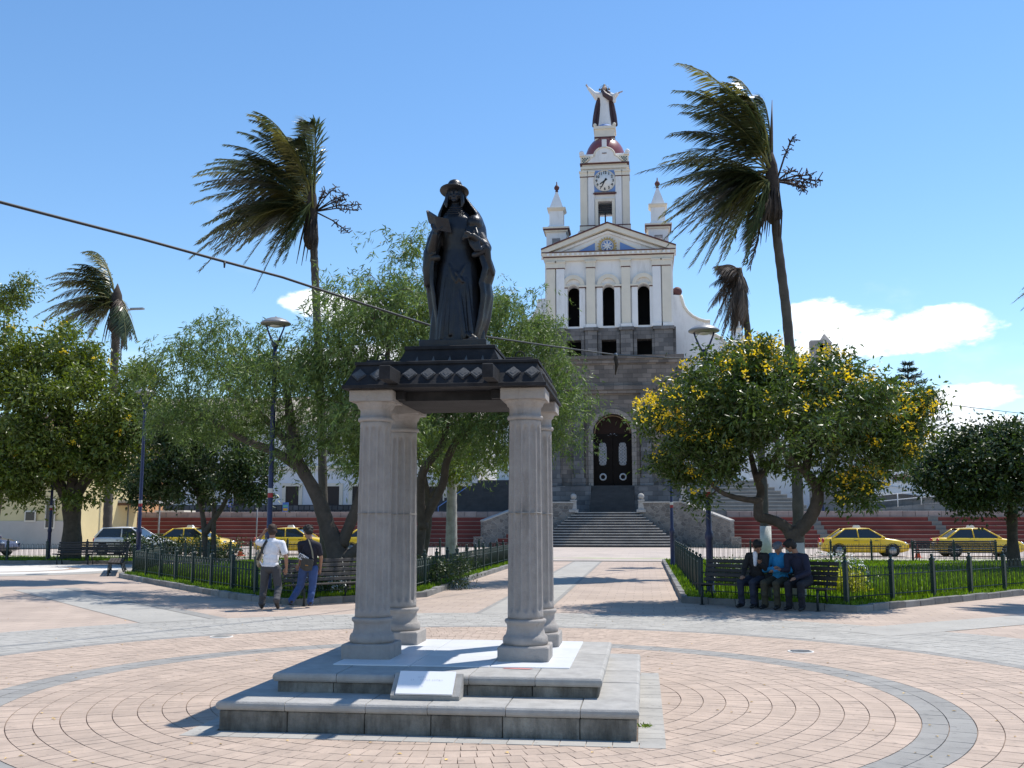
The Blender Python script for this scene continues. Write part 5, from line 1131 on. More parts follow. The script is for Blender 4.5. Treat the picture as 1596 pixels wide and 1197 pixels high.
house(113, 172, 78, 690, (0.62,0.33,0.16), 'orange_house', 'orange house front with dark openings between the left trees', [(121,130,790,806),(134,145,788,806)])
# kiosk roof, box, signs
kk = thing('shelter', (yp(190,860,73).x, 73, 0), 'flat roofed bus shelter on thin posts behind the white car', 'shelter')
xa, xb = yp(138,790,73).x, yp(252,790,73).x; zk = yp(200,783,73).z
m = MB(); m.box(xa, xb, 72, 75, zk-.1, zk+.15, .02); m.build('roof', mat('shelter_roof', (0.42,0.40,0.38), .7), kk)
m = MB(); m.box(xa+.05, xb-.05, 71.95, 71.999, zk-.25, zk-.05); m.build('fascia', mat('shelter_fascia', (0.10,0.05,0.03), .7), kk)
for x in (xa+.4, (xa+xb)/2, xb-.4): m = MB(); m.tube([(x,73.5,0),(x,73.5,zk-.1)], .07, 8); m.build('post', M_LAMPM, kk)
bx = thing('utility_box', (yp(265,805,80).x, 80.5, ZT), 'white concrete utility box on the terrace above the left red steps', 'box')
xa, xb = yp(243,800,80).x, yp(286,800,80).x; m = MB(); m.box(xa, xb, 80, 82, ZT+.001, yp(260,798,80).z, .03); m.build('body', M_WHITE, bx); m = MB(); m.box(xa-.08, xb+.08, 79.9, 82.1, yp(260,798,80).z+.001, yp(260,795.5,80).z); m.build('lid', M_CREAM, bx)
def board(px0, px1, py0, py1, Y, col, label, zg, post=True, paint=None, name='sign'):
    q0, q1 = yp(px0, py1, Y), yp(px1, py0, Y); t = thing(name, ((q0.x+q1.x)/2, Y, zg), label, 'sign')
    m = MB(); m.box(q0.x, q1.x, Y-.04, Y, q0.z, q1.z); pn = m.build('panel', mat('sign_'+label[:9], col, .5), t)
    if post: m = MB(); m.tube([((q0.x+q1.x)/2, Y+.04, zg), ((q0.x+q1.x)/2, Y+.04, q1.z)], .035, 6); m.build('post', M_LAMPM, t)
    return t, pn, q0, q1
t, pn, q0, q1 = board(356, 363, 775, 791, 79.9, (0.03,0.07,0.30), 'small blue sign with a white S on the terrace edge', ZT)
def text_on(pn, t, txt, c, size, m_):
    cu = bpy.data.curves.new('n', 'FONT'); cu.body = txt; cu.size = size; cu.align_x = 'CENTER'; cu.align_y = 'CENTER'; cu.extrude = .005
    o = bpy.data.objects.new('n', cu); COL.objects.link(o); dg = bpy.context.evaluated_depsgraph_get(); me = bpy.data.meshes.new_from_object(o.evaluated_get(dg)); bpy.data.objects.remove(o); me.materials.append(m_)
    link('lettering', me, pn, Vector(c)-Vector(t.location), (R(90),0,0))
text_on(pn, t, 'S', ((q0.x+q1.x)/2, 79.85, q1.z-.22), .38, M_PALEC); text_on(pn, t, 'E', ((q0.x+q1.x)/2, 79.85, q0.z+.22), .30, M_PALEC)
board(396, 406, 776, 787, 50, (0.6,0.62,0.66), 'white sign plate on a thin pole behind the man in the white shirt', 0.08)
t, pn, q0, q1 = board(440, 450, 783, 804, 80.2, (0.05,0.14,0.42), 'colourful blue and red poster board on the terrace', ZT, post=False, name='poster_board')
for i, c in enumerate(((0.5,0.05,0.05),(0.6,0.35,0.03),(0.1,0.35,0.3))):
    m = MB(); h = (q1.z-q0.z)/5; m.box(q0.x+.06, q1.x-.06, 80.2-.05, 80.2-.041, q0.z+h*(.6+i*1.3), q0.z+h*(1.5+i*1.3)); m.build('poster_patch', mat('poster%d' % i, c, .6), t)
# hills
def hill(name, pts, Y, m_):
    b = MB(); rows = 10; vs = []; n = len(pts)
    for k in range(rows):
        t = k/(rows-1); y = Y + t*Y*.35
        for (px, py) in pts: q = yp(px, py, Y); vs.append((q.x*(1+t*.3), y, -5 + (q.z+5)*math.sin(min(1,t*1.4)*math.pi/2)*(1+.03*math.sin(px*.13+k))))
    b.smooth = True; b.add(vs, [(k*n+i, k*n+i+1, (k+1)*n+i+1, (k+1)*n+i) for k in range(rows-1) for i in range(n-1)]); tag(b.build(name, m_), kind='structure')
M_HILL = mat('hill_scrub', (0.11,0.125,0.10), .95, .3, .004)
hill('hill', [(-700,700),(-300,640),(-100,612),(60,604),(180,598),(270,592),(330,598),(390,602),(450,618),(560,640),(700,690),(800,760)], 2600, M_HILL)
hill('hill', [(1180,790),(1300,720),(1380,695),(1440,684),(1470,680),(1510,690),(1560,683),(1640,670),(1800,700),(2100,720)], 3000, M_HILL)
# ------------------------------------------------------------------ trees
def unit(v): return v/np.maximum(1e-9, np.linalg.norm(v, axis=-1, keepdims=True))
def leaf_quads(P, D, N, L, W):
    """diamond leaves: base P, direction D, normal N"""
    S = unit(np.cross(D, N)); tip = P + D*L[:,None]; mid = P + D*(L*.45)[:,None] - N*(L*.06)[:,None]
    return np.stack([P, mid - S*(W/2)[:,None], tip, mid + S*(W/2)[:,None]], 1)
def leaf_folded(P, D, N, L, W):
    S = unit(np.cross(D, N)); tip = P + D*L[:,None] - N*(L*.12)[:,None]; m1 = P + D*(L*.42)[:,None]
    a = np.stack([P, m1 - S*(W/2)[:,None] + N*(W*.18)[:,None], tip, m1], 1); b = np.stack([P, m1, tip, m1 + S*(W/2)[:,None] + N*(W*.18)[:,None]], 1)
    return np.concatenate([a, b], 0)
def lobe_points(lobes, n, shell=0.45):
    vol = np.array([l[1][0]*l[1][1]*l[1][2] for l in lobes])**(2/3); cnt = np.maximum(1, (n*vol/vol.sum()).astype(int)); out = []
    for (c, r), k in zip(lobes, cnt):
        d = unit(RNG.normal(size=(k,3))); t = (shell + (1-shell)*RNG.uniform(0,1,(k,1))**.6); out.append(np.array(c) + d*t*np.array(r))
    return np.concatenate(out)
def grow(m, nodes, pts, r0=.05, r1=.012, droop=.0):
    """join each crown point to the nearest limb node by a bent tapering branch"""
    nodes = [np.array(q, float) for q in nodes]; rad = [r0]*len(nodes)
    order = np.argsort([min(np.linalg.norm(p-q) for q in nodes) for p in pts])
    for i in order:
        p = pts[i]; d = np.array([np.linalg.norm(p-q) + (1.2*max(0, q[2]-p[2]-.3)) for q in nodes]); j = int(np.argmin(d)); a = nodes[j]; L = np.linalg.norm(p-a)
        if L < .08: continue
        side = RNG.normal(size=3)*L*.09; side[2] += L*.10
        m1 = a + (p-a)*.35 + side; m2 = a + (p-a)*.7 + side*.9; rr = min(rad[j], r0*min(1, .35+L*.25))
        m.tube([a, m1, m2, p], [rr, rr*.75, rr*.5, r1*.6], 5); nodes += [m1, m2, p]; rad += [rr*.7, rr*.5, r1]
    return m
def leaves_tree(t, pts, n, leafm, L=(.10,.16), W=(.045,.07), spread=.35, up=.5, name='crown', folded=True, flat=.75):
    k = len(pts); ci = RNG.integers(0, k, n); wgt = RNG.uniform(.5, 1.35, k)
    off = RNG.normal(size=(n,3))*spread*wgt[ci][:,None]*.62; off[:,2] *= flat; P = pts[ci] + off
    D = unit(RNG.normal(size=(n,3))*1.0 + unit(off)*.7 + np.array([-.15,0,-.35])); N = unit(RNG.normal(size=(n,3))*.8 + np.array([0,0,up]))
    l = RNG.uniform(*L, n); w = RNG.uniform(*W, n); V = leaf_folded(P, D, N, l, w) if folded else leaf_quads(P, D, N, l, w)
    return quads(name, V, leafm, t)
def flowers(t, pts, n, rad=.16, size=(.05,.085), per=16):
    Vs = []
    for c in pts:
        k = per; off = RNG.normal(size=(k,3))*rad*.5; P = c + off; D = unit(RNG.normal(size=(k,3)) + np.array([0,-.4,.3])); N = unit(RNG.normal(size=(k,3))+np.array([0,0,.4])); l = RNG.uniform(*size, k)
        Vs.append(leaf_quads(P, D, N, l, l*.85)); Vs.append(leaf_quads(P, unit(np.cross(D, N)), N, l, l*.85))
    return tag(quads('flowers', np.concatenate(Vs), M_FLOWER, t), kind='stuff')
def top_pick(pts, n, lobes, bias=.8):
    """points on the outer, upper skin of the lobes, clustered"""
    q = []
    while len(q) < n:
        c, r = lobes[RNG.integers(0, len(lobes))]; d = unit(RNG.normal(size=3)+np.array([0,-.5,bias])); q.append(np.array(c)+d*np.array(r)*RNG.uniform(.95,1.08))
    return np.array(q)
def pxlobe(px, py, rx, ry, Y, dy=None):
    c = yp(px, py, Y); s = Y/1615; return (np.array(c), np.array([rx*s, (dy if dy else (rx*s*.9)), ry*s]))
def localise(o, t):
    """mesh built in world space -> under a moved empty"""
    me = o.data; n = len(me.vertices); a = np.empty(n*3, np.float32); me.vertices.foreach_get('co', a); a = a.reshape(-1,3) - np.array(t.location, dtype=np.float32); me.vertices.foreach_set('co', a.ravel()); me.update(); o.parent = t; return o
def limbs(m, list_):
    nodes = []
    for pts, rad in list_:
        P = [np.array(p, float) for p in pts]
        # smooth subdivide with a little wander
        Q = []; RR = []
        for i in range(len(P)-1):
            p0 = P[max(0,i-1)]; p1, p2 = P[i], P[i+1]; p3 = P[min(len(P)-1, i+2)]
            for s in np.linspace(0, 1, 6)[:-1]:
                Q.append(.5*((2*p1)+(-p0+p2)*s+(2*p0-5*p1+4*p2-p3)*s*s+(-p0+3*p1-3*p2+p3)*s**3)); RR.append((rad[i]+(rad[i+1]-rad[i])*s)*RNG.uniform(.93,1.07))
        Q.append(P[-1]); RR.append(rad[-1]); m.tube(Q, RR, 10); nodes += Q[len(Q)//2:]
    return nodes
def make_tree(name, label, base, limb_list, lobes, ncl, nleaf, leafm, bark, r0=.05, fl=0, **kw):
    t = thing(name, base, label, 'tree'); m = MB(); nodes = limbs(m, limb_list); pts = lobe_points(lobes, ncl); grow(m, nodes, pts, r0); localise(m.build('trunk', bark), t)
    o = leaves_tree(None, pts, nleaf, leafm, **kw); o.name = 'crown'; localise(o, t)
    if fl:
        q = top_pick(pts, fl, lobes); f = flowers(None, q, fl); f['label'] = 'bunches of bright yellow flowers'; localise(f, t)
    return t
def Y3(Y): return lambda px, py, dy=0: yp(px, py, Y+dy)

# --- right yellow-flowering tree (gnarled, whitewashed foot)
Y = 22.7; q = Y3(Y); base = q(1240, 900); base.z = .08
t = thing('flowering_tree', base, 'gnarled spreading tree with yellow flowers behind the bench with three men', 'tree')
m = MB()
LL = [([ (base.x,Y,.0), q(1240,850), q(1232,826)], [.21,.185,.18]),
      ([q(1234,830), q(1215,815), q(1195,808), q(1183,805), q(1182,785), q(1186,765,.2), q(1178,742,.3), q(1168,700,.5)], [.135,.115,.11,.11,.10,.09,.07,.05]),
      ([q(1240,832), q(1262,808), q(1274,780), q(1272,755), q(1256,735,-.2), q(1262,700,-.3), q(1270,650,-.4)], [.15,.14,.13,.12,.095,.07,.045]),
      ([q(1270,765), q(1286,740,.2), q(1305,700,.4), q(1330,660,.5), q(1370,630,.6)], [.09,.08,.06,.05,.03]),
      ([q(1184,780), q(1160,778,-.2), q(1130,770,-.4), q(1110,755,-.5), q(1090,720,-.6)], [.085,.06,.05,.04,.03]),
      ([q(1256,735,-.2), q(1232,715,-.5), q(1205,680,-.7), q(1180,640,-.6)], [.10,.08,.06,.04]),
      ([q(1180,745), q(1200,725,.3), q(1220,690,.6)], [.09,.07,.05])]
nodes = limbs(m, LL); mt_ = m
m = MB(); m.tube([(base.x,Y,.02), q(1240.3,866), q(1239,846)], [.218,.203,.187], 16); localise(m.build('whitewash', M_LIME), t)
lobes = [pxlobe(1070,640,75,62,Y-.4,1.8), pxlobe(1130,640,85,80,Y,2.3), pxlobe(1190,610,85,70,Y,2.5), pxlobe(1240,660,95,80,Y-.3,2.6), pxlobe(1310,640,90,60,Y,2.3), pxlobe(1375,660,75,50,Y-.1,1.6), pxlobe(1420,650,40,48,Y,1.0), pxlobe(1100,705,60,50,Y-.4,1.3), pxlobe(1330,720,60,42,Y-.3,1.2), pxlobe(1275,590,60,42,Y+.3,1.2), pxlobe(1180,570,45,32,Y,1.0), pxlobe(1055,700,45,45,Y-.3,1), pxlobe(1395,690,50,45,Y,1.2), pxlobe(1120,590,60,40,Y,1.4), pxlobe(1310,760,30,24,Y-.4,.7), pxlobe(1085,755,30,30,Y-.3,.7)]
lobes += [pxlobe(1165,555,40,26,Y,.9), pxlobe(1010,650,22,34,Y-.4,.6), pxlobe(1350,755,34,28,Y-.4,.8)]; pts = lobe_points(lobes, 430, .5); grow(mt_, nodes, pts, .045); localise(mt_.build('trunk', M_BARK), t)
localise(leaves_tree(None, pts, 54000, M_LEAF, (.09,.17), (.038,.062), .27, .55), t)
fl = np.concatenate([top_pick(pts, 230, lobes, 1.2), np.array([q(px+RNG.normal()*14, py+RNG.normal()*9, -1.1-RNG.uniform(0,.5)) for px, py in [(1012,630),(1030,650),(1050,645),(1065,640),(1045,625),(1075,665),(1060,655)] for _ in range(4)]), np.array([q(px+RNG.normal()*14, py+RNG.normal()*8, -.6-RNG.uniform(0,.6)) for px, py in [(1395,615),(1420,620),(1440,635),(1430,655),(1405,700),(1345,610),(1320,600),(1365,605),(1210,570),(1240,575),(1290,590),(1170,545),(1200,545),(1260,610)] for _ in range(4)])])
f = flowers(None, fl, len(fl), .13, (.032,.055), 13); f['label'] = 'bunches of bright yellow flowers'; localise(f, t)

# --- large yellow-flowering tree at the far left
Y = 43.5; q = Y3(Y); base = q(110, 860); base.z = .08
lobes = [pxlobe(60,600,110,90,Y,3.2), pxlobe(160,635,90,85,Y,3.0), pxlobe(10,550,70,60,Y,2.4), pxlobe(95,550,60,50,Y,2), pxlobe(60,700,110,70,Y,3.2), pxlobe(180,690,62,62,Y,2.2), pxlobe(-50,660,70,110,Y,2.5), pxlobe(210,610,35,50,Y,1.4), pxlobe(20,740,60,42,Y-.8,2)]
t = make_tree('flowering_tree', 'large broad tree with few yellow flowers shading the bench at the left', base,
  [([(base.x,Y,0), q(112,840), q(112,800), q(108,770)], [.50,.42,.38,.40]), ([q(106,778), q(90,750), q(70,700), q(50,640)], [.3,.24,.18,.10]), ([q(115,775), q(140,740), q(165,700), q(190,660)], [.28,.22,.15,.08]), ([q(110,775), q(115,720), q(110,650), q(100,580)], [.26,.2,.15,.08])],
  lobes + [pxlobe(130,740,60,46,Y-.5,2.2), pxlobe(200,730,45,46,Y,1.6), pxlobe(100,650,110,110,Y-1,2.6), pxlobe(-10,640,70,120,Y-.6,2.4), pxlobe(215,660,40,60,Y,1.6), pxlobe(30,745,80,50,Y-.6,2)], 420, 60000, M_LEAFY, M_BARKD, .09, 40, L=(.16,.28), W=(.075,.125), spread=.52)
tp = thing('small_tree', (yp(8,500,48).x, 48, .08), 'thin tree top rising above the large flowering tree at the left edge', 'tree'); bs = tp.location
lobes = [pxlobe(5,470,55,32,48,1.2), pxlobe(40,448,20,16,48,.6)]; m = MB(); nd = limbs(m, [([(bs[0],48,0), yp(10,700,48), yp(6,500,48)], [.16,.12,.05])]); pts = lobe_points(lobes, 30); grow(m, nd, pts, .03); localise(m.build('trunk', M_BARKD), tp); localise(leaves_tree(None, pts, 2600, M_LEAFY, (.16,.26), (.06,.1), .38), tp)

# --- small glossy tree behind the walking men
Y = 41; q = Y3(Y); base = q(322, 860); base.z = .08
lobes = [pxlobe(330,715,88,70,Y,2.3), pxlobe(270,740,62,48,Y,1.7), pxlobe(385,740,40,46,Y,1.2), pxlobe(300,670,70,46,Y,1.8), pxlobe(400,770,22,18,Y,.6), pxlobe(225,760,30,26,Y,.8)]
make_tree('glossy_tree', 'small round dark glossy tree with two thin stems in the left lawn', base, [([(base.x,Y,0), q(318,820), q(312,785), q(300,750)], [.15,.11,.09,.06]), ([q(320,830), q(336,806), q(352,780), q(360,750)], [.15,.12,.09,.06]), ([(base.x+.35,Y,0), q(333,820), q(334,780)], [.12,.10,.06])],
  lobes, 200, 24000, M_LEAFD, M_BARK, .06, 0, L=(.14,.22), W=(.07,.11), spread=.42)
# --- right glossy tree
Y = 39; q = Y3(Y); base = q(1580, 870); base.z = .08
lobes = [pxlobe(1560,735,110,62,Y,2.8), pxlobe(1490,745,66,44,Y,1.9), pxlobe(1590,690,70,44,Y,2.0), pxlobe(1450,730,28,28,Y,.9), pxlobe(1640,730,60,60,Y,2), pxlobe(1530,700,50,34,Y,1.5)]
make_tree('glossy_tree', 'round dark green glossy tree with a single stem on the right lawn', base, [([(base.x,Y,0), q(1578,840), q(1577,800), q(1574,770)], [.26,.19,.18,.17]), ([q(1576,790), q(1592,770), q(1615,740)], [.14,.11,.07]), ([q(1575,780), q(1550,750), q(1510,725)], [.13,.1,.06])],
  lobes, 240, 32000, M_LEAFD, M_BARKD, .07, 0, L=(.14,.22), W=(.07,.11), spread=.42)

# --- pepper trees with hanging twigs
def pepper(name, label, base, limb_list, lobes, ncl, nstr, bark, L=(.3,1.0), nl=16, r0=.05, low=None):
    t = thing(name, base, label, 'tree'); m = MB(); nodes = limbs(m, limb_list); pts = lobe_points(lobes, ncl, .4); grow(m, nodes, pts, r0); localise(m.build('trunk', bark), t)
    k = len(pts); ci = RNG.integers(0, k, nstr); S = pts[ci] + RNG.normal(size=(nstr,3))*np.array([.30,.30,.20]); Ls = RNG.uniform(*L, nstr)
    D = unit(RNG.normal(size=(nstr,3))*np.array([.6,.6,.25]) + np.array([-.25,0,-.75])); P = []; DD = []
    for i in range(nl):
        s = (i+RNG.uniform(0,1,nstr))/nl; pos = S + D*(Ls*s)[:,None]; pos[:,2] += .12*Ls*(np.sin(s*math.pi)); pos += RNG.normal(size=(nstr,3))*.03
        P.append(pos); DD.append(unit(D*.6 + RNG.normal(size=(nstr,3))*.55 + np.array([-.1,0,-.25])))
    P = np.concatenate(P); DD = np.concatenate(DD); n = len(P); N = unit(RNG.normal(size=(n,3))+np.array([0,-.2,.5])); l = RNG.uniform(.11,.20,n); w = RNG.uniform(.022,.036,n)
    localise(quads('crown', leaf_quads(P, DD, N, l, w), M_PEPPER), t); return t
Y = 23.9; q = Y3(Y); base = q(528, 900); base.z = .08
lobes = [pxlobe(300,580,70,70,Y+1.2,1.8), pxlobe(360,555,80,60,Y+1,2), pxlobe(430,600,75,72,Y+.6,2), pxlobe(270,640,42,40,Y+1.5,1.2), pxlobe(500,600,60,90,Y,1.6), pxlobe(570,470,60,60,Y,1.5), pxlobe(620,430,62,55,Y,1.5), pxlobe(600,520,95,70,Y,2.5), pxlobe(650,490,55,80,Y+.2,2.0), pxlobe(590,620,70,70,Y,2.2), pxlobe(645,395,26,28,Y,.8), pxlobe(350,640,90,30,Y+1,1.6), pxlobe(470,670,60,40,Y+.3,1.4), pxlobe(580,690,50,45,Y+.3,1.3), pxlobe(520,560,60,60,Y+.3,1.4)]
pepper('pepper_tree', 'big feathery pepper tree with forked leaning trunk behind the walking men', base,
  [([(base.x,Y,0), q(525,862), q(510,820), q(495,775), q(470,730), q(452,695), q(430,670,.4), q(400,640,.7), q(350,600,1)], [.32,.25,.19,.165,.145,.12,.09,.07,.04]),
   ([q(532,850), q(552,800), q(570,745), q(592,690), q(600,620), q(605,540), q(610,470)], [.155,.125,.105,.09,.075,.055,.035]),
   ([q(540,870), q(565,850), q(600,800,.3), q(625,740,.5), q(640,660,.5), q(650,560,.4)], [.18,.145,.11,.085,.06,.04]),
   ([q(460,705), q(452,650,.4), q(445,600,.6), q(430,560,.8)], [.16,.12,.09,.05]), ([q(470,730), q(430,705,.4), q(370,680,.7), q(310,640,1.2)], [.15,.11,.08,.05]), ([q(592,690), q(570,620), q(545,560), q(520,520)], [.13,.09,.07,.04])],
  lobes, 380, 3900, M_BARK, (.25,.8), 16, .035)
Y = 30; q = Y3(Y); base = q(652, 870); base.z = .08
lobes = [pxlobe(740,560,80,70,Y,2.0), pxlobe(800,500,70,55,Y,1.9), pxlobe(830,570,72,72,Y,1.9), pxlobe(870,640,48,58,Y-.2,1.4), pxlobe(720,650,80,60,Y,1.9), pxlobe(800,660,70,50,Y,1.7), pxlobe(760,470,48,40,Y,1.3), pxlobe(690,580,62,80,Y,1.6), pxlobe(850,510,40,30,Y,1)]
pepper('pepper_tree', 'feathery weeping pepper tree behind the right-hand columns, hiding the church corner', base,
  [([(base.x,Y,0), q(656,830), q(668,800), q(690,755), q(696,720), q(715,680), q(745,630), q(780,580)], [.17,.14,.13,.12,.11,.10,.08,.05]), ([q(660,825), q(655,770), q(662,730), q(690,690), q(700,620)], [.17,.14,.13,.11,.07]), ([q(715,680), q(770,650), q(820,600), q(850,550)], [.12,.10,.07,.04]), ([q(745,630), q(760,560), q(780,500)], [.10,.07,.04])],
  lobes, 250, 3300, M_BARKD, (.3,1.3), 18, .04)
# dense broad-leaf tree behind the columns
Y = 38; q = Y3(Y); base = q(705, 870); base.z = .08
lobes = [pxlobe(620,700,80,52,Y,1.8), pxlobe(730,715,70,40,Y,1.6), pxlobe(560,700,50,50,Y,1.3)]
make_tree('broadleaf_tree', 'dark broad-leaved tree behind the columns, shading the left red steps', base, [([(base.x-1.2,Y,0), q(668,800), q(660,740), q(650,700)], [.18,.14,.11,.07]), ([q(664,780), q(700,745), q(730,720)], [.10,.08,.05])], lobes, 90, 8000, M_LEAFY, M_BARKD, .05, 0, L=(.15,.24), W=(.06,.10), spread=.42)
# far conifer at the right
Y = 80; c = yp(1416, 690, Y); t = thing('norfolk_pine', (c.x, Y+8, ZT), 'dark tiered conifer with pointed top behind the right flowering tree', 'tree'); zt_ = yp(1416,568,Y+8).z; cx = yp(1416,600,Y+8).x; t.location = (cx, Y+8, ZT)
m = MB(); m.tube([(cx,Y+8,ZT),(cx,Y+8,zt_)], [.35,.03], 8); localise(m.build('trunk', M_BARKD), t); P = []; D = []
zz = zt_
k = 0
while zz > ZT+2:
    r = .25+ (zt_-zz)*.58; nb = 7
    for i in range(nb):
        a = 2*math.pi*(i/nb)+k*.4; L = min(r, 4.2)
        for s in np.linspace(.1,1,int(6+L*6)):
            for _ in range(4): P.append((cx+L*s*math.cos(a), Y+8+L*s*math.sin(a), zz+.35*s*s*L*.5)); D.append((math.cos(a)+RNG.normal()*.7, math.sin(a)+RNG.normal()*.7, .25+RNG.normal()*.35))
    zz -= .55+.02*k; k += 1
P = np.array(P)+RNG.normal(size=(len(P),3))*.05; D = unit(np.array(D)); n = len(P); localise(quads('crown', leaf_quads(P, D, unit(RNG.normal(size=(n,3))+np.array([0,0,1])), RNG.uniform(.3,.5,n), RNG.uniform(.06,.10,n)), mat('conifer', (0.018,0.045,0.025), .6, island=.3)), t)
# shrubs with red flowers on the ramp
def shrub(c, r, label, leafm, n, flc=None, nfl=0, L=(.05,.09), W=(.025,.04), name='shrub', cl=40, h=1.0):
    t = thing(name, c, label, 'shrub'); lobes = [(np.array([c[0],c[1],c[2]+r*.5*h]), np.array([r,r,r*.62*h])), (np.array([c[0]+r*.5,c[1]+.1,c[2]+r*.4*h]), np.array([r*.6,r*.6,r*.5*h]))]
    pts = lobe_points(lobes, cl, .3); b = MB(); grow(b, [np.array([c[0],c[1],c[2]]), np.array([c[0],c[1],c[2]+r*.25])], pts, .015, .004); localise(b.build('stems', M_BARKD), t)
    localise(leaves_tree(None, pts, n, leafm, L, W, r*.38, .5, folded=False), t)
    if nfl:
        q = np.array([np.array(l[0])+unit(RNG.normal(size=3)+np.array([0,-.3,.7]))*l[1]*1.02 for _ in range(nfl) for l in lobes]); Vs = []
        for cc in q:
            k = 5; P = cc+RNG.normal(size=(k,3))*.02; N = unit(RNG.normal(size=(k,3))+np.array([0,-.4,.6])); D = unit(np.cross(N, RNG.normal(size=(k,3)))); l = RNG.uniform(.03,.055,k)*max(1, c[1]/30); Vs.append(leaf_quads(P, D, N, l, l))
        tag(localise(quads('flowers', np.concatenate(Vs), flc), t), kind='stuff')
    return t
M_WFL = mat('white_petals', (0.75,0.75,0.72), .6); M_YLV = mat('yellow_leaf', (0.42,0.42,0.02), .5, island=.3, transl=.3); M_RFL = mat('red_petals', (0.45,0.03,0.04), .6)
def gq(px, py, Y): v = yp(px, py, Y); return (v.x, Y, .08)
shrub(gq(1300,880,27), .75, 'rounded bush with small white flowers beside the flowering tree trunk', M_LEAF, 2600, M_WFL, 40)
shrub(gq(1314,880,24.5), .50, 'bright yellow-leaved low bush beside the bench with three men', M_YLV, 2200, L=(.05,.10))
shrub(gq(1140,880,27), .62, 'grey-green bush with pale flowers behind the head of the seated man', M_LEAF, 2000, M_WFL, 30)
shrub(gq(445,860,24.5), .60, 'white-flowered bush between the two walking men', M_LEAF, 2200, M_WFL, 60)
shrub(gq(458,905,23.2), .26, 'small yellow bush beside the man in the dark shirt', M_YLV, 700)
shrub(gq(690,900,26.5), .75, 'dark leafy bush behind the columns beside the lawn fence', M_LEAFD, 2600)
shrub(gq(500,880,23), .45, 'white-flowered low bush at the foot of the pepper tree', M_LEAF, 1400, M_WFL, 50)
hd = thing('clipped_hedge', gq(280,870,45), 'dark clipped hedge in front of the left taxi', 'hedge'); c = hd.location
pts = lobe_points([(np.array([c[0]+k*1.1,45,.6]), np.array([.9,.5,.55])) for k in range(-2,3)], 90, .3); localise(leaves_tree(None, pts, 6000, M_LEAFD, (.08,.13), (.05,.08), .25, .5, folded=False), hd).name = 'foliage'
m = MB(); [m.tube([(c[0]+k*.6,45,.05),(c[0]+k*.6,45,.7)], .03, 5) for k in range(-4,5)]; localise(m.build('stems', M_BARKD), hd)
shrub((xf(1418,745,88), 88, zf(772,86)), 1.6, 'bush with red flowers on the ramp wall, partly behind the round tree', M_LEAF, 1500, M_RFL, 60, L=(.15,.25), W=(.07,.12))

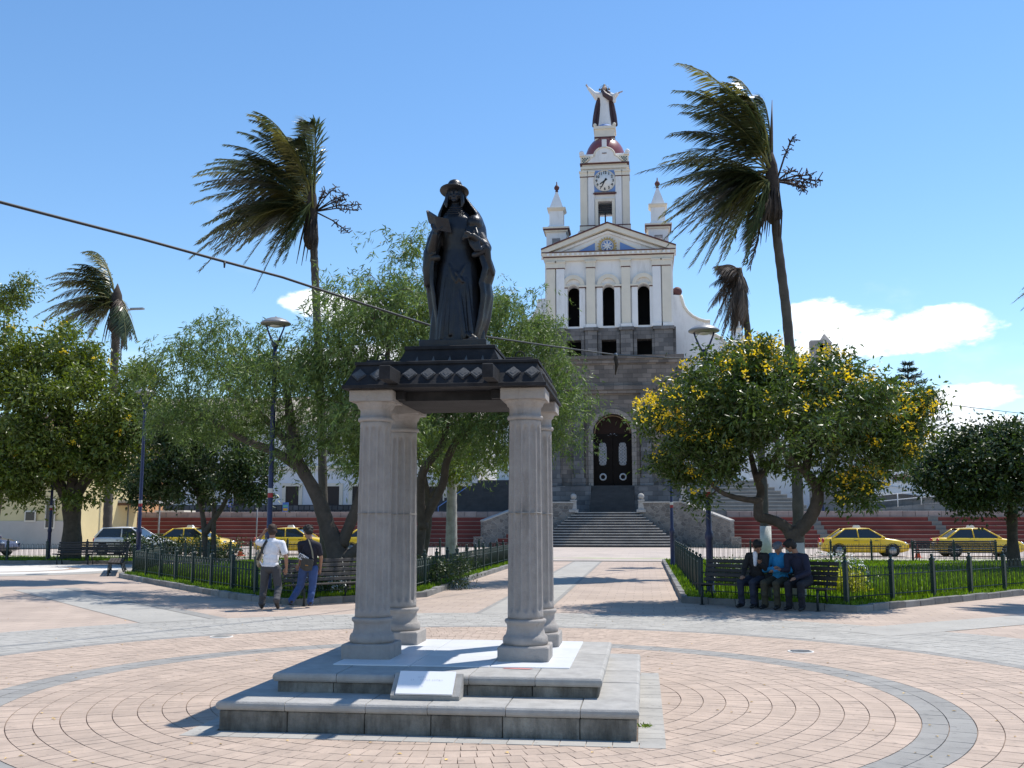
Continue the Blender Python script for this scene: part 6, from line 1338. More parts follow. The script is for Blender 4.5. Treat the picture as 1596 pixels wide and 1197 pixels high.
# ------------------------------------------------------------------ palms, blown to the left by the wind
def palm(name, label, trunk_pts, rad, nfr, flen, crown_px=None, dead=False, seed=1, sc=1.0, fruit=True, stump=None, nlf=58, tips=None, Y=None, rep=2, jit=14):
    rg = np.random.default_rng(seed); top = np.array(trunk_pts[-1], float); base = Vector(trunk_pts[0]); base.z = .08
    t = thing(name, base, label, 'palm'); m = MB()
    P = []; RR = []; K = 46; tp = [np.array(p, float) for p in trunk_pts]
    for i in range(K):
        s = i/(K-1)*(len(tp)-1); j = min(int(s), len(tp)-2); f = s-j; P.append(tp[j]+(tp[j+1]-tp[j])*f); RR.append((rad[0]+(rad[1]-rad[0])*(i/(K-1))**.8)*(1.05 if i % 2 else .97))
    m.tube(P, RR, 12); localise(m.build('trunk', M_PTRUNK), t)
    m = MB(); h = rad[1]*2.0
    if not dead:
        m.lathe([(rad[1]*.9,-1.75*sc),(rad[1]*1.7,-1.6*sc),(rad[1]*2.2,-1.35*sc),(rad[1]*1.9,-1.05*sc),(rad[1]*1.6,-.9*sc),(rad[1]*1.75,-.4*sc),(rad[1]*1.3,.3*sc),(.02,.9*sc)], tuple(top), 14); localise(m.build('fibre_head', M_FIBRE), t)
        for k in range(9):
            a = rg.uniform(0, 6.28); r0 = rad[1]*1.5; m2 = MB(); x, y = r0*math.cos(a), r0*math.sin(a); m2.tube([top+np.array([x,y,-.6*sc]), top+np.array([x*1.6-.05,y*1.6,-1.4*sc]), top+np.array([x*1.8-.15,y*1.8,-2.3*sc])], [.04,.03,.008], 4)
            localise(m2.build('dead_stalk', M_FIBRE), t)
    wind = np.array([-1.0, .05, -.08])
    for k in range(nfr if tips is None else len(tips)*rep):
        u = (k+.5)/nfr if tips is None else min(.99, ((k//rep)+.5)/len(tips)); el = R(-48 + 125*u + rg.uniform(-8,8)) if not dead else R(rg.uniform(-88,-35)); az = (math.pi + rg.uniform(-1,1)*(1.75-.35*u)) if not dead else k*2.39996
        d = np.array([math.cos(az)*math.cos(el), math.sin(az)*math.cos(el), math.sin(el)]); 
        if not dead and k in (nfr-2, nfr-7): d = unit(np.array([.55,-.3,.9]))
        elif not dead: d = unit(d + np.array([-.35,0,.08]))
        L = flen*rg.uniform(.85,1.1)*(1 if u < .85 else .85); n = 26; ds = L/n; pos = top + np.array([0,0,-.5*sc+.5*u*sc]) + d*rad[1]*.5; path = [pos.copy()]; dirs = [d.copy()]
        for i in range(n):
            s = i/n; d = unit(d + (wind*(.03+.05*s) + np.array([0,0,-.03-.07*s]))*(np.array([1,1,1]) if not dead else np.array([.18,.3,1.6]))); pos = pos + d*ds; path.append(pos.copy()); dirs.append(d.copy())
        if tips is not None:
            tp_ = tips[k//rep]; dd_ = rg.uniform(-1.7,1.7)*sc*(1 if k % rep else .35); j_ = jit if k % rep else 0; P2 = np.array(yp(tp_[0]+rg.normal()*j_, tp_[1]+rg.normal()*j_, Y+dd_)); P0 = top + np.array([rg.uniform(-.1,.1), rg.uniform(-.15,.15), rg.uniform(-.6,.1)*sc]); Lf = np.linalg.norm(P2-P0)
            rise = (tp_[2] if len(tp_) > 2 else .30)*Lf; P1 = P0 + (P2-P0)*.42 + np.array([.06*Lf, 0, rise]); tt_ = np.linspace(0, 1, n+1)[:,None]
            path = (1-tt_)**2*P0 + 2*tt_*(1-tt_)*P1 + tt_**2*P2; dirs = unit(np.gradient(path, axis=0)); L = Lf
        path = np.array(path); dirs = np.array(dirs)
        fm = MB(); fm.mi = 1; fm.tube([tuple(p) for p in path[::3]]+[tuple(path[-1])], list(np.linspace(.045,.008,len(path[::3])+1)*sc), 4)
        ss = np.repeat(np.linspace(.16,.995,nlf), 2); side = np.tile([1,-1], nlf); ii = np.clip((ss*n).astype(int), 0, n-1); fr = ss*n-ii
        Pp = path[ii]+(path[ii+1]-path[ii])*fr[:,None]; Dd = dirs[ii]; Sd = unit(np.cross(Dd, np.array([0,0,1.0]))+1e-6)*side[:,None]; Up = unit(np.cross(Sd*side[:,None], Dd))
        ll = .92*sc*np.sin(np.clip(ss*1.05+.06, 0, 1)*math.pi*.93+.12)**.7*rg.uniform(.85,1.1,len(ss)); ll = np.clip(np.nan_to_num(ll), .18*sc, None)
        Ld = unit(Dd*.75 + Sd*.72 + Up*rg.normal(0,.18,(len(ss),1)) + wind*(.45 if not dead else .1) + np.array([0,0,-.30 if not dead else -1.2]) + rg.normal(size=(len(ss),3))*.07)
        tip = Pp + Ld*ll[:,None] + (wind*(.12 if not dead else .02)+np.array([0,0,-.16]))*ll[:,None]; mid = Pp + Ld*(ll*.5)[:,None]; wv = unit(np.cross(Ld, Up)+1e-6)*(.027*sc)
        V = np.stack([Pp-wv*.5, mid-wv, tip, mid+wv, Pp+wv*.5], 1); b0 = len(fm.v); fm.v += [tuple(x) for x in V.reshape(-1,3)]
        for i in range(len(V)): fm.f.append([b0+i*5+j for j in range(5)]); fm.m.append(0); fm.sm.append(False)
        lm = M_FRONDB if dead or (tips is None and u < .07) or (tips is not None and len(tips[k//rep]) > 3) else (M_FRONDP if k % 5 == 0 else M_FROND)
        localise(fm.build('frond', [lm, M_FRONDP if not dead else M_FRONDB]), t)
    if fruit:
        for k in range(7):
            a = R(rg.uniform(-35,75)); d = np.array([math.cos(a), rg.uniform(-.5,.5), math.sin(a)*.9]); d = unit(d); m2 = MB(); L = rg.uniform(1.0,1.9)*sc; s0 = top + np.array([rad[1],0,-.3*sc]); pts = [s0, s0+d*L*.5, s0+d*L + np.array([0,0,-.12*L])]
            m2.tube(pts, [.035*sc,.03*sc,.02*sc], 4)
            for i in range(26):
                f = .4+.6*i/26; c = pts[1]+(pts[2]-pts[1])*((f-.4)/.6); dd = rg.normal(size=3)*.11*sc; m2.tube([c, c+dd], [.018*sc,.02*sc], 3)
            localise(m2.build('fruit_stalk', M_FRUIT), t)
        m2 = MB(); m2.tube([top, top+np.array([.05,0,1.6*sc]), top+np.array([.1,0,2.6*sc])], [.06*sc,.05*sc,.01], 5); localise(m2.build('spear_leaf', M_FRONDB), t)
    return t
Y = 32.5; q = Y3(Y); palm('wind_blown_palm', 'tall palm blown by wind, rising behind the forked pepper tree', [q(506,880), q(502,700), q(497,560), q(492,450), q(489,385), q(486,318)], (.155,.12), 38, 3.75, seed=4, sc=.9, nlf=66, Y=Y, rep=3, jit=20,
  tips=[(388,178,.42),(372,205,.36),(350,225,.33),(338,262,.30),(320,290,.28),(300,316,.25),(318,350,.26),(312,378,.30),(335,388,.33),(352,395,.35),(412,408,.40),(430,412,.40),(370,330,.25),(400,365,.3),(468,190,.75),(440,215,.5)])
Y = 36; q = Y3(Y); palm('wind_blown_palm', 'tallest palm blown by wind, rising behind the right flowering tree', [q(1246,890), q(1243,760), q(1238,620), q(1225,480), q(1211,370), q(1203,270)], (.20,.15), 42, 4.2, seed=9, sc=1.05, nlf=66, Y=Y, rep=3, jit=22,
  tips=[(1128,128,.48),(1088,140,.40),(1062,175,.36),(1040,212,.33),(1036,245,.30),(1034,290,.28),(1036,335,.28),(1036,372,.30),(1068,398,.33),(1082,410,.35),(1122,388,.38),(1132,395,.38),(1090,300,.25),(1100,345,.28),(1152,150,.6),(1160,410,.22,1)])
Y = 55; q = Y3(Y); palm('wind_blown_palm', 'shorter palm blown by wind above the large left flowering tree', [q(166,860), q(170,750), q(177,600), q(182,468)], (.26,.21), 30, 4.2, seed=14, fruit=False, nlf=56, Y=Y, rep=3, jit=12, sc=1.1,
  tips=[(135,396,.5),(115,412,.42),(95,425,.38),(82,445,.34),(76,470,.32),(72,500,.32),(85,515,.3),(110,480,.25),(120,520,.3),(205,528,.5,1),(198,540,.4)])
Y = 44; q = Y3(Y); palm('dying_palm', 'dying palm with hanging brown fronds in front of the church side wing', [q(1194,880), q(1190,760), q(1180,620), q(1168,540), q(1160,470), q(1152,418)], (.20,.12), 30, 2.7, dead=True, seed=21, fruit=False, nlf=40, Y=Y, rep=3, jit=7, sc=.75,
  tips=[(1106,445,.35),(1110,478,.25),(1116,500,.2),(1124,512,.15),(1134,522,.12),(1145,522,.1),(1155,505,.1),(1118,415,.4),(1162,455,.25),(1138,500,.15)])
m = MB(); x = q(1194,870); m.tube([(x.x,44,.02), q(1193,820)], [.25,.235], 12); o = m.build('whitewash', M_LIME); localise(o, [w for w in bpy.data.objects if w.name.startswith('dying_palm')][0])
# whitewashed palm foot behind the columns
Y = 40; q = Y3(Y); c = q(703, 880); tt = thing('palm_stem', (c.x, Y, .08), 'pale straight palm stem behind the dark leaning trunk at the red steps', 'palm'); m = MB(); K = 24; m.tube([q(703+.1*i, 880-(200*i/K)) for i in range(K)], [.24-.004*i+(.012 if i%2 else 0) for i in range(K)], 12); localise(m.build('trunk', mat('palm_trunk_pale', (0.34,0.32,0.29), .95, .3, 4, .8, 12)), tt)
c = q(704,690); lobes = [pxlobe(704,680,60,36,Y,1.3)]; pts = lobe_points(lobes, 24); b = MB(); grow(b, [np.array(q(704,700))], pts, .03); localise(b.build('branches', M_BARKD), tt); localise(leaves_tree(None, pts, 1800, M_LEAFY, (.2,.4), (.03,.06), .4), tt)

Y = 24; q = Y3(Y); palm('wind_blown_palm', 'low palm beyond the right edge of the view, only frond tips showing', [q(1772,900), q(1768,650), q(1760,430)], (.2,.15), 24, 2.3, seed=31, fruit=False, sc=.7, nlf=50)
# ------------------------------------------------------------------ cars
M_GLASS = mat('car_glass', (0.02,0.025,0.03), .05, spec=.8); M_TYRE = mat('tyre', (0.014,0.014,0.015), .8); M_RIM = mat('rim', (0.35,0.35,0.36), .35, metal=.7); M_CHROME = mat('lamp_clear', (0.55,0.55,0.55), .15, metal=.5); M_TAIL = mat('tail_red', (0.40,0.015,0.012), .25)
def make_car(name, label, paint, taxi=True, group=None, hatch=False):
    t = thing(name, (0,0,0), label, 'taxi' if taxi else 'car', group)
    top = [(-2.14,.55),(-2.12,.80),(-2.02,.93),(-1.5,.97),(-1.2,.98),(.75,.97),(1.05,.94),(1.6,.86),(1.95,.76),(2.12,.62),(2.17,.45)]
    if hatch: top = [(-1.95,.5),(-1.93,.85),(-1.85,.96),(-1.5,.98)] + top[4:]
    m = MB(); m.smooth = True; vs = []; ring = 14; xs = np.linspace(top[0][0], top[-1][0], 34)
    for x in xs:
        zt_ = float(np.interp(x, [p[0] for p in top], [p[1] for p in top])); e = min(1, (x-top[0][0])/.5, (top[-1][0]-x)/.7); w = .70+.155*math.sqrt(max(0, 1-(1-max(0,e))**2)); zb = .20+.10*max(0, (abs(x)-1.75)/.4)
        half = [(0,zb),(w*.9,zb),(w*.985,zb+.12),(w,zb+.3),(w,max(zb+.32,zt_-.16)),(w*.965,max(zb+.33,zt_-.05)),(w*.84,zt_),(0,zt_+.015)]
        vs += [(x, y, z) for y, z in half] + [(x, -y, z) for y, z in half[-2:0:-1]]
    K = len(xs); m.add(vs, [(k*ring+i, k*ring+(i+1)%ring, (k+1)*ring+(i+1)%ring, (k+1)*ring+i) for k in range(K-1) for i in range(ring)] + [tuple(range(ring-1,-1,-1)), tuple(range((K-1)*ring, K*ring))]); m.f = [f[::-1] for f in m.f]
    body = m.build('body', paint, t, world=False)
    b = [(-1.62,.95,.76),(-.98,1.40,.60),(.22,1.42,.60),(1.02,.94,.76)]
    if hatch: b = [(-1.82,.95,.76),(-1.45,1.44,.62),(.15,1.46,.62),(1.0,.94,.76)]
    m = MB(); V_ = []
    for s in (1,-1): V_ += [(x, s*w, z) for x, z, w in b]
    m.add(V_, [(0,1,2,3)[::1], (7,6,5,4), (1,0,4,5), (2,1,5,6), (3,2,6,7), (0,3,7,4)]); cab = m.build('windows', M_GLASS, t, world=False)
    m = MB(); (x1,z1,w1),(x2,z2,w2) = b[1], b[2]
    n = 9; vs = []
    for i in range(n):
        u = i/(n-1); x = x1-.06+(x2-x1+.14)*u; zc_ = z1-.01+(z2-z1)*u+.035*math.sin(math.pi*u)
        vs += [(x,-w1-.015,zc_-.02),(x,-w1*.8,zc_+.025),(x,0,zc_+.04),(x,w1*.8,zc_+.025),(x,w1+.015,zc_-.02)]
    m.smooth = True; m.add(vs, [(k*5+i, (k+1)*5+i, (k+1)*5+i+1, k*5+i+1) for k in range(n-1) for i in range(4)]); m.build('roof', paint, t, world=False)
    for s in (1, -1):
        for nm, p0, p1, r in (('pillar', b[0], b[1], .042), ('pillar', b[3], b[2], .03)):
            m = MB(); m.tube([(p0[0], s*(p0[2]), p0[1]), (p1[0], s*(p1[2]), p1[1])], [r*1.3, r], 6); m.build(nm, paint, t, world=False)
        m = MB(); m.tube([(-.32, s*.757, .95), (-.36, s*.615, 1.41)], .035, 6); m.build('pillar', paint, t, world=False)
        m = MB(); m.tube([(b[1][0]-.03, s*(b[1][2]+.008), b[1][1]-.0), (b[2][0]+.03, s*(b[2][2]+.008), b[2][1])], .028, 6); m.build('roof_rail', paint, t, world=False)
        for x in (-.33, .72):
            m = MB(); m.box(x-.006, x+.006, s*.856-.006, s*.856+.006, .32, .86); m.build('door_gap', M_BLACK, t, world=False)
        m = MB(); m.box(-1.7, 1.75, s*.862-.006, s*.862+.006, .50, .56); m.build('side_moulding', M_BLACK, t, world=False)
        for x in (-.48, .55): m = MB(); m.box(x-.09, x+.09, s*.862-.012, s*.862+.012, .80, .825, .004); m.build('door_handle', M_BLACK, t, world=False)
        m = MB(); m.ball((.82, s*.93, 1.0), .09, 8, 6, (.7,1,.8)); m.build('mirror', paint, t, world=False)
        for x in (-1.32, 1.32):
            m = MB(); m.lathe([(.36,0),(.36,.02),(.001,.02)], (x, s*.845-.01, .33), 22, axis='y'); m.build('wheel_arch', M_BLACK, t, world=False)
            m = MB(); m.lathe([(.20,-.09),(.285,-.085),(.305,-.05),(.305,.05),(.285,.085),(.20,.09)], (x, s*.80, .305), 22, axis='y'); w_ = m.build('wheel', M_TYRE, t, world=False)
            m = MB(); m.lathe([(.19,-.093),(.20,-.08),(.20,.08),(.19,.093)], (x, s*.80, .305), 18, axis='y'); link('rim', m.mesh('rim', M_RIM), w_)
        m = MB(); m.ball((2.0, s*.60, .66), .17, 10, 8, (.6,1,.6)); m.build('headlight', M_CHROME, t, world=False)
        m = MB(); m.ball((top[0][0]+.06, s*.62, .80), .15, 10, 8, (.5,1.1,.9)); m.build('tail_light', M_TAIL, t, world=False)
    m = MB(); m.box(2.08, 2.19, -.45, .45, .32, .46, .02); m.build('grille', M_BLACK, t, world=False)
    m = MB(); m.box(top[0][0]-.02, top[0][0]+.03, -.22, .22, .58, .70, .004); m.build('number_plate', M_PALEC, t, world=False)
    if taxi:
        m = MB(); m.add([(-.45,-.13,1.455),(-.05,-.13,1.455),(-.05,.13,1.455),(-.45,.13,1.455),(-.40,-.09,1.60),(-.14,-.09,1.60),(-.14,.09,1.60),(-.40,.09,1.60)], [(0,3,2,1),(4,5,6,7),(0,1,5,4),(1,2,6,5),(2,3,7,6),(3,0,4,7)]); m.build('taxi_sign', mat('taxi_sign_white', (0.75,0.75,0.75), .4), t, world=False)
    return t
M_YEL = mat('taxi_yellow', (0.76,0.50,0.012), .3, .04, 2, coat=.6); M_CARW = mat('car_white', (0.62,0.63,0.65), .3, .04, 2, coat=.5); M_CARD = mat('car_dark', (0.06,0.06,0.09), .3, coat=.5)
tx1 = make_car('taxi_car', 'yellow taxi parked behind the dark bench, nearest the right flowering tree', M_YEL, group='yellow taxis along the street')
YT = 56.0
def place(o, px_mid, Y): v = yp(px_mid, 850, Y); o.location = (v.x, Y, .0)
place(tx1, 1344, YT)
for px, Y, lb in ((1522, 56.3, 'yellow taxi parked behind the round glossy tree on the right lawn'), (303, 55, 'yellow taxi with its nose behind the small glossy tree'), (460, 56, 'yellow taxi seen between the two walking men'), (590, 56.5, 'yellow taxi mostly hidden behind the pepper tree trunk and columns')):
    c = copy_tree(tx1, label=lb); place(c, px, Y)
wc = make_car('parked_car', 'white hatchback parked behind the left navy lamp pole', M_CARW, False, hatch=True); place(wc, 208, 53)
dc = make_car('parked_car', 'dark car cut by the left edge of the view', M_CARD, False); place(dc, -40, 51)
# traffic cones
def cone(px, Y, lb):
    v = yp(px, 855, Y); t = thing('traffic_cone', (v.x, Y, .002), lb, 'cone', 'orange cones beside the taxis'); m = MB(); m.cbox(0,0,.19,.19,0,.04,.01); m.lathe([(.14,.04),(.03,.68),(.02,.70)], (0,0,0), 14); m.build('cone', mat('cone_orange', (0.65,0.10,0.03), .5), t, world=False)
    m = MB(); m.lathe([(.105,.26),(.107,.26),(.078,.42),(.076,.42)], (0,0,0), 14); m.build('band', M_PALEC, t, world=False)
cone(375, 52.5, 'orange traffic cone at the nose of the left taxi'); cone(1430, 53, 'orange traffic cone between the two right taxis')

# ------------------------------------------------------------------ people
M_SKIN = mat('skin', (0.28,0.15,0.095), .55, .08, 10); M_HAIRB = mat('hair_black', (0.010,0.008,0.007), .75, .3, 40); M_HAIRG = mat('hair_brown', (0.035,0.018,0.011), .75, .3, 40)
def cloth(name, c, rough=.85): return mat(name, c, rough, .15, 12, .5, 28)
def person(label, loc, rotz, J, top, bottom, shoes, hairm, sleeves='short', collar=None, face=Vector((0,1,0)), vox=.0085, hair_kind='short', coat=False, skirt=.0):
    t = thing('person', loc, label, 'person', rotz=rotz); J = {k: Vector(v) for k, v in J.items()}
    H, N = J['head'], J['neck']; up = (H-N).normalized(); f = (face - up*face.dot(up)).normalized(); r = f.cross(up).normalized()
    rot = Matrix((r, f, up)).transposed().to_quaternion()
    def hp(x, y, z): return H + r*x + f*y + up*z
    body = [('e', hp(0,0,.01), (.074,.092,.108), rot), ('e', hp(0,.028,-.055), (.056,.066,.058), rot), ('c', hp(0,-.02,-.06), N, .056, .060), ('c', hp(0,.092,.012), hp(0,.112,-.022), .010, .015), ('e', hp(0,.088,-.052), (.024,.014,.007), rot), ('e', hp(0,.084,-.068), (.020,.014,.008), rot), ('e', hp(0,.076,-.098), (.026,.022,.020), rot)]
    for s in (-1,1): body += [('e', hp(s*.030,.084,.022), (.020,.012,.007), rot), ('e', hp(s*.030,.080,.008), (.013,.010,.008), rot), ('e', hp(s*.078,-.005,-.005), (.012,.022,.034), rot), ('e', hp(s*.040,.065,-.035), (.022,.022,.024), rot)]
    sl, sr = J['shL'], J['shR']; pel = J['pelvis']; chest = J['chest']
    body += [('chain', [N, chest, pel], [.055,.075,.085]), ('chain', [sl, chest, sr], [.045,.06,.045])]
    for s in 'LR':
        e, w, hnd = J['el'+s], J['wr'+s], J['ha'+s]; body += [('chain', [J['sh'+s], e, w], [.052,.040,.027]), ('c', w, w+(hnd-w)*.6, .027, .030)]
        d = (hnd-w).normalized(); side = d.cross(Vector((0,0,1)) if abs(d.z) < .9 else Vector((0,1,0))).normalized(); nn = d.cross(side); curl = J.get('curl'+s, nn*.02)
        pc = w + d*.075
        for k, (o, L) in enumerate(((-.030,.060),(-.010,.075),(.010,.072),(.028,.055))): a = pc + side*o; body.append(('chain', [a, a+d*L*.55+curl*.35, a+d*L*.85+curl*1.1], [.0098,.009,.008]))
        body.append(('chain', [w+d*.03+side*-.028, w+d*.065+side*-.052+curl*.3, w+d*.09+side*-.050+curl*.7], [.0115,.010,.009]))
        hip, kn, an = J['hip'+s], J['kn'+s], J['an'+s]; body += [('chain', [hip, kn, an], [.06,.042,.034])]
    blob('body', body, vox, M_SKIN, t, 1)
    # top
    ax = (sr-sl).normalized(); fw = Vector((0,1,0)) - ax*ax.y; fw.normalize(); tr = Matrix((ax, fw, ax.cross(fw))).transposed().to_quaternion()
    tp = [('e', chest, (.172,.118,.20), tr), ('e', chest.lerp(pel,.5), (.160,.122,.18), tr), ('e', pel+Vector((0,0,.05)), (.168,.128,.12), tr), ('chain', [sl, chest+Vector((0,0,.12)), sr], [.070,.095,.070]), ('c', N-Vector((0,0,.03)), chest+Vector((0,0,.1)), .075, .10)]
    for s in 'LR':
        a, e, w = J['sh'+s], J['el'+s], J['wr'+s]
        if sleeves == 'short': tp += [('c', a, a.lerp(e,.62), .073, .066)]
        else: tp += [('chain', [a, e, w], [.075,.058,.042])]; tp += [('e', a.lerp(e,k), (.062,.062,.05)) for k in (.35,.7)] + [('e', e.lerp(w,k), (.052,.052,.045)) for k in (.3,.65)]
    if skirt: tp += [('c', pel, pel+Vector((0,0,-skirt)), .17, .165)]
    for k in range(9): a = pel.lerp(chest, .1*k) + ax*(random.uniform(-.12,.12)) + fw*random.choice((-.105,.105)); tp.append(('c', a, a+ax*random.uniform(-.09,.09)+Vector((0,0,random.uniform(.04,.12))), .016, .012))
    blob('shirt' if not coat else 'jacket', tp, vox, top, t, 1)
    bt = [('e', pel, (.165,.128,.11), tr)]
    for s in 'LR':
        hip, kn, an = J['hip'+s], J['kn'+s], J['an'+s]; bt += [('chain', [hip, kn, an], [.098,.075,.062]), ('e', kn, (.078,.080,.07)), ('e', an+Vector((0,-.0,.02)), (.068,.072,.05)), ('e', kn.lerp(an,.5)+Vector((.008,-.02,0)), (.066,.072,.08))]
        for k in (.2,.45,.7,.9): c = kn.lerp(an,k); bt.append(('c', c+Vector((-.04,-.045,0)), c+Vector((.045,-.045,.03)), .018,.012))
    blob('trousers', bt, vox, bottom, t, 1)
    for s in 'LR':
        an, to = J['an'+s], J['toe'+s]; d = (to-an); blob('shoe', [('chain', [an+Vector((0,0,-.005)), an+d*.45+Vector((0,0,-.012)), to], [.046,.043,.034]), ('c', an-d.normalized()*.035+Vector((0,0,-.02)), to, .036,.03)], vox, shoes, t, 1)
    if hair_kind == 'short':
        blob('hair', [('e', hp(0,-.014,.040), (.096,.106,.100), rot), ('e', hp(0,-.048,-.018), (.086,.072,.082), rot), ('e', hp(0,.060,.088), (.070,.048,.034), rot)] + [('c', hp(random.uniform(-.08,.08), random.uniform(-.1,.05), .09), hp(random.uniform(-.09,.09), random.uniform(-.12,.0), .02), .016, .012) for _ in range(14)], vox, hairm, t, 1)
    else:
        blob('hair', [('e', hp(0,-.03,.0), (.078,.078,.075), rot)], vox, hairm, t, 1)
        cap = blob('flat_cap', [('e', hp(0,.005,.072), (.098,.118,.048), rot), ('e', hp(0,.105,.045), (.07,.055,.014), rot)], vox, cloth('cap_grey', (0.13,0.13,0.14)), t, 1)
    return t, J, hp
W0 = gp(420, 950)
def wl(px, py, y=0.0, c=420, gy=950, s=82.0): return ((px-c)/s, y, (gy-py)/s)
J1 = dict(head=wl(420,825.5,.03), neck=wl(421,838,.0), chest=wl(420,855), pelvis=wl(419,884,.01), shL=wl(404,845,.02), shR=wl(438,846,-.02), elL=wl(391,843,.10), wrL=wl(402,830,.12), haL=wl(409,820,.08), elR=wl(446,868,-.03), wrR=wl(445,884,.04), haR=wl(443,893,.07),
  hipL=wl(411,886), hipR=wl(429,886), knL=wl(408,915,.04), anL=wl(407,942,.0), toeL=wl(402,947.5,.17), knR=wl(433,916,.02), anR=wl(440,934,-.30), toeR=wl(441,945,-.24))
P1, JJ, hp1 = person('man in white polo shirt and grey trousers walking away, hand at his ear', W0, 0, J1, cloth('shirt_white', (0.74,0.74,0.78)), cloth('trousers_grey', (0.055,0.055,0.06)), mat('shoe_black', (0.012,0.011,0.011), .45), M_HAIRG, face=Vector((-.25,1,-.1)))
def strap(t, pts, w, m_, name='strap'):
    m = MB(); vs = []; fs = []
    for i, p in enumerate(pts): vs += [Vector(p)+Vector((-w,0,w*.5)), Vector(p)+Vector((w,0,-w*.5))]
    for i in range(len(pts)-1): fs.append((2*i,2*i+1,2*i+3,2*i+2))
    m.add(vs, fs); me = m.mesh(name, m_); o = link(name, me, t); sd = o.modifiers.new('s', 'SOLIDIFY'); sd.thickness = .006; return o
M_BEIGE = cloth('canvas_beige', (0.30,0.25,0.17)); M_BAGD = cloth('canvas_grey', (0.055,0.052,0.045))
b1 = thing('shoulder_bag', W0, 'beige canvas shoulder bag carried by the man in the white shirt', 'bag')
blob('pouch', [('e', wl(397,868,.10), (.05,.10,.17)), ('e', wl(398,877,.10), (.05,.11,.09))], .009, M_BEIGE, b1, 1)
strap(b1, [wl(414,841,-.075), wl(411,848,-.118), wl(407,860,-.125), wl(402,868,-.09), wl(398,872,-.02)], .022, mat('strap_dark', (0.03,0.028,0.025), .7)); strap(b1, [wl(414,841,-.075), wl(411,836,.0), wl(408,842,.09), wl(402,858,.13)], .022, M_BEIGE)
W1 = gp(472, 947)
def w2(px, py, y=0.0): return wl(px, py, y, 472, 947, 81.0)
J2 = dict(head=w2(476,825,.04), neck=w2(480,838,.0), chest=w2(482,855), pelvis=w2(480,882,.01), shL=w2(465,846,.02), shR=w2(495,848,-.02), elL=w2(466,866,.06), wrL=w2(461,878,.12), haL=w2(458,887,.12), elR=w2(499,868,.05), wrR=w2(496,884,.14), haR=w2(494,892,.16),
  hipL=w2(472,885), hipR=w2(488,885), knL=w2(464,913,.10), anL=w2(453,936,-.02), toeL=w2(446,940,.14), knR=w2(486,914,.04), anR=w2(484,938,.0), toeR=w2(477,943,.16))
P2, JJ2, hp2 = person('man in dark navy shirt and blue jeans walking away, looking down', W1, 0, J2, cloth('shirt_navy', (0.012,0.012,0.022)), cloth('jeans_blue', (0.035,0.075,0.21)), mat('shoe_black', (0.012,0.011,0.011), .45), M_HAIRB, face=Vector((-.75,.7,-.35)))
b2 = thing('messenger_bag', W1, 'grey messenger bag with white print on the man in the dark shirt', 'bag')
blob('pouch', [('b', (-.12,.12,-.03,.03,-.11,.11), Matrix.Translation(Vector(w2(481,877,-.155))) @ Matrix.Rotation(R(12),4,'Y')), ('e', w2(481,881,-.155), (.125,.045,.09))], .009, M_BAGD, b2, 3)
m = MB(); mm_ = Matrix.Translation(Vector(w2(475,867,-.178))) @ Matrix.Rotation(R(28),4,'Y'); m.box(-.105,.105,-.004,.004,-.055,.055,.004); m.xform(mm_); pr = m.build('print_panel', mat('print_white', (0.62,0.63,0.66), .7), b2, world=False)
m = MB(); 
for (a, b_, c, d) in ((-.09,-.07,-.04,.04),(-.065,-.02,.025,.04),(-.065,-.05,-.04,.02),(-.035,-.015,-.04,.02),(.0,.012,-.04,.04),(.0,.05,-.04,-.025),(.038,.052,-.03,.04),(.065,.09,.02,.04),(.07,.085,-.04,.0)): m.box(a, b_, -.006, -.0042, c, d)
m.xform(mm_); link('print_figure', m.mesh('print_figure', M_BLACK), pr)
m = MB(); m.box(-.03,.03,-.006,.0,-.008,.008); m.xform(Matrix.Translation(Vector(w2(482,879,-.205))) @ Matrix.Rotation(R(8),4,'Y')); m.build('orange_tag', mat('tag_orange', (0.45,0.20,0.03), .6), b2, world=False)
strap(b2, [w2(481,838,-.08), w2(485,846,-.122), w2(489,857,-.135), w2(491,868,-.15)], .018, mat('strap_olive', (0.22,0.20,0.14), .8)); strap(b2, [w2(481,838,-.08), w2(474,844,.06), w2(470,862,.10), w2(471,872,-.05)], .018, mat('strap_olive', (0.22,0.20,0.14), .8))

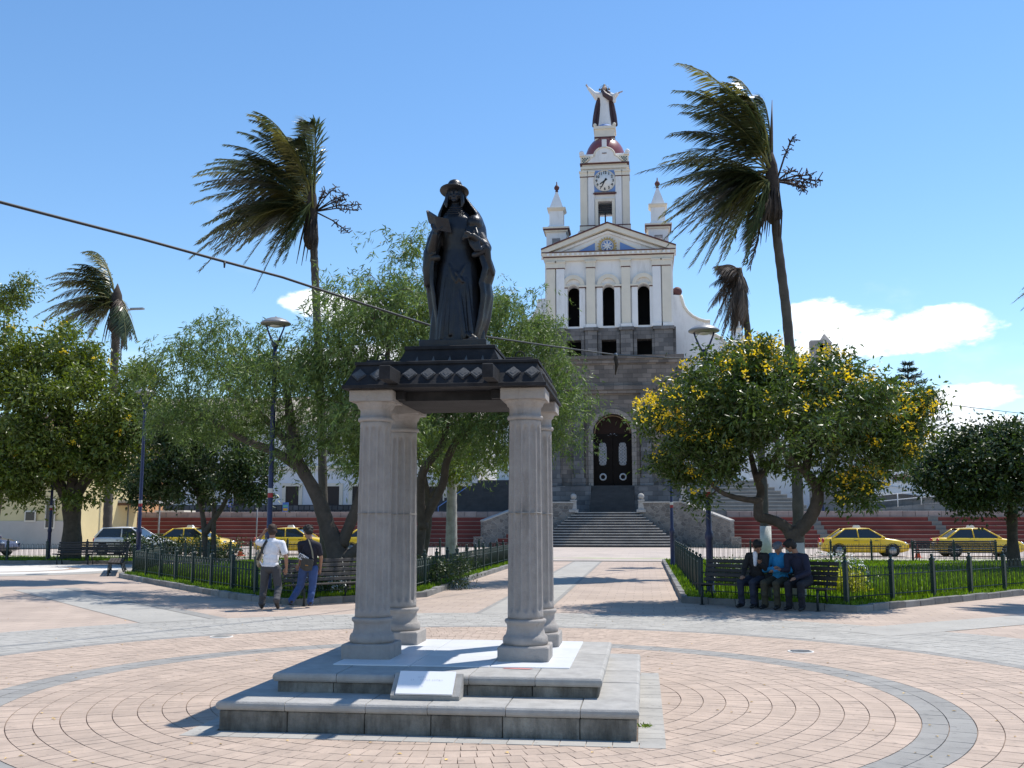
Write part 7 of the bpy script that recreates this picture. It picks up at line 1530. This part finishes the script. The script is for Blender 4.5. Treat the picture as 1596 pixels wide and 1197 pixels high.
# three men sitting; local frame: x along the picture to the right, -y towards the viewer
B0_ = Vector((2.2, 21.25, 0)); bd = (Vector((3.42,20.45,0))-Vector((.98,22.05,0))).normalized()
def sit(px, label, lean, headoff, facev, top, bottom, hands, sleeves='long', hair_kind='short', hairm=M_HAIRB, coat=False, kx=(.0,.0), dz=0.0):
    # foot of the person's seat on the bench
    s = (yp(px, 900, 21.2).x - .98)/(3.42-.98); c = Vector((.98,22.05,0)).lerp(Vector((3.42,20.45,0)), s) + Vector((bd.y*-1, bd.x, 0))*.24
    ang = math.atan2(bd.y, bd.x); zs = .445+.10
    lx, ly = lean
    J = dict(pelvis=(0,.0,zs+.02), chest=(lx*.6,-.02+ly*.55,zs+.34), neck=(lx,-.03+ly,zs+.54), head=(lx+headoff[0],-.06+ly+headoff[1],zs+.69+headoff[2]),
      shL=(lx-.185,-.02+ly,zs+.47), shR=(lx+.185,-.02+ly,zs+.47), hipL=(-.10,-.04,zs), hipR=(.10,-.04,zs), knL=(-.13+kx[0],-.46,.50), knR=(.13+kx[1],-.46,.50), anL=(-.13+kx[0]*1.2,-.42,.085), anR=(.13+kx[1]*1.2,-.42,.085), toeL=(-.15+kx[0]*1.2,-.58,.045), toeR=(.15+kx[1]*1.2,-.58,.045))
    for k, v in hands.items(): J[k] = (v[0], v[1], v[2]+zs)
    return person(label, (c.x, c.y, 0), ang, J, top, bottom, mat('shoe_black', (0.012,0.011,0.011), .45), hairm, sleeves=sleeves, face=Vector(facev), hair_kind=hair_kind, coat=coat)
hd_rest = dict(elL=(-.22,-.12,.20), wrL=(-.16,-.36,.09), haL=(-.13,-.50,.06), elR=(.24,-.12,.20), wrR=(.16,-.36,.09), haR=(.13,-.50,.06))
pA, JA, hA = sit(1172, 'seated man in open dark jacket and white shirt leaning toward his neighbour', (.08,-.10), (.06,-.05,-.02), (.75,-.65,-.25), cloth('jacket_black', (0.016,0.015,0.016)), cloth('jeans_dark', (0.022,0.026,0.045)), dict(elL=(-.18,-.20,.20), wrL=(-.10,-.40,.08), haL=(-.08,-.52,.05), elR=(.30,-.22,.24), wrR=(.26,-.38,.34), haR=(.28,-.46,.40)), coat=True)
blob('white_shirt_front', [('c', Vector(JA['neck'])+Vector((.0,-.075,-.02)), Vector(JA['chest'])+Vector((.02,-.115,-.04)), .050, .035)], .008, cloth('shirt_white', (0.74,0.74,0.78)), pA, 1)
pB, JB, hB = sit(1206, 'seated old man in bright blue sweater and grey flat cap, arms crossed', (.0,.02), (.0,-.02,-.05), (.10,-1,-.15), cloth('sweater_blue', (0.015,0.20,0.42)), cloth('trousers_brown', (0.05,0.043,0.025)), dict(elL=(-.27,-.12,.20), wrL=(-.02,-.27,.24), haL=(.10,-.26,.28), elR=(.27,-.12,.20), wrR=(.04,-.30,.20), haR=(-.10,-.28,.18)), hair_kind='cap', hairm=mat('hair_grey', (0.25,0.24,0.23), .6), dz=-.04)
blob('shirt_collar', [('chain', [hB(-.07,.02,-.13), hB(0,.085,-.17), hB(.075,.02,-.13)], [.022,.020,.024])], .008, cloth('shirt_white', (0.74,0.74,0.78)), pB, 1)
pC, JC, hC = sit(1240, 'seated man in dark navy suit turned toward his neighbours, hand on knee', (-.10,-.10), (-.07,-.05,.0), (-.95,-.25,-.12), cloth('suit_navy', (0.012,0.013,0.032)), cloth('suit_trousers', (0.012,0.012,0.018)), dict(elL=(-.24,-.22,.22), wrL=(-.30,-.36,.22), haL=(-.36,-.42,.24), elR=(.20,-.25,.18), wrR=(.02,-.42,.08), haR=(-.04,-.52,.05)), coat=True, hairm=M_HAIRB)

# ------------------------------------------------------------------ overhead cable
def cable(pts, r, label, n=24):
    P = []; pts = [Vector(p) for p in pts]
    for i in range(len(pts)-1):
        for k in range(n): s = k/n; p = pts[i].lerp(pts[i+1], s); p.z -= .02*(pts[i+1]-pts[i]).length*4*s*(1-s)*.06; P.append(p)
    P.append(pts[-1]); m = MB(); m.tube(P, r, 6); o = solo(m.build('overhead_cable', M_BLACK)); return tag(o, label, 'cable')
cp_ = [yp(-330,232,11.0), yp(0,315,12.6), yp(220,372,14.2), yp(440,432,16.4), yp(670,507,20), yp(760,525,22.5), yp(960,553,31), yp(1110,560,42), yp(1300,592,55), yp(1450,627,66), yp(1600,645,76), yp(1900,680,95)]
cable(cp_, .022, 'black overhead cable sagging across the square behind the statue', 10)
q = yp(960,553,31); hg = thing('cable_hanger', q, 'limp dark object hanging from the overhead cable in front of the church', 'hanger'); m = MB(); m.tube([q, q-Vector((.02,0,.10)), q-Vector((-.02,0,.30)), q-Vector((.03,0,.62))], [.03,.07,.06,.015], 6); m.build('strip', M_FIBRE, hg); m = MB(); m.ball(q, .06, 8, 6); m.build('clip', M_LAMPM, hg)
for px, py, Y in ((350,408,15.4),): m = MB(); v = yp(px,py,Y); m.tube([v, v-Vector((0,0,.10))], [.022,.012], 6); tag(solo(m.build('cable_clip', M_BLACK)), 'tiny clip hanging from the overhead cable left of the tall palm', 'clip')
# distant mast arm seen above the left palm
v = yp(200,483,70); ml = thing('mast_light', (v.x, 70, 0), 'thin street light mast with horizontal arm behind the shorter palm', 'street light'); m = MB(); a = yp(188,484,70); m.tube([(a.x,70,0), a], [.1,.06], 8); m.build('mast', M_LAMPM, ml); m = MB(); b_ = yp(224,481,70); m.tube([a, b_], .05, 6); m.build('arm', M_LAMPM, ml); m = MB(); c_ = yp(214,481.5,70); m.box(c_.x-.5, b_.x, 69.85, 70.15, b_.z-.06, b_.z+.06); m.build('lamp_head', M_LAMPM, ml)

# ------------------------------------------------------------------ small litter: fallen petals and leaves, weeds at the step
pet = []
for i in range(170):
    px, py = random.uniform(0, 1596), random.uniform(935, 1190); g_ = gp(px, py)
    if abs(g_.x-PC[0]) < 1.95 and abs(g_.y-PC[1]) < 2.0: continue
    if inpoly(LAWN_L, np.array([g_.x]), np.array([g_.y]))[0] or inpoly(LAWN_R, np.array([g_.x]), np.array([g_.y]))[0]: continue
    a = random.uniform(0, 6.28); s = random.uniform(.010,.024); c, sn = math.cos(a)*s, math.sin(a)*s; pet.append([(g_.x-c,g_.y-sn,.005),(g_.x+sn*.6,g_.y-c*.6,.010),(g_.x+c,g_.y+sn,.006),(g_.x-sn*.6,g_.y+c*.6,.012)])
o = quads('fallen_petals', np.array(pet), mat('petal_litter', (0.55,0.36,0.10), .8, island=.5)); tag(o, 'fallen yellow petals and leaf crumbs scattered over the paving', 'litter', kind='stuff')
wv = []
c = gp(1006, 1134)
for i in range(60):
    a = random.uniform(0, 6.28); L = random.uniform(.02,.05); w = .003; x, y = c.x+random.uniform(-.05,.05), c.y+random.uniform(-.03,.05); dx, dy = math.cos(a), math.sin(a); wv.append([(x-dy*w,y+dx*w,0),(x+dy*w,y-dx*w,0),(x+dx*L,y+dy*L,L*random.uniform(.2,.9)),(x+dx*L*.98,y+dy*L*.98,L*.5)])
o = quads('weed_tuft', np.array(wv), M_BLADE); tag(solo(o), 'tuft of grass growing at the corner of the lowest pedestal step', 'grass')
